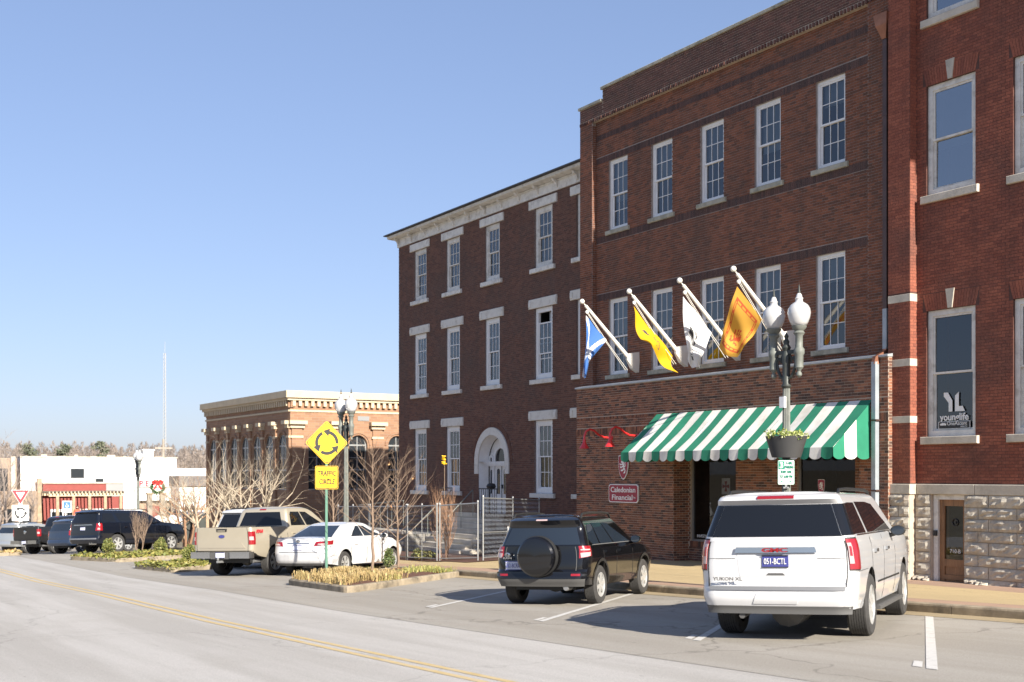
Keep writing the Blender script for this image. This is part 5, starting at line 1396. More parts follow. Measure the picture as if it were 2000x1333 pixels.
e = MB(); e.box(SX1 + .64, SX1 + 5.4, 21.64, 22.7, zlo - .4, zlo + .68); e.build('fill', 'rubble', rt2)
def handrail(P, Q, lab, m='lamp_grey', n=4, hgt=.9, grp=None, bars=False, seg=None):
    P, Q = Vector(P), Vector(Q); t = thing('handrail', lab, 'railing', P, group=grp)
    e = MB(); up = Vector((0, 0, hgt)); e.tube([P + up, Q + up], .022, 7); e.build('rail', m, t)
    if bars: e = MB(); e.tube([P + Vector((0, 0, .12)), Q + Vector((0, 0, .12))], .014, 6); e.build('lower_rail', m, t)
    for i in range(n):
        f = i / (n - 1); p = P + (Q - P) * f; e = MB(); e.tube([p - Vector((0, 0, .1)), p + up], .016 if not bars else .010, 6); e.build('baluster' if bars else 'post', m, t)
    return t
handrail((SX0 + .1, SY, zlo), (SX0 + .3, YM - .4, DB), 'grey pipe handrail on the far side of the steps')
handrail((SX0 + 1.9, SY, zlo), (SX0 + 1.95, YM - .4, DB), 'grey pipe handrail in the middle of the steps')
handrail((SX0 - 4.4, 20.55, zlo + .74), (SX0 - .2, 20.55, zlo + 1.0), 'sloping pipe rail along the rubble wall left of the steps', n=5)
handrail((DC - .35, YM - .35, DB), (DC + .95, YM - .35, DB), 'black iron railing in front of the arched door', 'iron_black', 9, .95, bars=True)
handrail((DC - 3.6, YM - .3, DB), (DC - 2.6, YM - .3, DB), 'black iron railing left of the door landing', 'iron_black', 7, .95, bars=True)
lb_ = thing('landing_lantern', 'black lantern on the railing before the arched door', 'lantern', (DC + .55, YM - .35, DB + .95))
e = MB(); e.lathe([(.05, 0), (.16, .03), (.18, .10), (.14, .18), (.05, .21)], (0, 0, 0), 12); e.build('body', 'iron_black', lb_, local=True)
yard = MB(); yv = []
for x in (-47.5, -44, -40, -36, -33, -32.2):
    for y in (17.62, 18.5, 20, 22.78): yv.append((x, y, wz(x, 18) + .012 + (.02 if y > 18 else 0)))
yard.add(yv, [(i * 4 + j, i * 4 + j + 1, i * 4 + j + 5, i * 4 + j + 4) for i in range(5) for j in range(3)])
tag(yard.build('planting_bed', 'mulch'), kind='structure')

# ------------------------------------------------------------------ vehicles
class Skin:
    """outer skin of a vehicle: pos(t, z, side) where t runs from the middle of the tail round the corner and along the flank"""
    def __init__(s, L_, W, rr, rf, xr, xf, wz_, bulge=.03, fbulge=.05, scale=False):
        s.L, s.W, s.rr, s.rf, s.xr, s.xf, s.w, s.bulge, s.fbulge, s.scale = L_, W, rr, rf, xr, xf, wz_, bulge, fbulge, scale
        s.t1 = W - rr; s.t2 = s.t1 + rr * pi / 2; s.t3 = s.t2 + L_ - rr - rf; s.t4 = s.t3 + rf * pi / 2; s.t5 = s.t4 + W - rf
    def base(s, t):
        if t <= s.t1: return 0.0, max(t, 0)
        if t <= s.t2: a = (t - s.t1) / s.rr; return s.rr * (1 - cos(a)), s.W - s.rr + s.rr * sin(a)
        if t <= s.t3: return s.rr + t - s.t2, s.W
        if t <= s.t4: a = (t - s.t3) / s.rf; return s.L - s.rf + s.rf * sin(a), s.W - s.rf + s.rf * cos(a)
        return s.L, max(0, s.W - s.rf - (t - s.t4))
    def tx(s, x): return s.t2 + x - s.rr                     # flank parameter at length x
    def pos(s, t, z, side=1, off=0.0):
        x, y = s.base(t)
        k = s.w(z, x)
        if s.scale: X = s.xr(z) + x / s.L * (s.xf(z) - s.xr(z))
        else: X = x + s.xr(z) * max(0, 1 - x / 1.1) - s.xf(z) * max(0, 1 - (s.L - x) / 1.3)
        X += s.bulge * (y / s.W) ** 2 * max(0, 1 - x / .5) - s.fbulge * (y / s.W) ** 2 * max(0, 1 - (s.L - x) / .6)
        p = Vector((X, y * k * side, z))
        if off:
            e = .004; a = s.pos(t + e, z, side) - s.pos(t - e, z, side); b = s.pos(t, z + e, side) - s.pos(t, z - e, side)
            n = a.cross(b)
            if n.length > 1e-9:
                n.normalize(); c = Vector(((s.xr(z) + s.xf(z)) / 2 if s.scale else s.L / 2, 0, z))
                if n.dot(p - c) < 0: n = -n
                p += n * off
        return p
def lerp_tab(tab):
    def f(x):
        if x <= tab[0][0]: return tab[0][1]
        for (a, va), (b, vb) in zip(tab, tab[1:]):
            if x <= b:
                u = (x - a) / (b - a) if b > a else 0; return va + (vb - va) * u
        return tab[-1][1]
    return f
def smooth_tab(tab):
    def f(x):
        if x <= tab[0][0]: return tab[0][1]
        for (a, va), (b, vb) in zip(tab, tab[1:]):
            if x <= b:
                u = (x - a) / (b - a) if b > a else 0; u = u * u * (3 - 2 * u); return va + (vb - va) * u
        return tab[-1][1]
    return f
def skin_mesh(sk, zs, bot, top, arches, crown, openx=None):
    """mesh of the skin between bottom line and top line, with wheel openings, and its upper face"""
    ts = [sk.t1 * i / 4 for i in range(5)] + [sk.t1 + (sk.t2 - sk.t1) * i / 6 for i in range(1, 7)]
    xs = set(np.linspace(sk.rr, sk.L - sk.rf, 34).tolist())
    for xc, r, zc in arches:
        for i in range(25): xs.add(xc - r * cos(pi * i / 24))
    xs = sorted(x for x in xs if sk.rr + .01 < x < sk.L - sk.rf - .01)
    ts += [sk.tx(x) for x in xs] + [sk.t3 + (sk.t4 - sk.t3) * i / 6 for i in range(0, 7)] + [sk.t4 + (sk.t5 - sk.t4) * i / 3 for i in range(1, 4)]
    def bz(t):
        x, y = sk.base(t); b = bot(x)
        if sk.t2 - .02 <= t <= sk.t3 + .02:
            for xc, r, zc in arches:
                if abs(x - xc) < r: b = max(b, zc + sqrt(r * r - (x - xc) ** 2))
        return b
    vs, fs, mi = [], [], []
    nT, nZ = len(ts), len(zs)
    idx = {}
    for side in (1, -1):
        for j, z in enumerate(zs):
            for i, t in enumerate(ts):
                x, y = sk.base(t); zz = min(max(z, bz(t)), max(top(x), bz(t)))
                idx[side, j, i] = len(vs); vs.append(sk.pos(t, zz, side))
        for j in range(nZ - 1):
            for i in range(nT - 1):
                q = (idx[side, j, i], idx[side, j, i + 1], idx[side, j + 1, i + 1], idx[side, j + 1, i]); fs.append(q if side < 0 else q[::-1]); mi.append(0)
        # inner lip of the wheel openings and lower edge
        lip = []
        for i, t in enumerate(ts):
            p = vs[idx[side, 0, i]]; q = p.copy(); q.y -= side * min(.30, abs(p.y)); lip.append(len(vs)); vs.append(q)
        for i in range(nT - 1):
            q = (idx[side, 0, i], idx[side, 0, i + 1], lip[i + 1], lip[i]); fs.append(q); mi.append(1)
    NC = 8
    rows = []
    for i, t in enumerate(ts):
        a, b = idx[1, nZ - 1, i], idx[-1, nZ - 1, i]; A, B = vs[a], vs[b]
        x, y = sk.base(t); row = [a]
        for k in range(1, NC):
            f = k / NC; p = A.lerp(B, f); ww = (abs(A.y) / sk.W) if sk.W else 0; p.z += crown * (1 - (2 * f - 1) ** 4) * ww * min(1, min(x, sk.L - x) / .25 if not sk.scale else 1); row.append(len(vs)); vs.append(p)
        row.append(b); rows.append(row)
    for i in range(nT - 1):
        x0, _ = sk.base(ts[i]); x1, _ = sk.base(ts[i + 1])
        if openx and openx[0] < (x0 + x1) / 2 < openx[1]:
            for k in (0, NC - 1): fs.append((rows[i][k], rows[i][k + 1], rows[i + 1][k + 1], rows[i + 1][k])); mi.append(0)
            continue
        for k in range(NC): fs.append((rows[i][k], rows[i][k + 1], rows[i + 1][k + 1], rows[i + 1][k])); mi.append(0)
    e = MB(); e.v = [tuple(p) for p in vs]; e.f = fs; e.mi = mi
    return e
def clean(o, ang):
    bm = bmesh.new(); bm.from_mesh(o.data); bmesh.ops.remove_doubles(bm, verts=bm.verts, dist=.0008); bmesh.ops.dissolve_degenerate(bm, dist=.0005, edges=bm.edges); bmesh.ops.recalc_face_normals(bm, faces=bm.faces)
    bm.to_mesh(o.data); bm.free()
    o.data.polygons.foreach_set('use_smooth', [True] * len(o.data.polygons)); o.data.set_sharp_from_angle(angle=radians(ang)); o.data.update()
    return o
def patch(sk, poly, side, off, thick=.012, n=6):
    """a piece lying on the skin: outline given in (t, z); four corners give a curved sheet, more a flat one"""
    e = MB()
    if len(poly) == 4:
        (a, b, c, d) = poly; nu = max(2, n); nv = 5; V = []; Bk = []
        for j in range(nv + 1):
            for i in range(nu + 1):
                u, v = i / nu, j / nv
                t = (a[0] * (1 - u) + b[0] * u) * (1 - v) + (d[0] * (1 - u) + c[0] * u) * v
                z = (a[1] * (1 - u) + b[1] * u) * (1 - v) + (d[1] * (1 - u) + c[1] * u) * v
                V.append(sk.pos(abs(t), z, side if t >= 0 else -side, off)); Bk.append(sk.pos(abs(t), z, side if t >= 0 else -side, off - thick))
        w = nu + 1
        fs = [(j * w + i, j * w + i + 1, (j + 1) * w + i + 1, (j + 1) * w + i) for j in range(nv) for i in range(nu)]
        m = len(V); ring = [i for i in range(w)] + [j * w + nu for j in range(1, nv + 1)] + [nv * w + i for i in range(nu - 1, -1, -1)] + [j * w for j in range(nv - 1, 0, -1)]
        fs += [(ring[i], ring[(i + 1) % len(ring)], m + ring[(i + 1) % len(ring)], m + ring[i]) for i in range(len(ring))]
        e.add(V + Bk, fs)
    else:
        P = []
        for i in range(len(poly)):
            (t0, z0), (t1, z1) = poly[i], poly[(i + 1) % len(poly)]
            for k in range(3): f = k / 3; P.append((t0 + (t1 - t0) * f, z0 + (z1 - z0) * f))
        V = [sk.pos(abs(t), z, side if t >= 0 else -side, off) for t, z in P]; Bk = [sk.pos(abs(t), z, side if t >= 0 else -side, off - thick) for t, z in P]; m = len(V)
        e.add(V + Bk, [tuple(range(m))] + [(i, (i + 1) % m, m + (i + 1) % m, m + i) for i in range(m)])
    return e
def wheel(car, x, y, r, w, side, style, steer=0.0):
    e = MB(); h = w / 2
    prof = [(r * .62, -h * .92), (r * .80, -h), (r * .93, -h * .95), (r * .985, -h * .80)]
    for k in range(-3, 4):
        c = k * h * .22; prof += [(r, c - h * .085), (r, c + h * .085), (r * .975, c + h * .09), (r * .975, c + h * .13)]
    prof += [(r * .985, h * .80), (r * .93, h * .95), (r * .80, h), (r * .62, h * .92)]
    e.lathe(prof, (0, 0, 0), 32, axis='y', cap=False); t = e.build('wheel', 'tyre', car, local=True, smooth=35); t.location = (x, y, r); t.rotation_euler = (0, 0, steer)
    e = MB(); o = side * h
    e.lathe([(r * .64, o * .2), (r * .64, o * .93), (r * .60, o * .95), (r * .57, o * .70), (r * .57, o * .3)], (0, 0, 0), 28, axis='y', cap=False)
    ns = {'five': 5, 'six': 6, 'seven': 7}[style]
    for k in range(ns):
        a = 2 * pi * k / ns + .3; c, s_ = cos(a), sin(a); pw = r * .085
        for dv in ((-1, 1) if ns == 5 else (0,)):
            aa = a + dv * .16; c, s_ = cos(aa), sin(aa); ax = Vector((c, 0, s_)); tn = Vector((-s_, 0, c))
            e.obox(ax * (r * .35) + Vector((0, o * .78, 0)), ax * (r * .245), tn * (pw * (.55 if ns == 5 else 1.0)), Vector((0, h * .10, 0)))
    e.lathe([(0, o * .86), (r * .14, o * .86), (r * .15, o * .6)], (0, 0, 0), 14, axis='y')
    rm = e.build('rim', 'alloy', t, local=True, smooth=35)
    e = MB(); e.lathe([(0, o * .32), (r * .57, o * .32), (r * .57, o * .28)], (0, 0, 0), 20, axis='y'); e.build('brake_disc', 'trim_grey', t, local=True)
    return t
def plate(car, sk, z, hw, hh, top, txt, off=.012, pale=False, yc=0.0):
    e = patch(sk, [(yc - hw, z - hh), (yc + hw, z - hh), (yc + hw, z + hh), (yc - hw, z + hh)], -1, off); p = e.build('licence_plate', 'plate_pale' if pale else 'plate_blue', car, local=True)
    X = min(v[0] for v in e.v) - .003
    e = MB(); e.box(X - .002, X, -yc - hw, -yc + hw, z + hh - .012, z + hh); e.box(X - .002, X, -yc - hw, -yc + hw, z - hh, z - hh + .010); e.build('plate_frame', 'sign_black' if not pale else 'plate_blue', p, local=True)
    if txt: text('plate_number', txt, hh * .95, 'sign_white' if not pale else 'plate_blue', p, (X - .003, -yc, z - hh * .45), right=(0, -1, 0), up=(0, 0, 1), width=hw * 1.7, local=True, depth_=.002)
    return p
def make_car(name, lab, cat, loc, heading, spec, detail=2):
    """loc: ground point under the middle of the rear axle; heading: direction of travel"""
    S = spec
    car = thing(name, lab, cat, loc, heading)
    x0 = -S['ro']                                      # rear bumper lies behind the axle
    r, tw = S['tyre']
    body_w = smooth_tab(S['wz'])
    sk = Skin(S['L'], S['W'], S['rr'], S['rf'], smooth_tab(S['xr']), smooth_tab(S['xf']), lambda z, x: body_w(z) * (1 - .04 * max(0, (x - S['L'] * .75) / (S['L'] * .25)) ** 2), S.get('bulge', .04), .12)
    top = smooth_tab(S['top']) if S.get('soft', True) else lerp_tab(S['top'])
    bot = lerp_tab(S['bot'])
    ra = r * 1.17
    arches = [(S['ro'], ra, r + .02), (S['ro'] + S['wb'], ra, r + .02)]
    zt = max(z for _, z in S['top'])
    zs = [S['zmin'] + (zt - S['zmin']) * i / 16 for i in range(17)]
    e = skin_mesh(sk, zs, bot, top, arches, S.get('crown', .03), S.get('open'))
    b = clean(e.build('body', [S['paint'], 'trim_black'], car, local=True), 32)
    G = S['gh']; zb, zr = G['zb'], G['zt']
    gw = lerp_tab(G['w'])
    gh = Skin(G['xf'][0][1] - G['xr'][0][1], S['W'], G.get('rr', .12), .25, lerp_tab(G['xr']), lerp_tab(G['xf']), lambda z, x: gw(z), G.get('bulge', .05), .15, True)
    gz_ = [zb - .04] + [zb + (zr - zb) * f for f in (0, .2, .4, .6, .75, .86, .93, .97, 1.0)]
    e = skin_mesh(gh, gz_, lambda x: zb - .05, lambda x: zr, [], G.get('crown', .045))
    e.f = [f for f, m in zip(e.f, e.mi) if m == 0]; e.mi = [0] * len(e.f)
    cab = clean(e.build('cabin', S['paint'], car, local=True), 50)
    glass = S.get('glass', 'car_glass')
    # glass panels
    def add(nm, skn, poly, side, off, m, parent=car, thick=.012, n=6):
        return patch(skn, poly, side, off, thick, n).build(nm, m, parent, local=True, smooth=40)
    q = G['rear']; add('rear_window', gh, [(-q[0], q[2]), (q[0], q[2]), (q[1], q[3]), (-q[1], q[3])], -1, .006, glass, n=14)
    for side in (1, -1):
        for poly in G['side']:
            add('side_window', gh, [(gh.tx((x - G['xr'][0][1])), z) for x, z in poly], side, .006, glass)
    zf0, zf1 = G['front']; add('windscreen', gh, [(gh.t5 - S['W'] * .9, zf0), (gh.t5, zf0), (gh.t5, zf1), (gh.t5 - S['W'] * .82, zf1)], 1, .006, glass, n=8); add('windscreen', gh, [(gh.t5 - S['W'] * .9, zf0), (gh.t5, zf0), (gh.t5, zf1), (gh.t5 - S['W'] * .82, zf1)], -1, .006, glass, n=8)
    for side in (1, -1):
        for xw in (S['ro'], S['ro'] + S['wb']): wheel(car, xw, side * (S['W'] * S.get('trk', .985) - tw / 2), r, tw, side, S['rim'])
    # tail lamps
    for side in (1, -1):
        for li, (poly, m) in enumerate(S['lamps']):
            add('tail_lamp', sk, poly, side, .008 + .006 * li, m, n=10)
    e = MB(); e.box(.35, S['L'] - .35, -S['W'] + .32, S['W'] - .32, S['zmin'] - .06 if S['zmin'] > .3 else S['zmin'] - .02, zt * .62); e.build('underbody', 'trim_black', car, local=True)
    e = MB(); rw = S['W'] - tw; e.tube([(S['ro'], -rw, r), (S['ro'], rw, r)], .06, 8); e.lathe([(0, -.14), (.12, -.1), (.15, 0), (.12, .1), (0, .14)], (S['ro'], 0, r), 10, axis='y'); e.build('rear_axle', 'trim_grey', car, local=True)
    # door seams, handles, mirrors
    for side in (1, -1):
        for xd, za, zc in S.get('seams', ()):
            add('door_seam', sk, [(sk.tx(xd), za), (sk.tx(xd + .014), za), (sk.tx(xd + .014), zc), (sk.tx(xd), zc)], side, .0025, 'trim_black', thick=.004, n=2)
        for xh, zh in S.get('handles', ()):
            e = patch(sk, [(sk.tx(xh), zh - .022), (sk.tx(xh + .18), zh - .022), (sk.tx(xh + .18), zh + .022), (sk.tx(xh), zh + .022)], side, .035, .035, 3); e.build('door_handle', S.get('handle_m', S['paint']), car, local=True, smooth=40)
        xm, zm = S['mirror']; ym = sk.pos(sk.tx(xm), min(zm, zt), side).y
        e = MB(); e.lathe([(.10, -.05), (.118, -.03), (.118, .0), (.09, .05), (.03, .075)], (0, 0, 0), 12, 0, 'x'); e.lathe([(0, -.052), (.098, -.052)], (0, 0, 0), 12, 1, 'x', False); e.v = [(xm + p[0], ym + side * .13 + p[1] * .92, zm + .05 + p[2] * .64) for p in e.v]; e.tube([(xm + .03, ym - side * .03, zm - .03), (xm + .02, ym + side * .08, zm + .0)], .03, 6)
        e.build('mirror', [S.get('mirror_m', S['paint']), 'car_glass_blue'], car, local=True)
        for (xa, za, xb, zb_, m, o) in S.get('strips', ()):
            add('side_trim', sk, [(sk.tx(xa), za), (sk.tx(xb), za), (sk.tx(xb), zb_), (sk.tx(xa), zb_)], side, o, m, n=12)
        if S.get('arch_m'):
            for xc, rr_, zc in arches:
                P = [(xc + (rr_ + .0) * cos(a), zc + rr_ * sin(a)) for a in [pi * i / 16 for i in range(17)]]; Q = [(xc + (rr_ + .055) * cos(a), zc + (rr_ + .055) * sin(a)) for a in [pi * i / 16 for i in range(17)]]
                V = [sk.pos(sk.tx(x), z, side, .012) for x, z in P] + [sk.pos(sk.tx(x), z, side, .012) for x, z in Q]
                e = MB(); e.add(V, [(i, i + 1, 18 + i, 17 + i) for i in range(16)]); e.build('arch_trim', S['arch_m'], car, local=True, smooth=60)
        if S.get('rails'):
            xa, xb, zz, yy = S['rails']; e = MB(); pts = [(xa, side * yy, zz - .03), (xa + .10, side * yy, zz + .055), (xa + .5, side * (yy + .01), zz + .07), (xb - .5, side * (yy + .01), zz + .07), (xb - .12, side * yy, zz + .05), (xb, side * yy, zz - .03)]
            e.tube(pts, .022, 6); e.build('roof_rail', S.get('rail_m', 'trim_black'), car, local=True, smooth=50)
    # moved as one: everything was drawn from the bumper, the thing stands on its rear axle
    for ch in car.children: ch.location = ch.location + Vector((x0, 0, 0))
    return car, sk, gh
def place(car, x): 
    return x
def shift(car, o, spec):
    o.location = o.location + Vector((-spec['ro'], 0, 0)); return o
def seat(X, Y): return Vector((X, Y, gz(X)))
def put(lr, rr_):                                       # middle of the axle and heading from the two rear wheels' ground points
    c = (Vector(lr) + Vector(rr_)) / 2; d = Vector(rr_) - Vector(lr); return c, atan2(d.x, -d.y) if False else atan2(d.x, -d.y)
def tilt(car):
    """stand on the sloping street"""
    h = car.rotation_euler[2]; f = Vector((cos(h), sin(h))); l = Vector((-sin(h), cos(h))); x, y = car.location.x, car.location.y
    sx = (gz(x + f.x * 2.8) - gz(x)) / 2.8; sy = (gz(x + l.x * 1.0) - gz(x - l.x * 1.0)) / 2.0
    car.rotation_euler = (math.atan(sy), -math.atan(sx), h); car.location.z = gz(x) + .006

H = lambda deg: pi / 2 + radians(deg)                   # heading: degrees left of straight towards the facades
YUK = dict(L=5.62, W=.995, trk=1.0, ro=1.24, wb=3.30, tyre=(.405, .285), rr=.20, rf=.35, rim='six', paint='paint_white', zmin=.40, crown=.02, bulge=.05, soft=True,
    wz=[(.40, .945), (.62, .985), (.95, 1.0), (1.15, .99), (1.31, .955)], xr=[(.40, .06), (.56, .0), (.70, .02), (.72, .05), (1.30, .07)], xf=[(.4, .15), (.8, 0), (1.2, .18)],
    top=[(0, 1.31), (4.05, 1.31), (4.35, 1.27), (5.3, 1.20), (5.7, 1.10)], bot=[(0, .42), (.3, .42), (.7, .40), (1.0, .38), (5.0, .36), (5.7, .32)],
    gh=dict(zb=1.31, zt=1.87, rr=.16, crown=.035, bulge=.05, w=[(1.27, .955), (1.31, .945), (1.76, .795), (1.83, .765), (1.86, .73), (1.87, .69)], xr=[(1.31, .07), (1.74, .22), (1.78, .13), (1.82, .15), (1.85, .22), (1.87, .34)], xf=[(1.31, 4.30), (1.80, 3.35), (1.85, 3.15), (1.87, 3.0)],
        rear=(.865, .835, 1.325, 1.725), front=(1.36, 1.76),
        side=[[(.44, 1.345), (1.26, 1.345), (1.18, 1.74), (.50, 1.74)], [(1.42, 1.345), (2.40, 1.345), (2.40, 1.75), (1.34, 1.75)], [(2.425, 1.345), (3.55, 1.345), (3.45, 1.45), (3.05, 1.72), (2.425, 1.75)]]),
    lamps=[([(.905, .90), (1.16, .90), (1.10, 1.31), (.885, 1.31)], 'trim_black'), ([(.905, .915), (1.145, .915), (1.09, 1.29), (.89, 1.29)], 'lamp_red')],
    seams=[(1.36, .78, 1.30), (2.42, .42, 1.30), (3.55, .42, 1.28)], handles=[(1.58, 1.10), (2.62, 1.10)], handle_m='chrome', mirror=(3.25, 1.28), mirror_m='trim_black',
    strips=[(1.85, .66, 4.0, .685, 'trim_black', .006)], rails=(.55, 3.1, 1.85, .70), glass='car_glass')
c_, h_ = Vector((-12.19, 11.71)), H(34.5)
yk, sk, gh = make_car('full_size_suv', 'large white SUV parked nose in nearest the camera, seen from behind', 'SUV', seat(*c_), h_, YUK); tilt(yk)
def bx(nm, m, *a, car=yk, spec=YUK, smooth=None, parent=None):
    e = MB(); e.box(*a); o = e.build(nm, m, parent or car, local=True); o.location = Vector((-spec['ro'], 0, 0)) if parent is None else Vector((0, 0, 0)); return o
def pt(nm, poly, side, off, m, skn=None, car=yk, spec=YUK, thick=.012, n=8):
    o = patch(skn or sk, poly, side, off, thick, n).build(nm, m, car, local=True, smooth=40); return shift(car, o, spec)
for sd_ in (1, -1): pt('pillar_glass', [(.872, 1.33), (gh.tx(.36), 1.345), (gh.tx(.42), 1.735), (.842, 1.725)], sd_, .005, 'car_glass', gh, n=14)
pt('garnish', [(-.52, 1.125), (.52, 1.125), (.50, 1.195), (-.50, 1.195)], -1, .035, 'chrome')
o = text('badge', 'GMC', .05, 'lamp_red', yk, (-YUK['ro'] - .008 + .045, 0, 1.137), right=(0, -1, 0), up=(0, 0, 1), width=.32, local=True, bold=.03, depth_=.01)
o.location.x = -.03
pt('plate_recess', [(-.46, .83), (.46, .83), (.50, 1.12), (-.50, 1.12)], -1, .003, 'paint_white')
shift(yk, plate(yk, sk, 1.02, .165, .078, 0, '051-BCTL', .018), YUK)
o = text('badge', 'YUKON XL', .042, 'trim_grey', yk, (-YUK['ro'] + .008, .60, .78), right=(0, -1, 0), up=(0, 0, 1), width=.38, local=True, bold=.02, depth_=.005); o.location.x = -.02
pt('bumper_strip', [(-.86, .655), (.86, .655), (.86, .70), (-.86, .70)], -1, .022, 'steel_dull', n=14)
pt('bumper_lower', [(-.98, .36), (.98, .36), (1.0, .46), (-1.0, .46)], -1, .008, 'trim_grey', n=16)
pt('hitch_cover', [(-.30, .49), (.28, .49), (.28, .62), (-.24, .62)], -1, .008, 'paint_white')
pt('tailgate_seam', [(-.885, .70), (-.872, .70), (-.872, 1.30), (-.885, 1.30)], -1, .003, 'trim_black', n=2); pt('tailgate_seam', [(.872, .70), (.885, .70), (.885, 1.30), (.872, 1.30)], -1, .003, 'trim_black', n=2)
pt('brake_lamp', [(-.30, 1.80), (.30, 1.80), (.30, 1.835), (-.30, 1.835)], -1, .012, 'lamp_red', gh)
for sd_ in (1, -1): pt('reversing_lamp', [(.905, .985), (.965, .985), (.945, 1.24), (.895, 1.24)], sd_, .021, 'lamp_clear')
pt('lamp_core', [(.915, 1.08), (.945, 1.08), (.935, 1.2), (.908, 1.2)], 1, .026, 'lamp_red'); pt('lamp_core', [(.915, 1.08), (.945, 1.08), (.935, 1.2), (.908, 1.2)], -1, .026, 'lamp_red')
e = MB(); e.tube([(.11, .05, 1.345), (.10, -.2, 1.36), (.13, -.48, 1.345)], .012, 5); shift(yk, e.build('wiper', 'trim_black', yk, local=True), YUK)
pt('tailgate_crease', [(-.86, 1.05), (-.52, 1.05), (-.52, 1.058), (-.86, 1.058)], -1, .003, 'trim_grey', n=4); pt('tailgate_crease', [(.52, 1.05), (.86, 1.05), (.86, 1.058), (.52, 1.058)], -1, .003, 'trim_grey', n=4)
pt('tailgate_release', [(-.12, .845), (.12, .845), (.09, .872), (-.09, .872)], -1, .010, 'trim_grey')
for sd_ in (1, -1):
    pt('window_trim', [(gh.tx(.40), 1.322), (gh.tx(3.5), 1.322), (gh.tx(3.5), 1.338), (gh.tx(.40), 1.338)], sd_, .010, 'chrome', gh, n=14)
    pt('bumper_seam', [(1.0, .885), (sk.tx(.95), .885), (sk.tx(.95), .893), (1.0, .893)], sd_, .004, 'trim_grey', n=10)
for sd_ in (1, -1): e = MB(); e.box(1.75, 4.1, sd_ * .92 - .1, sd_ * .92 + .1, .30, .35); shift(yk, e.build('running_board', 'trim_grey', yk, local=True), YUK)
e = MB(); e.lathe([(.03, 0), (.06, .1), (.22, .2), (.22, .9), (.05, 1.0)], (.5, .0, .36), 12, axis='x'); e.tube([(.1, .45, .33), (.6, .45, .36), (1.2, .4, .4)], .04, 7); shift(yk, e.build('exhaust', 'trim_grey', yk, local=True), YUK)

RAV = dict(L=4.42, W=.908, ro=.86, wb=2.66, tyre=(.352, .235), rr=.20, rf=.35, rim='six', paint='paint_black', zmin=.34, crown=.03, bulge=.07,
    wz=[(.34, .95), (.55, .985), (.85, 1.0), (1.0, .985), (1.08, .955)], xr=[(.34, .08), (.50, .0), (.62, .02), (.66, .07), (1.08, .10)], xf=[(.3, .15), (.7, 0), (1.1, .2)],
    top=[(0, 1.08), (2.9, 1.06), (3.15, 1.03), (4.0, .93), (4.42, .80)], bot=[(0, .38), (.35, .38), (.6, .33), (3.9, .32), (4.42, .30)],
    gh=dict(zb=1.07, zt=1.62, rr=.16, crown=.055, bulge=.08, w=[(1.03, .95), (1.07, .94), (1.47, .80), (1.55, .765), (1.60, .71), (1.62, .65)], xr=[(1.07, .12), (1.46, .30), (1.50, .20), (1.55, .22), (1.60, .34), (1.62, .5)], xf=[(1.07, 3.35), (1.52, 2.35), (1.6, 2.05), (1.62, 1.9)],
        rear=(.80, .76, 1.10, 1.45), front=(1.12, 1.5),
        side=[[(.34, 1.19), (.55, 1.10), (.92, 1.10), (.84, 1.46), (.50, 1.46), (.38, 1.36)], [(1.0, 1.10), (1.72, 1.10), (1.66, 1.48), (.92, 1.48)], [(1.80, 1.10), (2.75, 1.10), (2.62, 1.20), (2.15, 1.46), (1.74, 1.48)]]),
    lamps=[([(.735, .86), (1.02, .90), (1.04, 1.17 - .09), (.755, 1.08)], 'lamp_red')],
    seams=[(1.0, .62, 1.06), (1.76, .40, 1.06), (2.75, .40, 1.04)], glass='car_glass_blue', handles=[(1.12, .95), (1.92, .95)], mirror=(2.68, 1.08), mirror_m='paint_black', arch_m='trim_black', rails=(.45, 2.1, 1.60, .66))
c_, h_ = Vector((-19.23, 12.42)), H(36)
rv, sk2, gh2 = make_car('compact_suv', 'black compact SUV with a covered spare wheel on its tailgate', 'SUV', seat(*c_), h_, RAV); tilt(rv)
P2 = dict(car=rv, spec=RAV, skn=sk2)
e = MB(); R_ = .365; e.lathe([(0, -.21), (R_ * .6, -.205), (R_ * .88, -.19), (R_ * .97, -.16), (R_, -.10), (R_, .04), (R_ * .9, .06)], (0.02, 0, .90), 36, axis='x'); o = shift(rv, e.build('spare_wheel_cover', 'paint_black', rv, local=True, smooth=30), RAV)
e = MB(); e.lathe([(R_ + .004, -.085), (R_ + .012, -.07), (R_ + .012, .02), (R_, .03)], (.02, 0, .90), 36, axis='x'); shift(rv, e.build('cover_band', 'trim_black', rv, local=True, smooth=30), RAV)
pt('bumper_lower', [(-.86, .36), (.86, .36), (.88, .50), (-.88, .50)], -1, .012, 'trim_grey', n=16, **P2)
pt('bumper', [(-.90, .50), (.90, .50), (.90, .62), (-.90, .62)], -1, .02, 'paint_black', n=16, **P2)
for sd_ in (1, -1):
    pt('reflector', [(.62, .545), (.78, .545), (.78, .585), (.62, .585)], sd_, .026, 'lamp_red', **P2)
    pt('lamp_lens', [(.77, .87), (.96, .90), (.98, .97), (.765, .955)], sd_, .016, 'lamp_clear', **P2); pt('lamp_bar', [(.77, 1.0), (.96, 1.0), (.965, 1.02), (.77, 1.02)], sd_, .016, 'lamp_clear', **P2)
shift(rv, plate(rv, sk2, .735, .16, .08, 0, '062-BCRX', .02, pale=True, yc=-.52), RAV)
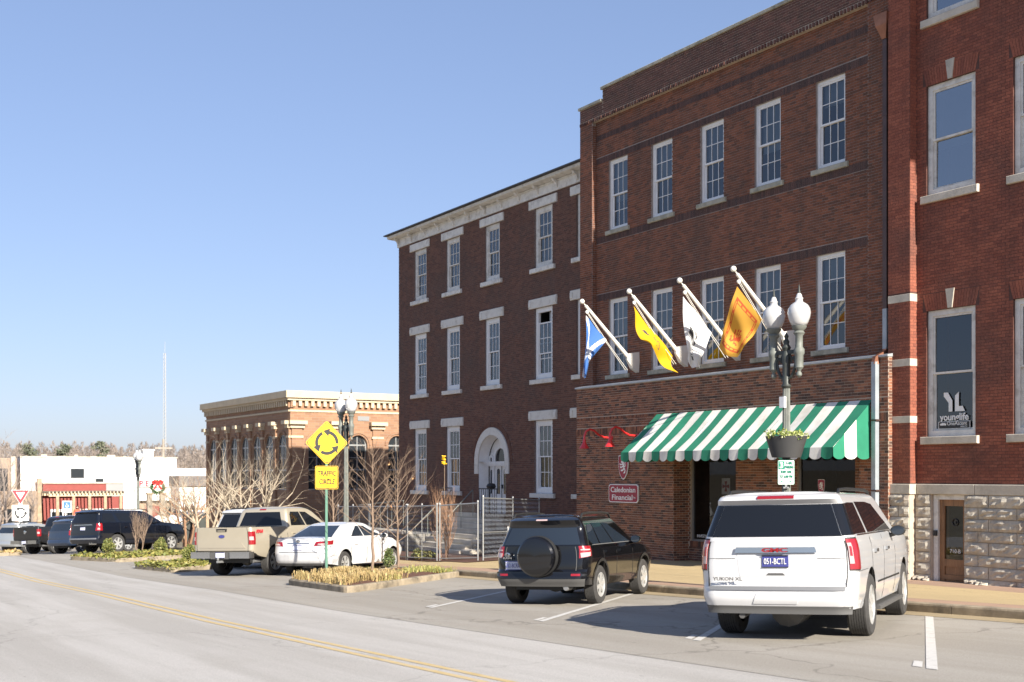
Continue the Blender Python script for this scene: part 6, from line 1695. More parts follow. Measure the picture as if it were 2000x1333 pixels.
def badge_ring(car, spec, y, z, a, b, x=-.02):
    e = MB()
    for (ra_, rb_) in ((a, b), (a * .42, b * .95), (a * .8, b * .42)):
        pts = [(x, y + ra_ * cos(2 * pi * i / 16), z + (b * .35 if rb_ < b * .6 else 0) + rb_ * sin(2 * pi * i / 16)) for i in range(17)]; e.tube(pts, .007, 4)
    o = e.build('badge', 'chrome', car, local=True); o.location = Vector((-spec['ro'], 0, 0)); return o
badge_ring(rv, RAV, .62, .93, .05, .035, .05)
o = text('badge', 'RAV4', .035, 'chrome', rv, (-RAV['ro'] + .045, .62, .855), right=(0, -1, 0), up=(0, 0, 1), width=.17, local=True, bold=.03, depth_=.006)
for sd_ in (1, -1): pt('window_trim', [(gh2.tx(.42), 1.083), (gh2.tx(2.7), 1.083), (gh2.tx(2.7), 1.095), (gh2.tx(.42), 1.095)], sd_, .010, 'steel_dull', gh2, rv, RAV, n=12)
pt('tailgate_seam', [(-.70, .64), (-.688, .64), (-.688, 1.07), (-.70, 1.07)], -1, .004, 'trim_grey', n=2, **P2); pt('tailgate_seam', [(.688, .64), (.70, .64), (.70, 1.07), (.688, 1.07)], -1, .004, 'trim_grey', n=2, **P2)
pt('high_brake_lamp', [(-.14, 1.535), (.14, 1.535), (.14, 1.555), (-.14, 1.555)], -1, .012, 'lamp_clear', gh2, rv, RAV)
e = MB(); e.lathe([(.045, -.02), (.05, .0), (.05, .5)], (.12, -.48, .33), 12, axis='x'); e.tube([(.3, -.48, .33), (.7, .1, .34)], .05, 8); shift(rv, e.build('exhaust', 'steel_dull', rv, local=True), RAV)
e = MB(); e.tube([(.09, .30, 1.125), (.10, .0, 1.16), (.12, -.25, 1.14)], .012, 5); shift(rv, e.build('wiper', 'trim_black', rv, local=True), RAV)

CAM = dict(L=4.80, W=.91, ro=1.06, wb=2.776, tyre=(.325, .215), rr=.28, rf=.45, rim='five', paint='paint_white2', zmin=.28, crown=.03, bulge=.10,
    wz=[(.28, .94), (.5, .985), (.75, 1.0), (.95, .98), (1.06, .93)], xr=[(.28, .14), (.45, .03), (.62, .0), (.80, .03), (1.04, .08)], xf=[(.3, .15), (.6, 0), (.9, .3)],
    top=[(0, 1.04), (.2, 1.06), (.65, 1.05), (1.0, 1.02), (3.5, 1.0), (3.75, .97), (4.4, .82), (4.8, .66)], bot=[(0, .34), (.5, .30), (.7, .24), (4.2, .23), (4.8, .26)],
    gh=dict(zb=1.03, zt=1.455, rr=.2, crown=.035, bulge=.10, w=[(.99, .93), (1.03, .90), (1.33, .72), (1.40, .68), (1.44, .62), (1.455, .56)], xr=[(1.03, .55), (1.36, 1.36), (1.41, 1.52), (1.44, 1.66), (1.455, 1.8)], xf=[(1.03, 3.85), (1.36, 2.95), (1.42, 2.75), (1.455, 2.5)],
        rear=(.76, .70, 1.06, 1.37), front=(1.07, 1.35),
        side=[[(1.50, 1.06), (2.22, 1.06), (2.22, 1.35), (1.90, 1.35), (1.62, 1.20)], [(2.29, 1.06), (3.35, 1.06), (3.2, 1.12), (2.8, 1.35), (2.29, 1.36)]]),
    lamps=[([(.50, .83), (1.12, .87), (1.16, .98), (.56, .95)], 'lamp_red'), ([(.60, .85), (.88, .865), (.90, .905), (.63, .895)], 'lamp_clear')],
    seams=[(1.35, .55, 1.02), (2.26, .30, 1.02), (3.3, .30, 1.0)], handles=[(1.55, .86), (2.45, .86)], mirror=(3.12, 1.0), glass='car_glass_blue')
rr0 = gp(670, 1118, 0); fw = Vector((-sin(radians(36)), cos(radians(36)))); lf = Vector((-fw.y, fw.x))
c_ = Vector((-32.0, 13.55)) + lf * .80
cm, sk3, gh3 = make_car('sedan', 'white sedan parked behind the planted island', 'sedan', seat(*c_), H(36), CAM); tilt(cm)
P3 = dict(car=cm, spec=CAM, skn=sk3)
shift(cm, plate(cm, sk3, .80, .15, .075, 0, '', .012, pale=True), CAM); badge_ring(cm, CAM, 0, .97, .055, .04, .05)
pt('garnish', [(-.36, .90), (.36, .90), (.36, .92), (-.36, .92)], -1, .012, 'chrome', **P3)
pt('boot_seam', [(-.62, .66), (.62, .66), (.62, .672), (-.62, .672)], -1, .004, 'trim_black', **P3)
pt('bumper_lip', [(-.85, .30), (.85, .30), (.88, .36), (-.88, .36)], -1, .006, 'trim_grey', n=14, **P3)

def pickup(paintm, big=True):
    return dict(L=5.80, W=1.015, ro=1.22, wb=3.68, tyre=(.405, .275), rr=.10, rf=.35, rim='six', paint=paintm, zmin=.44, crown=.01, bulge=.02, open=(.12, 1.72), soft=False,
    wz=[(.44, .94), (.7, .985), (1.0, 1.0), (1.2, .985), (1.40, .955)], xr=[(.44, .14), (.66, .14), (.70, .06), (1.35, .05)], xf=[(.4, .1), (.9, 0), (1.3, .1)],
    top=[(0, 1.38), (1.80, 1.38), (1.86, 1.33), (3.9, 1.33), (4.2, 1.30), (5.5, 1.22), (5.8, 1.1)], bot=[(0, .66), (.10, .66), (.3, .58), (.9, .5), (1.7, .46), (5.2, .44), (5.8, .38)],
    gh=dict(zb=1.33, zt=1.935, rr=.12, crown=.04, bulge=.04, w=[(1.29, .95), (1.33, .94), (1.80, .80), (1.87, .765), (1.92, .70), (1.935, .64)], xr=[(1.33, 1.84), (1.82, 1.98), (1.88, 2.02), (1.92, 2.12), (1.935, 2.3)], xf=[(1.33, 4.35), (1.82, 3.55), (1.9, 3.3), (1.935, 3.1)],
        rear=(.82, .76, 1.40, 1.80), front=(1.4, 1.8), side=[[(2.05, 1.40), (2.85, 1.40), (2.85, 1.80), (2.18, 1.80), (2.08, 1.72)], [(2.93, 1.40), (3.95, 1.40), (3.82, 1.5), (3.4, 1.79), (2.93, 1.80)]]),
    lamps=[([(.905, .90), (1.14, .90), (1.16, 1.26), (.905, 1.26)], 'lamp_red'), ([(.93, 1.02), (1.05, 1.02), (1.05, 1.12), (.93, 1.12)], 'lamp_clear')],
    seams=[(1.80, .5, 1.34), (2.88, .5, 1.32), (3.95, .5, 1.30)], handles=[(2.05, 1.18), (3.05, 1.18)], mirror=(3.75, 1.38), mirror_m='trim_black', handle_m=paintm)
def finish_pickup(car, sk_, gh_, spec, bright=True):
    k = dict(car=car, spec=spec, skn=sk_)
    e = MB(); W = .78
    e.add([(.12, -W, 1.36), (1.72, -W, 1.36), (1.72, W, 1.36), (.12, W, 1.36), (.14, -W + .04, .88), (1.70, -W + .04, .88), (1.70, W - .04, .88), (.14, W - .04, .88)], [(4, 5, 6, 7), (0, 1, 5, 4), (1, 2, 6, 5), (2, 3, 7, 6), (3, 0, 4, 7)])
    shift(car, e.build('bed_liner', 'trim_black', car, local=True), spec)
    pt('tailgate_seam', [(-.89, .70), (-.878, .70), (-.878, 1.37), (-.89, 1.37)], -1, .003, 'trim_black', n=2, **k); pt('tailgate_seam', [(.878, .70), (.89, .70), (.89, 1.37), (.878, 1.37)], -1, .003, 'trim_black', n=2, **k)
    pt('tailgate_panel', [(-.80, .80), (.80, .80), (.66, .96), (-.66, .96)], -1, .010, spec['paint'], n=10, **k)
    pt('tailgate_handle', [(-.17, 1.26), (.17, 1.26), (.19, 1.345), (-.19, 1.345)], -1, .012, 'trim_black', **k)
    pt('tailgate_handle_grip', [(-.13, 1.275), (.13, 1.275), (.13, 1.30), (-.13, 1.30)], -1, .03, spec['paint'], **k)
    for y0, y1 in ((-1.0, -.34), (.34, 1.0)):
        e = MB(); e.box(-.06, .18, y0, y1, .52, .70); shift(car, e.build('bumper', 'chrome' if bright else 'steel_dull', car, local=True), spec)
    e = MB(); e.box(-.02, .18, -.34, .34, .50, .69); shift(car, e.build('bumper_centre', 'trim_grey', car, local=True), spec)
    o = shift(car, plate(car, Skin(5, 1, .1, .1, lambda z: -.03, lambda z: 0, lambda z, x: 1, 0), .61, .15, .075, 0, '', .012, pale=True), spec)
    pt('brake_lamp', [(-.14, 1.855), (.14, 1.855), (.14, 1.89), (-.14, 1.89)], -1, .012, 'lamp_red', skn=gh_, car=car, spec=spec)
    e = MB(); e.box(-.16, .1, -.03, .03, .40, .46); e.lathe([(.0, .10), (.03, .07), (.03, .03), (.015, 0), (.02, -.02)], (-.13, 0, .46), 8); shift(car, e.build('tow_ball', 'galvanised', car, local=True), spec)
    e = MB(); e.lathe([(.055, -.02), (.055, .4)], (.55, -.70, .43), 10, axis='x'); shift(car, e.build('exhaust', 'steel_dull', car, local=True), spec)
F15 = pickup('paint_tan')
lr0 = Vector((-35.1, 11.1)); c_ = lr0 - lf * .86
fd, sk4, gh4 = make_car('pickup_truck', 'tan crew cab pickup truck parked left of the white sedan', 'pickup truck', seat(*c_), H(35), F15); tilt(fd)
finish_pickup(fd, sk4, gh4, F15)
e = MB(); e.prism([(.10 * cos(2 * pi * i / 20), 1.13 + .042 * sin(2 * pi * i / 20)) for i in range(20)], lambda a, b, d: (.05 + d, -a, b), -.012, .02); shift(fd, e.build('badge', 'plate_blue', fd, local=True), F15)
e = MB(); e.prism([(.11 * cos(2 * pi * i / 20), 1.13 + .05 * sin(2 * pi * i / 20)) for i in range(20)], lambda a, b, d: (.055 + d, -a, b), -.012, .02); shift(fd, e.build('badge_rim', 'chrome', fd, local=True), F15)
o = text('badge', 'FX4', .09, 'sign_red', fd, (.42 - F15['ro'], -1.018, 1.22), right=(1, 0, 0), up=(0, 0, 1), width=.30, local=True, bold=.03, depth_=.01, shear=.2)
TAH = dict(YUK); TAH.update(L=5.35, wb=3.07, paint='paint_navy', ro=1.15, handle_m='chrome')
TAH['gh'] = dict(YUK['gh']); TAH['top'] = [(0, 1.33), (3.75, 1.33), (4.0, 1.30), (5.0, 1.22), (5.35, 1.1)]
TAH['gh'].update(xf=[(1.31, 4.0), (1.80, 3.1), (1.85, 2.9), (1.87, 2.7)], side=[[(.30, 1.36), (1.12, 1.36), (1.05, 1.74), (.36, 1.74)], [(1.35, 1.36), (2.12, 1.36), (2.12, 1.75), (1.25, 1.75)], [(2.2, 1.36), (3.25, 1.36), (3.15, 1.45), (2.8, 1.72), (2.2, 1.75)]])
TAH['lamps'] = [([(.80, .98), (1.16, .98), (1.14, 1.30), (.88, 1.30)], 'lamp_red'), ([(.90, 1.02), (1.02, 1.02), (1.0, 1.10), (.92, 1.10)], 'lamp_clear')]
TAH['seams'] = [(1.28, .78, 1.30), (2.16, .45, 1.30), (3.25, .45, 1.28)]; TAH['handles'] = [(1.5, 1.12), (2.4, 1.12)]; TAH['mirror'] = (3.15, 1.30); TAH['strips'] = []; TAH['mirror_m'] = 'paint_navy'
def far_car(name, lab, cat, u, v, deg, spec, wheel_side=-1):
    p = gp(u, v, 0); f = Vector((-sin(radians(deg)), cos(radians(deg)))); l = Vector((-f.y, f.x)); c = Vector((p.x, p.y)) - l * (wheel_side * (spec['W'] - .14))
    r_ = make_car(name, lab, cat, seat(c.x, c.y), H(deg), spec); tilt(r_[0]); return r_
tc, sk5, gh5 = make_car('black_suv', 'big black SUV parked behind the ivy bed, seen from its right rear', 'SUV', seat(-56.3, 12.36), H(27), TAH); tilt(tc)
P5 = dict(car=tc, spec=TAH, skn=sk5)
pt('garnish', [(-.62, 1.22), (.62, 1.22), (.62, 1.26), (-.62, 1.26)], -1, .02, 'chrome', **P5); shift(tc, plate(tc, sk5, 1.08, .15, .075, 0, '', .014, pale=True), TAH)
pt('bumper_strip', [(-.9, .60), (.9, .60), (.9, .66), (-.9, .66)], -1, .02, 'steel_dull', n=14, **P5)
e = MB()
for y in (-.62, -.48): e.lathe([(.045, -.03), (.045, .2)], (.06, y, .42), 8, axis='x')
shift(tc, e.build('exhaust', 'chrome', tc, local=True), TAH)
RAM = pickup('paint_charcoal')
rm_, sk6, gh6 = make_car('dark_pickup', 'dark grey pickup truck parked beyond the black SUV', 'pickup truck', seat(-66.6, 11.7), H(28), RAM); tilt(rm_)
finish_pickup(rm_, sk6, gh6, RAM)
e = MB(); e.lathe([(0, -.02), (.09, -.015), (.10, .02)], (.045, 0, 1.12), 14, axis='x'); shift(rm_, e.build('badge', 'chrome', rm_, local=True), RAM)
X5 = dict(RAV); X5.update(paint='paint_steel', mirror_m='paint_steel')
tilt(make_car('blue_crossover', 'dark blue crossover half hidden between the dark pickup and the black SUV', 'crossover', seat(-61.3, 12.0), H(27), X5)[0])
X6 = dict(RAV); X6.update(paint='paint_silver', mirror_m='paint_silver')
tilt(make_car('silver_crossover', 'silver crossover parked farthest left by the yield sign', 'crossover', seat(-71.8, 11.2), H(30), X6)[0])
X7 = dict(TAH); X7.update(paint='paint_white2', mirror_m='paint_white2')
p7 = Vector((-38.6, 13.4)); w7 = make_car('white_suv', 'white SUV showing only its roof beyond the tan pickup', 'SUV', seat(p7.x, p7.y), H(35), X7)[0]; tilt(w7)

# ------------------------------------------------------------------ planted islands
def island(poly, lab, soil='mulch', h=.15, w=.16):
    """kerbed island: kerb stones round a bed of soil"""
    t = bpy.data.objects.new('traffic_island', None); COL.objects.link(t); ORG[t.name] = Vector((0, 0, 0)); t['kind'] = 'structure'
    P = [Vector(p) for p in poly]; n = len(P); cen = sum(P, Vector((0, 0))) / n
    inn = []
    for i in range(n):
        a, b, c = P[i - 1], P[i], P[(i + 1) % n]; d1, d2 = (b - a).normalized(), (c - b).normalized()
        nn = Vector((-d1.y, d1.x)) + Vector((-d2.y, d2.x)); nn.normalize()
        if nn.dot(cen - b) < 0: nn = -nn
        inn.append(b + nn * w)
    for i in range(n):
        a, b, ia, ib = P[i], P[(i + 1) % n], inn[i], inn[(i + 1) % n]
        e = MB(); r = .03; vs = []
        for o, q in ((a, ia), (b, ib)):
            m = o.lerp(q, .2)
            vs += [(o.x, o.y, gz(o.x) - .05), (o.x, o.y, gz(o.x) + h - r), (m.x, m.y, gz(m.x) + h), (q.x, q.y, gz(q.x) + h), (q.x, q.y, gz(q.x) - .05)]
        e.add(vs, [(k, k + 1, k + 6, k + 5) for k in range(4)] + [(0, 4, 3, 2, 1), (5, 6, 7, 8, 9)]); e.build('kerb_stone', 'kerb_stone', t)
    e = MB(); c = cen; rings = 5; vs = []
    for k in range(rings + 1):
        f = k / rings
        for q in inn:
            p = q.lerp(c, f); vs.append((p.x, p.y, gz(p.x) + h - .03 + .07 * sin(f * pi / 2) + .012 * sin(p.x * 9) * sin(p.y * 8)))
    e.add(vs, [(k * n + i, k * n + (i + 1) % n, (k + 1) * n + (i + 1) % n, (k + 1) * n + i) for k in range(rings) for i in range(n)]); e.build('soil', soil, t)
    return inn
def rounded(poly, r=.5, n=5):
    out = []; m = len(poly)
    for i in range(m):
        a, b, c = Vector(poly[i - 1]), Vector(poly[i]), Vector(poly[(i + 1) % m])
        p, q = b + (a - b).normalized() * r, b + (c - b).normalized() * r
        for k in range(n + 1):
            f = k / n; out.append(tuple((p * (1 - f) + b * f) * (1 - f) + (b * (1 - f) + q * f) * f))
    return out
def in_p(x, y, poly): return in_poly(x, y, [(p[0], p[1]) for p in poly])
IA = rounded([(-28.5, 10.55), (-24.5, 10.5), (-28.4, 15.42), (-32.4, 15.42)], .45)
inA = island(IA, '')
def blades(name, lab, poly, n, hgt, material, seed, z=.13, clump=40, keep=None, w=.008, lean=.6):
    rnd = random.Random(seed); e = MB(); xs = [p[0] for p in poly]; ys = [p[1] for p in poly]; k = 0; tries = 0
    while k < n and tries < n * 6:
        tries += 1
        cx, cy = rnd.uniform(min(xs), max(xs)), rnd.uniform(min(ys), max(ys))
        if not in_p(cx, cy, poly) or (keep and not keep(cx, cy)): continue
        for _ in range(clump):
            a = rnd.random() * 6.283; l = hgt * rnd.uniform(.35, 1.3); d = rnd.uniform(.1, 1.2) * lean; x, y = cx + rnd.gauss(0, .07), cy + rnd.gauss(0, .07); zz = gz(x) + z
            sx, sy = -sin(a) * w, cos(a) * w
            m = (x + cos(a) * l * d * .5, y + sin(a) * l * d * .5, zz + l * .8); t = (x + cos(a) * l * d, y + sin(a) * l * d, zz + l * (.95 - d * .55))
            e.add([(x - sx, y - sy, zz), (x + sx, y + sy, zz), (m[0] + sx * .8, m[1] + sy * .8, m[2]), (m[0] - sx * .8, m[1] - sy * .8, m[2]), t], [(0, 1, 2, 3), (3, 2, 4)])
            k += 1
    o = e.build(name, material); return tag(o, lab, 'grass', kind='stuff')
def patchy(x, y, k=0.0): return sin(x * 2.1 + 1.3 * sin(y * 1.7)) + sin(y * 2.6 + 1.1 * sin(x * 1.9)) + .8 * sin(x * 5.3) * sin(y * 4.7) > k
blades('dry_grass', 'dry golden grass at the street end of the planted island', inA, 4000, .22, 'grass_dry', 1, clump=26, keep=lambda x, y: y < 12.9 and patchy(x, y, -.1) and not (hypot(x + 27.3, y - 12.1) < .6), lean=.85)
blades('green_grass', 'low green and yellow grass at the pavement end of the island', inA, 1500, .15, 'grass_green', 2, clump=26, keep=lambda x, y: patchy(x, y, .1) and ((y > 13.3 and x > -30.9) or (11.6 < y < 12.6 and x > -27.2)), lean=.9)
blades('tall_grass', 'tall dry grass by the sign post', inA, 420, .52, 'grass_dry', 3, clump=18, keep=lambda x, y: x + .86 * (y - 10.5) < -28.2 and y < 13, lean=.4)
def ivy(name, lab, poly, n, size, seed, hmax=.25, material='ivy'):
    rnd = random.Random(seed); e = MB(); xs = [p[0] for p in poly]; ys = [p[1] for p in poly]; k = 0
    cx, cy = sum(xs) / len(xs), sum(ys) / len(ys)
    while k < n:
        x, y = rnd.uniform(min(xs), max(xs)), rnd.uniform(min(ys), max(ys))
        if not in_p(x, y, poly): continue
        q = Vector((x, y, gz(x) + .10 + hmax * (rnd.random() ** 1.5) * (.6 + .4 * sin(x * 2.3) * sin(y * 2.9)))); a = Vector((rnd.gauss(0, 1), rnd.gauss(0, 1), rnd.gauss(0, .6))).normalized(); b = a.cross(Vector((rnd.gauss(0, .5), rnd.gauss(0, .5), 1))).normalized(); s_ = size * rnd.uniform(.6, 1.3)
        e.add([q - a * s_, q + b * s_ * .7, q + a * s_, q - b * s_ * .7], [(0, 1, 2, 3)]); k += 1
    return tag(e.build(name, material), lab, 'ivy', kind='stuff')
IB = rounded([(-41.0, 9.9), (-37.3, 10.3), (-39.3, 12.6), (-42.4, 12.4)], .5); inB = island(IB, '')
ivy('ivy', 'yellow green ivy bed beside the tan pickup', IB, 4800, .065, 11, .20)
IC = rounded([(-49.6, 9.5), (-45.5, 10.6), (-48.0, 14.9), (-52.2, 14.2)], .6); inC = island(IC, '')
ivy('ivy', 'yellow green ivy bed in front of the black SUV', IC, 6500, .07, 12, .19)
ID = rounded([(-60.5, 7.0), (-57.8, 7.6), (-58.5, 9.4), (-61.5, 9.0)], .5); inD = island(ID, ''); ivy('ivy', 'small dry ivy patch at the far left by the silver crossover', ID, 1600, .09, 13, .2, 'grass_dry')

# ------------------------------------------------------------------ bare trees and shrubs
def grow(mb, p, d, ln, r, lev, rnd, up, spread, kids, shrink, tips=None, nseg=4):
    pts = [p]; q = p.copy(); dd = d.copy(); rs = [r]
    for i in range(nseg):
        dd = (dd + Vector((rnd.gauss(0, .10), rnd.gauss(0, .10), rnd.gauss(0, .06) + up * .10))).normalized(); q = q + dd * (ln / nseg); pts.append(q.copy()); rs.append(r * (1 - .55 * (i + 1) / nseg))
    mb.tube(pts, rs, 5 if lev > 2 else (4 if lev > 1 else 3), cap=False)
    if lev <= 0:
        if tips is not None: tips.append(q)
        return
    for k in range(kids):
        f = rnd.uniform(.3, 1.0) if k else 1.0; i = min(nseg, max(1, int(round(f * nseg)))); a = rnd.random() * 6.283
        o = dd.orthogonal().normalized(); o2 = dd.cross(o); nd = (dd + (o * cos(a) + o2 * sin(a)) * spread * rnd.uniform(.6, 1.3) + Vector((0, 0, up * .35))).normalized()
        grow(mb, pts[i], nd, ln * shrink * rnd.uniform(.75, 1.15), rs[i] * .72, lev - 1, rnd, up, spread, kids, shrink, tips, max(2, nseg - 1))
def bare_tree(lab, base, hgt, r, seed, m='bark_pale', stems=1, trunk=.35, lev=3, kids=4, spread=.75, up=.35, shrink=.62, grp='bare winter trees', name='bare_tree', leafy=0, lean=.3, first=.45):
    rnd = random.Random(seed); t = thing(name, lab, 'tree', base, group=grp)
    tk, cr = MB(), MB(); tips = []
    for s in range(stems):
        a = 2 * pi * s / stems + rnd.random(); d = Vector((cos(a) * lean, sin(a) * lean, 1)).normalized() if stems > 1 else Vector((rnd.gauss(0, .03), rnd.gauss(0, .03), 1)).normalized()
        p = Vector((cos(a) * .12, sin(a) * .12, -.05)) if stems > 1 else Vector((0, 0, -.05))
        pts, rs = [p], [r]; q = p.copy()
        n = 7
        for i in range(n):
            d = (d + Vector((rnd.gauss(0, .05), rnd.gauss(0, .05), .05))).normalized(); q = q + d * hgt * (.62 if stems == 1 else .5) / n; pts.append(q.copy()); rs.append(r * (1 - .6 * (i + 1) / n))
        tk.tube(pts, rs, 7)
        i0 = max(1, int(trunk * n))
        for i in range(i0, n + 1):
            for k in range(2 if i < n else 3):
                a = rnd.random() * 6.283; f = (i - i0) / max(1, n - i0)
                nd = Vector((cos(a) * spread * 1.3, sin(a) * spread * 1.3, .55 + up + .5 * f)).normalized() if i < n or k else d
                grow(cr, pts[i], nd, hgt * first * (1 - .35 * f) * rnd.uniform(.7, 1.1), rs[i] * .6, lev - 1, rnd, up, spread, kids, shrink, tips)
    tk.build('trunk', m, t, local=True, smooth=60); cr.build('crown', m, t, local=True)
    if leafy:
        e = MB()
        for p in rnd.sample(tips, min(leafy, len(tips))): leafball(e, p, (.06, .06, .08), 5, .04, rnd)
        o = e.build('withered_leaves', 'dry_leaf', t, local=True); o['kind'] = 'stuff'
    return t
def gpos(u, v, h=.15): p = gp(u, v, h); return (p.x, p.y, gz(p.x) + h - .03)
def young_tree(lab, base, hgt, r, seed, m='bark_brown', low=.30, n=32, reach=.42, leafy=4):
    rnd = random.Random(seed); t = thing('bare_tree', lab, 'tree', base, group='bare winter trees'); tk, cr = MB(), MB(); tips = []
    pts = [Vector((rnd.gauss(0, .012), rnd.gauss(0, .012), -.05 + hgt * i / 12)) for i in range(13)]
    tk.tube(pts, [r * (1 - .85 * i / 12) for i in range(13)], 7); a = rnd.random() * 6
    for k in range(n):
        f = low + (.97 - low) * (k / n) ** .9; a += 2.4 + rnd.gauss(0, .3); i = f * 12; j = int(i); p = pts[j].lerp(pts[min(12, j + 1)], i - j)
        ln = hgt * reach * (1.05 - f * .75) * rnd.uniform(.75, 1.15); el = rnd.uniform(.45, .95) + f * .5
        grow(cr, p, Vector((cos(a), sin(a), el)).normalized(), ln, r * .27 * (1.1 - .6 * f), 2, rnd, .28, .42, 3, .5, tips)
    tk.build('trunk', m, t, local=True, smooth=60); cr.build('crown', m, t, local=True)
    if leafy:
        e = MB()
        for p in rnd.sample(tips, min(leafy, len(tips))): leafball(e, p, (.05, .05, .07), 5, .04, rnd)
        o = e.build('withered_leaves', 'dry_leaf', t, local=True); o['kind'] = 'stuff'
    return t
young_tree('young bare tree with upswept branches in the island, nearer of two', gpos(728, 1124), 3.3, .042, 21)
young_tree('young bare tree at the far end of the island beside the small evergreen', gpos(777, 1108), 3.2, .040, 22, low=.25, reach=.5)
young_tree('bare sapling with arching branches behind the tan pickup', (-40.8, 16.9, wz(-40.6, 16.9)), 3.4, .045, 23, low=.2, reach=.5, leafy=0)
MY = dict(trunk=.64, lev=4, kids=2, spread=.75, up=.22, first=.36, shrink=.70)
bare_tree('pale multi-stemmed bare crape myrtle before the arcaded building, nearest and largest', (-46.0, 15.6, wz(-46, 15.6)), 4.7, .095, 24, 'bark_pale', stems=4, lean=.45, **MY)
bare_tree('pale multi-stemmed bare tree just left of the largest crape myrtle', (-52.5, 15.8, wz(-52.5, 15.8)), 4.3, .085, 25, 'bark_pale', stems=4, lean=.42, **MY)
bare_tree('brownish bare tree in front of the left end of the arcaded building', (-61.5, 17.6, gz(-61.5) + .12), 4.6, .075, 26, 'bark_red', stems=4, lean=.3, **MY)
bare_tree('thin bare tree beside the white shop, right of the wreath', (-72.5, 19.8, gz(-72) + .12), 5.0, .07, 27, 'bark_pale', stems=3, trunk=.3, lev=4, kids=3, spread=.7, up=.3, lean=.35, first=.34, shrink=.64)
bare_tree('brown columnar shrub with upright twigs behind the chain link fence', gpos(868, 1096), 2.7, .03, 28, 'bark_red', stems=3, trunk=.15, lev=3, kids=4, spread=.22, up=.9, lean=.08, first=.36, name='columnar_shrub', grp='columnar shrubs')
bare_tree('small brown columnar shrub in the ivy bed before the black SUV', gpos(272, 1080), 2.1, .03, 29, 'bark_brown', stems=2, trunk=.2, lev=3, kids=4, spread=.25, up=.8, lean=.1, first=.36, name='columnar_shrub', grp='columnar shrubs')
tg = thing('plant_tag', 'bright yellow ribbon tied to the tip of the tall bare shoot by the fence', 'ribbon', (*gpos(868, 1096)[:2], gpos(868, 1096)[2] + 3.25))
e = MB(); rnd = random.Random(2)
for k in range(10): a = rnd.random() * 6.28; e.obox((cos(a) * .04, sin(a) * .04, rnd.uniform(-.14, .14)), Vector((cos(a), sin(a), .3)) * .05, Vector((-sin(a), cos(a), 0)) * .03, Vector((0, 0, .012)))
e.build('ribbon', 'sign_yellow', tg, local=True); e = MB(); e.tube([(0, 0, -1.2), (.01, 0, 0)], .010, 4); e.build('shoot', 'bark_brown', tg, local=True)
def bush(lab, base, rad, n, size, seed, material='shrub', name='evergreen_shrub', upright=False):
    rnd = random.Random(seed); t = thing(name, lab, 'shrub', base, group='evergreen shrubs')
    st_, lf_ = MB(), MB()
    for k in range(9):
        a = rnd.random() * 6.283; q = (cos(a) * rad[0] * .7 * rnd.random(), sin(a) * rad[1] * .7 * rnd.random(), rad[2] * rnd.uniform(.9, 1.8)); st_.tube([(0, 0, 0), (q[0] * .6, q[1] * .6, q[2] * .5), q], [.02, .014, .006], 4)
        leafball(lf_, q, (rad[0] * .42, rad[1] * .42, rad[2] * .5), n // 14, size, rnd)
    leafball(lf_, (0, 0, rad[2] * .9), (rad[0], rad[1], rad[2] * .85), n // 2, size, rnd)
    st_.build('stems', 'bark_brown', t, local=True); o = lf_.build('foliage', material, t, local=True)
bush('small dark evergreen at the foot of the far island tree', gpos(760, 1108), (.20, .20, .27), 900, .035, 31)
bush('yellow green shrub in the ivy bed at the tail of the black SUV', gpos(213, 1082), (.28, .28, .30), 1300, .04, 32, 'shrub_gold')
bush('yellow green shrub in the ivy bed at the front wheel of the black SUV', gpos(313, 1078), (.28, .28, .30), 1300, .04, 33, 'shrub_gold')
bush('yellow green shrub at the back of the ivy bed by the pickup', gpos(374, 1098), (.32, .32, .28), 1200, .045, 34, 'shrub_gold')
bush('low yellow green plant at the foot of the chain link fence', gpos(828, 1094), (.50, .40, .18), 1100, .05, 35, 'grass_green')
bush('dark green hedge clump at the far left by the yield sign', (-88, 9.2, gz(-88)), (1.4, 1.8, .6), 1800, .12, 36)
ivy('leaf_litter', 'dry leaf litter at the foot of the columnar shrub behind the fence', [(-37.6, 17.3), (-33.2, 17.3), (-33.0, 18.1), (-37.4, 18.2)], 1500, .04, 41, .05, 'dry_leaf')['category'] = 'litter'
ivy('leaf_litter', 'dark leaf litter between the plants of the island', inA, 1800, .035, 42, .05, 'dry_leaf')['category'] = 'litter'

# ------------------------------------------------------------------ far side of the traffic circle
XF = -100.0
fw_ = thing('white_building', 'long white painted commercial building beyond the traffic circle', 'building', (XF - 6, 22, gz(XF)))
gF = gz(XF)
YA, YBd, YC = onX(40, 900, XF).y, onX(243, 900, XF).y, onX(345, 900, XF).y
def far_wall(nm, m, x0, x1, y0, y1, z0, z1, t=fw_): e = MB(); e.box(x0, x1, y0, y1, z0, z1); return e.build(nm, m, t)
far_wall('wall', 'far_white', XF - 14, XF, YA, YC, gF - .3, 1.27); far_wall('wall', 'far_white', XF - 14, XF - .6, YC + .01, YC + 4, gF - .3, .45)
far_wall('coping', 'limestone', XF - 14, XF + .08, YA - .05, YC + .05, 1.27, 1.36)
q = onX(290, 880, XF - 3); far_wall('chimney', 'far_white', XF - 4, XF - 3, q.y - .42, q.y + .42, 1.2, 1.95); far_wall('chimney_cap', 'far_white', XF - 4.1, XF - 2.9, q.y - .5, q.y + .5, 1.95, 2.05)
for u, v, w, h in ((151, 925, .55, .42), (194, 939, .35, .2)):
    q = onX(u, v, XF); e = MB(); e.box(XF, XF + .06, q.y - w, q.y + w, q.z - h, q.z + h); wn_ = e.build('window', 'galvanised', fw_); e = MB(); e.box(XF + .06, XF + .07, q.y - w + .06, q.y + w - .06, q.z - h + .06, q.z + h - .06); e.build('pane', 'far_glass', wn_)
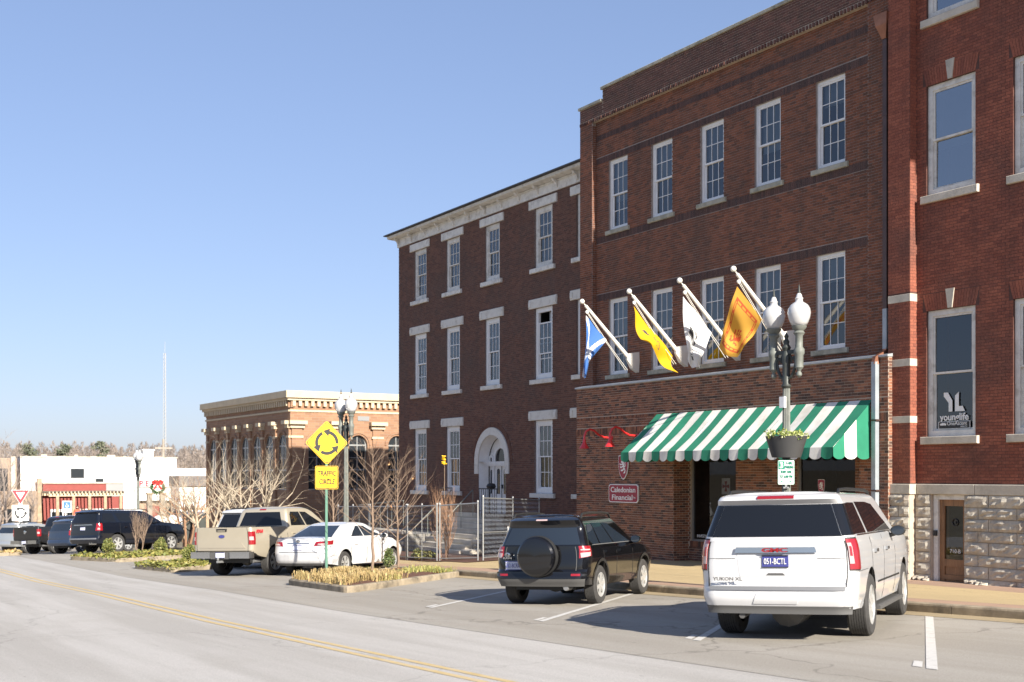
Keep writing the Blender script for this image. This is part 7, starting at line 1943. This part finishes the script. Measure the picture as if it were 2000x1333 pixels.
for k in range(9): y = YA + 1 + k * 1.3; far_wall('roof_vent', 'limestone', XF - 5, XF - 4.7, y, y + .25 + .2 * (k % 3), 1.2, 1.45 + .12 * (k % 2))
# shop porch with its sign
ya, yb_ = onX(262, 950, XF).y, onX(352, 950, XF).y
zt_, zb_ = onX(300, 953, XF).z, onX(300, 978, XF).z
far_wall('fascia', 'far_white', XF, XF + .5, ya, yb_, zb_, zt_); far_wall('fascia_trim', 'galvanised', XF + .5, XF + .56, ya - .05, yb_ + .05, zt_, zt_ + .1)
far_wall('porch_recess', 'far_tan', XF + .01, XF + .06, ya + .15, yb_ - .15, gF, zb_); far_wall('porch_sill', 'far_white', XF + .02, XF + .5, ya, ya + .12, gF, zb_)
for k, f in enumerate((.30, .55, .78, .98)): y = ya + (yb_ - ya) * f; far_wall('porch_post', 'timber', XF + .40, XF + .52, y - .07, y + .07, gF, zb_ - .002)
far_wall('shop_door', 'far_red', XF + .06, XF + .10, ya + .9, ya + 2.0, gF, gF + 2.1); far_wall('shop_glass', 'far_glass', XF + .06, XF + .09, ya + 2.2, yb_ - .4, gF + .5, gF + 2.0)
q = onX(290, 951, XF); text('lettering', 'P E', .42, 'sign_maroon', fw_, (XF + .02, q.y - .35, q.z + .05), right=(0, 1, 0), up=(0, 0, 1), bold=.03)
rs_ = thing('red_shop', 'dark red shopfront with white window frames in front of the white building', 'shop', (XF + 2, 20, gF))
y0, y1 = onX(84, 950, XF + 3).y, onX(241, 950, XF + 3).y; zt_ = onX(150, 945, XF + 3).z
far_wall('wall', 'far_red', XF + .02, XF + 3, y0, y1, gF - .3, zt_, rs_); far_wall('coping', 'limestone', XF, XF + 3.1, y0 - .05, y1 + .05, zt_, zt_ + .1, rs_)
ys = onX(207, 950, XF + 3).y; far_wall('metal_panel', 'steel_dull', XF + 3, XF + 3.05, ys, y1, zt_ - 1.0, zt_, rs_)
for k in range(5):
    yy = y0 + .5 + k * 1.05; far_wall('window_frame', 'far_white', XF + 3.0, XF + 3.06, yy, yy + .98, gF + .3, gF + 2.0, rs_); far_wall('pane', 'far_glass', XF + 3.06, XF + 3.08, yy + .1, yy + .88, gF + .4, gF + 1.8, rs_)
pg = thing('pergola', 'timber pergola of pale beams and posts in front of the red shop', 'pergola', (XF + 6, 20, gF))
xp = XF + 7; pa_, pb_ = onX(95, 965, xp).y, onX(241, 965, xp).y; zp = onX(150, 963, xp).z
for k in range(5): yy = pa_ + .6 + (pb_ - pa_ - .8) * k / 4; far_wall('post', 'timber', xp - .1, xp + .1, yy - .1, yy + .1, gF, zp - .25, pg)
far_wall('beam', 'stone_cream', xp - .06, xp + .08, pa_, pb_, zp - .25, zp - .05, pg); far_wall('beam', 'stone_cream', XF + 3.3, XF + 3.4, pa_, pb_, zp - .25, zp - .05, pg)
for k in range(22): yy = pa_ + (pb_ - pa_) * k / 21; far_wall('rafter', 'stone_cream', XF + 3.2, xp + .35, yy - .04, yy + .04, zp - .05, zp + .1, pg)
# tan building and bare trees at the far left
tb = thing('tan_building', 'tan brick building with pale piers at the left edge behind bare trees', 'building', (XF + 4, 10, gF))
far_wall('wall', 'far_tan', XF - 6, XF + 4, -6, onX(75, 950, XF + 4).y, gF - .3, onX(40, 960, XF + 4).z, tb); far_wall('upper_wall', 'far_tan', XF - 6, XF + 2, -6, onX(33, 900, XF + 2).y, gF, 1.2, tb)
for k in range(6): yy = onX(33, 900, XF + 2).y - .3 - k * 1.3; far_wall('pier', 'limestone', XF + 2, XF + 2.25, yy - .16, yy + .16, gF, 1.3, tb); far_wall('window', 'far_glass', XF + 2, XF + 2.03, yy - .95, yy - .35, -2.2, .4, tb)
for k in range(8): yy = onX(75, 950, XF + 4).y - .4 - k * 1.1; far_wall('shop_window', 'far_glass', XF + 4, XF + 4.03, yy - .9, yy - .1, gF + .3, gF + 2.1, tb)
far_wall('corner_pier', 'timber', XF + 3.9, XF + 4.2, onX(72, 950, XF + 4).y, onX(81, 950, XF + 4).y, gF, onX(40, 935, XF + 4).z, tb)
bg = thing('grey_blue_building', 'low blue grey and white building behind the bare trees, right of the white shop', 'building', (-98, 31, gF))
far_wall('wall', 'far_blue', -104, -97, onX(352, 1000, -97).y, onX(372, 1000, -97).y + 5, gF - .2, onX(360, 1000, -97).z, bg); far_wall('upper_wall', 'far_white', -104, -97.2, onX(352, 970, -97).y, 42, onX(360, 1000, -97).z, onX(360, 950, -97).z, bg); far_wall('roof', 'roof_felt', -104.2, -97, onX(352, 970, -97).y - .1, 42, onX(360, 950, -97).z, onX(360, 930, -97).z, bg)
nb_ = thing('notice_kiosk', 'brown timber kiosk with dark panels beside the tan pickup', 'kiosk', (-62, 16.6, gz(-62)))
far_wall('panel', 'lamp_dark', -62.05, -61.95, 17.7, 18.7, gz(-62) + .2, gz(-62) + 1.8, nb_); far_wall('post', 'timber', -62.1, -61.9, 17.55, 17.7, gz(-62), gz(-62) + 2.0, nb_); far_wall('post', 'timber', -62.1, -61.9, 18.7, 18.85, gz(-62), gz(-62) + 2.0, nb_); far_wall('lintel', 'timber', -62.12, -61.88, 17.5, 18.9, gz(-62) + 2.0, gz(-62) + 2.15, nb_)
for i, (u, lab) in enumerate(((292, 'weathered timber post left of the wreath lamp'), (317, 'weathered timber post right behind the wreath lamp'))):
    q = onX(u, 966, -86); t = thing('timber_post', lab, 'post', (-86, q.y, gz(-86)), group='timber posts'); far_wall('shaft', 'wood_grey', -86.15, -85.85, q.y - .17, q.y + .17, gz(-86), q.z, t); far_wall('cap', 'timber', -86.2, -85.8, q.y - .22, q.y + .22, q.z, q.z + .1, t)
for i, (u, lab) in enumerate(((314, 'white rounded canopy left of the wreath lamp post'), (338, 'white rounded canopy right of the wreath lamp post'))):
    q = onX(u, 1022, -80); t = thing('canopy', lab, 'canopy', (-80, q.y, gz(-80)), group='white canopies')
    e = MB(); e.lathe([(.62, 0), (.60, .18), (.50, .34), (.30, .46), (.06, .52), (0, .53)], (0, 0, q.z - gz(-80)), 14); e.build('cover', 'far_white', t, local=True, smooth=50); e = MB(); e.lathe([(.05, 0), (.05, q.z - gz(-80) + .2)], (0, 0, 0), 8); e.lathe([(.4, 0), (.4, .08), (.05, .1)], (0, 0, 0), 10); e.build('stem', 'timber', t, local=True)
# wreath on the far lamp
wq = onX(306, 952, -71.0); wr = thing('wreath', 'green Christmas wreath with a red bow hanging beside the far lamp', 'wreath', (wq.x + .2, wq.y, wq.z), radians(75))
e = MB(); rnd = random.Random(8)
for k in range(40): a = 2 * pi * k / 40; leafball(e, (.33 * cos(a), 0, .33 * sin(a)), (.10, .08, .10), 20, .05, rnd)
o = e.build('greenery', 'wreath_leaf', wr, local=True)
e = MB()
for s in (-1, 1):
    e.tube([(0, -.12, .25), (s * .16, -.14, .38), (s * .28, -.14, .30), (s * .20, -.14, .18), (0, -.12, .22)], [.05, .07, .08, .07, .04], 6); e.tube([(0, -.13, .22), (s * .12, -.14, .02), (s * .2, -.14, -.12)], [.05, .055, .05], 5)
e.lathe([(0, -.07), (.07, 0), (0, .07)], (0, -.14, .24), 8); e.build('bow', 'red_enamel', wr, local=True, smooth=50)
e = MB(); e.tube([(0, 0, .3), (.55, 0, .35)], .02, 5); e.build('bracket_arm', 'lamp_dark', wr, local=True)
ps2 = thing('small_parking_sign', 'small pale parking sign low on the far lamp post', 'sign', (-71.2, 17.5, gz(-71) + 1.9), radians(75)); board(ps2, rrect(.30, .40, .03), F0, 'sign_white', -.02); board(ps2, rrect(.20, .10, .01, 0, .2), F0, 'sign_green', -.026, nm='print')
# yield and roundabout signs on one post
yq = onX(40, 968, -73); ys_ = thing('yield_sign', 'red and white yield sign above a square roundabout sign on a white post', 'traffic sign', (-73, yq.y, gz(-73)), radians(80))
zc = yq.z - gz(-73); e = MB(); e.obox((0, .05, zc / 2), (.09, 0, 0), (0, .03, 0), (0, 0, zc / 2 + .2)); e.build('post', 'white_paint', ys_, local=True)
def tri(k, c): return [(-.52 * k, c + .33 * k), (.52 * k, c + .33 * k), (0, c - .57 * k)]
board(ys_, tri(.92, zc), F0, 'sign_white', -.02); board(ys_, tri(.86, zc), F0, 'sign_red', -.026, nm='border'); board(ys_, tri(.45, zc + .03), F0, 'sign_white', -.032, nm='centre')
board(ys_, rrect(.44, .44, .03, 0, zc - .98), F0, 'sign_white', -.02, nm='plaque')
for k in range(3): a0 = radians(30 + 120 * k); board(ys_, [(x, z + zc - .98) for x, z in curved_arrow(.26, .045, a0, a0 + radians(80), .11, .16)], F0, 'sign_black', -.026, nm='arrow')
dq = onX(131, 990, -80); dsn = thing('disabled_parking_sign', 'small blue disabled parking sign in front of the pergola', 'sign', (-80, dq.y, gz(-80)), radians(75)); e = MB(); e.tube([(0, .03, 0), (0, .03, dq.z - gz(-80) + .2)], .03, 6); e.build('post', 'galvanised', dsn, local=True)
hz_ = dq.z - gz(-80); board(dsn, rrect(.28, .36, .03, 0, hz_), F0, 'sign_white', -.02); board(dsn, rrect(.22, .20, .02, 0, hz_ + .1), F0, 'sign_blue', -.026, nm='field')
e = MB(); e.tube([(.09 * cos(a), -.03, hz_ + .06 + .09 * sin(a)) for a in [radians(-200 + 20 * i) for i in range(11)]], .016, 4); e.tube([(-.02, -.03, hz_ + .22), (-.01, -.03, hz_ + .1), (.07, -.03, hz_ + .09), (.11, -.03, hz_ - .01)], .018, 4); e.build('wheelchair_mark', 'sign_white', dsn, local=True)
# two people in orange-red jackets by the pergola
mat('skin', (.55, .33, .25), .6); mat('jacket_orange', (.62, .10, .05), .8); mat('jacket_red', (.55, .04, .04), .8); mat('trousers', (.04, .045, .06), .8); mat('hair_dark', (.06, .03, .02), .7)
def person(lab, loc, rz, jacket, hgt=1.68, seed=0):
    J = {'pel': (0, 0, .95), 'bel': (0, 0, 1.10), 'che': (0, .01, 1.30), 'nec': (0, 0, 1.46), 'hea': (0, .02, 1.56), 'top': (0, .01, 1.66),
         'ls': (-.17, 0, 1.38), 'le': (-.24, .03, 1.12), 'lw': (-.22, .16, .92), 'lh': (-.21, .20, .84), 'rs': (.17, 0, 1.38), 're': (.25, .02, 1.12), 'rw': (.20, .17, .98), 'rh': (.17, .21, .92),
         'lhip': (-.09, 0, .90), 'lk': (-.10, .02, .50), 'la': (-.10, -.02, .08), 'lt': (-.10, .13, .03), 'rhip': (.09, 0, .90), 'rk': (.11, .03, .50), 'ra': (.12, 0, .08), 'rt': (.13, .15, .03)}
    R = {'pel': .15, 'bel': .14, 'che': .165, 'nec': .058, 'hea': .095, 'top': .07, 'ls': .085, 'le': .06, 'lw': .042, 'lh': .045, 'rs': .085, 're': .06, 'rw': .042, 'rh': .045, 'lhip': .10, 'lk': .07, 'la': .05, 'lt': .04, 'rhip': .10, 'rk': .07, 'ra': .05, 'rt': .04}
    E_ = [('pel', 'bel'), ('bel', 'che'), ('che', 'nec'), ('nec', 'hea'), ('hea', 'top'), ('che', 'ls'), ('ls', 'le'), ('le', 'lw'), ('lw', 'lh'), ('che', 'rs'), ('rs', 're'), ('re', 'rw'), ('rw', 'rh'), ('pel', 'lhip'), ('lhip', 'lk'), ('lk', 'la'), ('la', 'lt'), ('pel', 'rhip'), ('rhip', 'rk'), ('rk', 'ra'), ('ra', 'rt')]
    ks = list(J); me = bpy.data.meshes.new('body'); me.from_pydata([J[k] for k in ks], [(ks.index(a), ks.index(b)) for a, b in E_], [])
    o = bpy.data.objects.new('body', me); COL.objects.link(o)
    md = o.modifiers.new('skin', 'SKIN'); sb = o.modifiers.new('sub', 'SUBSURF'); sb.levels = 2; sb.render_levels = 2
    for i, k in enumerate(ks): sv = me.skin_vertices[0].data[i]; sv.radius = (R[k], R[k]); sv.use_root = (k == 'pel')
    dg = bpy.context.evaluated_depsgraph_get(); m2 = bpy.data.meshes.new_from_object(o.evaluated_get(dg)); bpy.data.objects.remove(o)
    for k in (jacket, 'trousers', 'skin'): m2.materials.append(MATS[k])
    m2.polygons.foreach_set('material_index', [2 if (p.center.z > 1.47 or (p.center.y > .165 and .75 < p.center.z < 1.0)) else (1 if p.center.z < .93 and abs(p.center.x) < .2 else 0) for p in m2.polygons]); m2.polygons.foreach_set('use_smooth', [True] * len(m2.polygons))
    t = thing('person', lab, 'person', loc, rz, 'people by the pergola'); b = link('body', m2, t); s_ = hgt / 1.72; b.scale = (s_, s_, s_)
    e = MB(); e.lathe([(.085, -.20), (.112, -.06), (.108, .04), (.07, .105), (0, .12)], (0, -.02, 1.58), 12); h = e.build('hair', 'hair_dark', t, local=True, smooth=60); h.scale = (s_, s_, s_)
    e = MB()
    for s in (-1, 1): e.lathe([(0, -.012), (.012, 0), (0, .012)], (s * .035, .108, 1.575), 6)
    e.lathe([(0, -.02), (.014, -.01), (0, .03)], (0, .115, 1.55), 6); e.box(-.025, .025, .10, .108, 1.508, 1.516); f = e.build('face', 'hair_dark', t, local=True); f.scale = (s_, s_, s_)
for (u, v, lab, j) in ((151, 987, 'person in an orange-red jacket standing by the pergola, left of two', 'jacket_orange'), (163, 991, 'person in a red jacket standing by the pergola, right of two', 'jacket_red')):
    q = onX(u, v, -88); zz = q.z - 1.70; person(lab, (-88, q.y, zz), radians(-100), j)
ped = MB(); q = onX(157, 990, -88); ped.box(-90.5, -86, q.y - 4, q.y + 4, gz(-88) - .3, q.z - 1.70); tag(ped.build('plaza', 'walk_pink'), kind='structure')
# radio mast far behind
mq = onX(322, 690, -330); ms = thing('radio_mast', 'thin lattice radio mast on the skyline', 'mast', (-330, mq.y, -5))
e = MB(); n = 40; zt_ = mq.z
for k in range(3): a = 2 * pi * k / 3; e.tube([(-330 + .5 * cos(a), mq.y + .5 * sin(a), -5), (-330 + .3 * cos(a), mq.y + .3 * sin(a), zt_)], .07, 3)
for i in range(n):
    z0, z1_ = -5 + (zt_ + 5) * i / n, -5 + (zt_ + 5) * (i + 1) / n
    for k in range(3): a, b = 2 * pi * k / 3, 2 * pi * (k + 1) / 3; e.tube([(-330 + .45 * cos(a), mq.y + .45 * sin(a), z0), (-330 + .45 * cos(b), mq.y + .45 * sin(b), z1_)], .04, 3)
e.build('lattice', 'steel_dull', ms)
e = MB(); e.tube([(-330, mq.y, zt_), (-330, mq.y, zt_ + 3)], .05, 4); e.build('aerial', 'steel_dull', ms)
uq = onX(319, 858, -112); up_ = thing('utility_pole', 'grey utility pole behind the white building', 'pole', (-112, uq.y, gz(-112))); e = MB(); e.tube([(-112, uq.y, gz(-112)), (-112, uq.y, uq.z)], [.16, .11], 8); e.build('pole', 'wood_grey', up_); e = MB(); e.box(-112.1, -111.9, uq.y - .8, uq.y + .8, uq.z - .9, uq.z - .75); e.build('crossarm', 'wood_grey', up_)
# wooded ridge on the horizon
hl = MB(); ys_l = [-160 + 20 * i for i in range(26)]; vs_ = []
for x, h in ((-190, -5.1), (-240, -3.2), (-300, 1.0), (-360, 2.5), (-480, -5.5)):
    for y in ys_l: vs_.append((x, y, h + (1.2 * sin(y * .035) + .6 * sin(y * .09 + x)) * (1 if h > -4 else 0)))
n = len(ys_l); hl.add(vs_, [(i * n + j, i * n + j + 1, (i + 1) * n + j + 1, (i + 1) * n + j) for i in range(4) for j in range(n - 1)]); tag(hl.build('hill', 'earth'), kind='structure')
def hill_z(x, y):
    tab = [(-480, -5.5), (-360, 2.5), (-300, 1.0), (-240, -3.2), (-190, -5.1)]
    for (a, za), (b, zb__) in zip(tab, tab[1:]):
        if a <= x <= b: return za + (zb__ - za) * (x - a) / (b - a)
    return -5
wd = MB(); rnd = random.Random(77)
def twiggy(mb, x, y, z, h, n, rnd):
    mb.tube([(x, y, z), (x + rnd.gauss(0, .2), y + rnd.gauss(0, .2), z + h * .6)], [.16, .06], 3, cap=False)
    w = h * rnd.uniform(.26, .4)
    for _ in range(n):
        a = rnd.random() * 6.283; f = rnd.random(); rr_ = w * sqrt(rnd.random()) * sin(pi * min(1, .25 + f * .75)); zz = z + h * (.25 + .75 * f)
        p = Vector((x + cos(a) * rr_, y + sin(a) * rr_, zz)); d = Vector((cos(a) * .5 + rnd.gauss(0, .3), sin(a) * .5 + rnd.gauss(0, .3), 1.0)).normalized() * h * rnd.uniform(.05, .13); s_ = Vector((-sin(a), cos(a), 0)) * rnd.uniform(.05, .13)
        mb.add([p - s_, p + s_, p + d], [(0, 1, 2)])
for k in range(800):
    x = rnd.uniform(-390, -215); y = -x * rnd.uniform(.10, .42) if k < 640 else rnd.uniform(-160, 320); h = rnd.uniform(4.2, 7.0); twiggy(wd, x, y, hill_z(x, y) - .5, h, 170, rnd)
tag(wd.build('woodland', 'twig_far'), 'haze-toned brown belt of leafless woodland on the horizon', 'woodland', kind='stuff')
for i, (u, v, lab) in enumerate(((54, 862, 'dark evergreen standing above the bare woodland, leftmost'), (124, 866, 'dark evergreen above the bare woodland, middle one'), (196, 864, 'broad evergreen above the bare woodland, right one'))):
    q = onX(u, v, -235); zb_ = -4; t = thing('evergreen_tree', lab, 'tree', (-235, q.y, zb_), group='evergreens on the skyline'); h = q.z - zb_
    e = MB(); e.tube([(0, 0, 0), (0, 0, h * .8)], [.25, .08], 6); e.build('trunk', 'bark_brown', t, local=True)
    e = MB(); rr2 = random.Random(i)
    for k in range(16): a = rr2.random() * 6.28; f = rr2.random(); rr_ = (1.0 - .6 * f) * 2.2 * rr2.random(); leafball(e, (cos(a) * rr_, sin(a) * rr_, h * (.62 + .36 * f)), (.8, .8, .5), 60, .22, rr2)
    e.build('crown', 'evergreen', t, local=True)
for i, (X, Y, h, lab) in enumerate(((-90, onX(14, 900, -90).y, 8.0, 'tall bare tree at the left edge in front of the tan building'), (-94, onX(2, 900, -94).y, 6.5, 'bare tree half cut by the left edge of the picture'), (-86, onX(58, 960, -86).y, 4.4, 'small bare tree behind the yield sign'))):
    bare_tree(lab, (X, Y, gz(X)), h, .10, 60 + i, 'twig_far', trunk=.3, lev=4, kids=4, spread=.65, up=.3, first=.36)

X8 = dict(RAV); X8.update(paint='paint_silver', mirror_m='paint_silver')
tilt(make_car('parked_crossover', 'silver crossover across the street, seen only mirrored in the shop window', 'crossover', seat(-46.5, 1.6), pi, X8)[0])
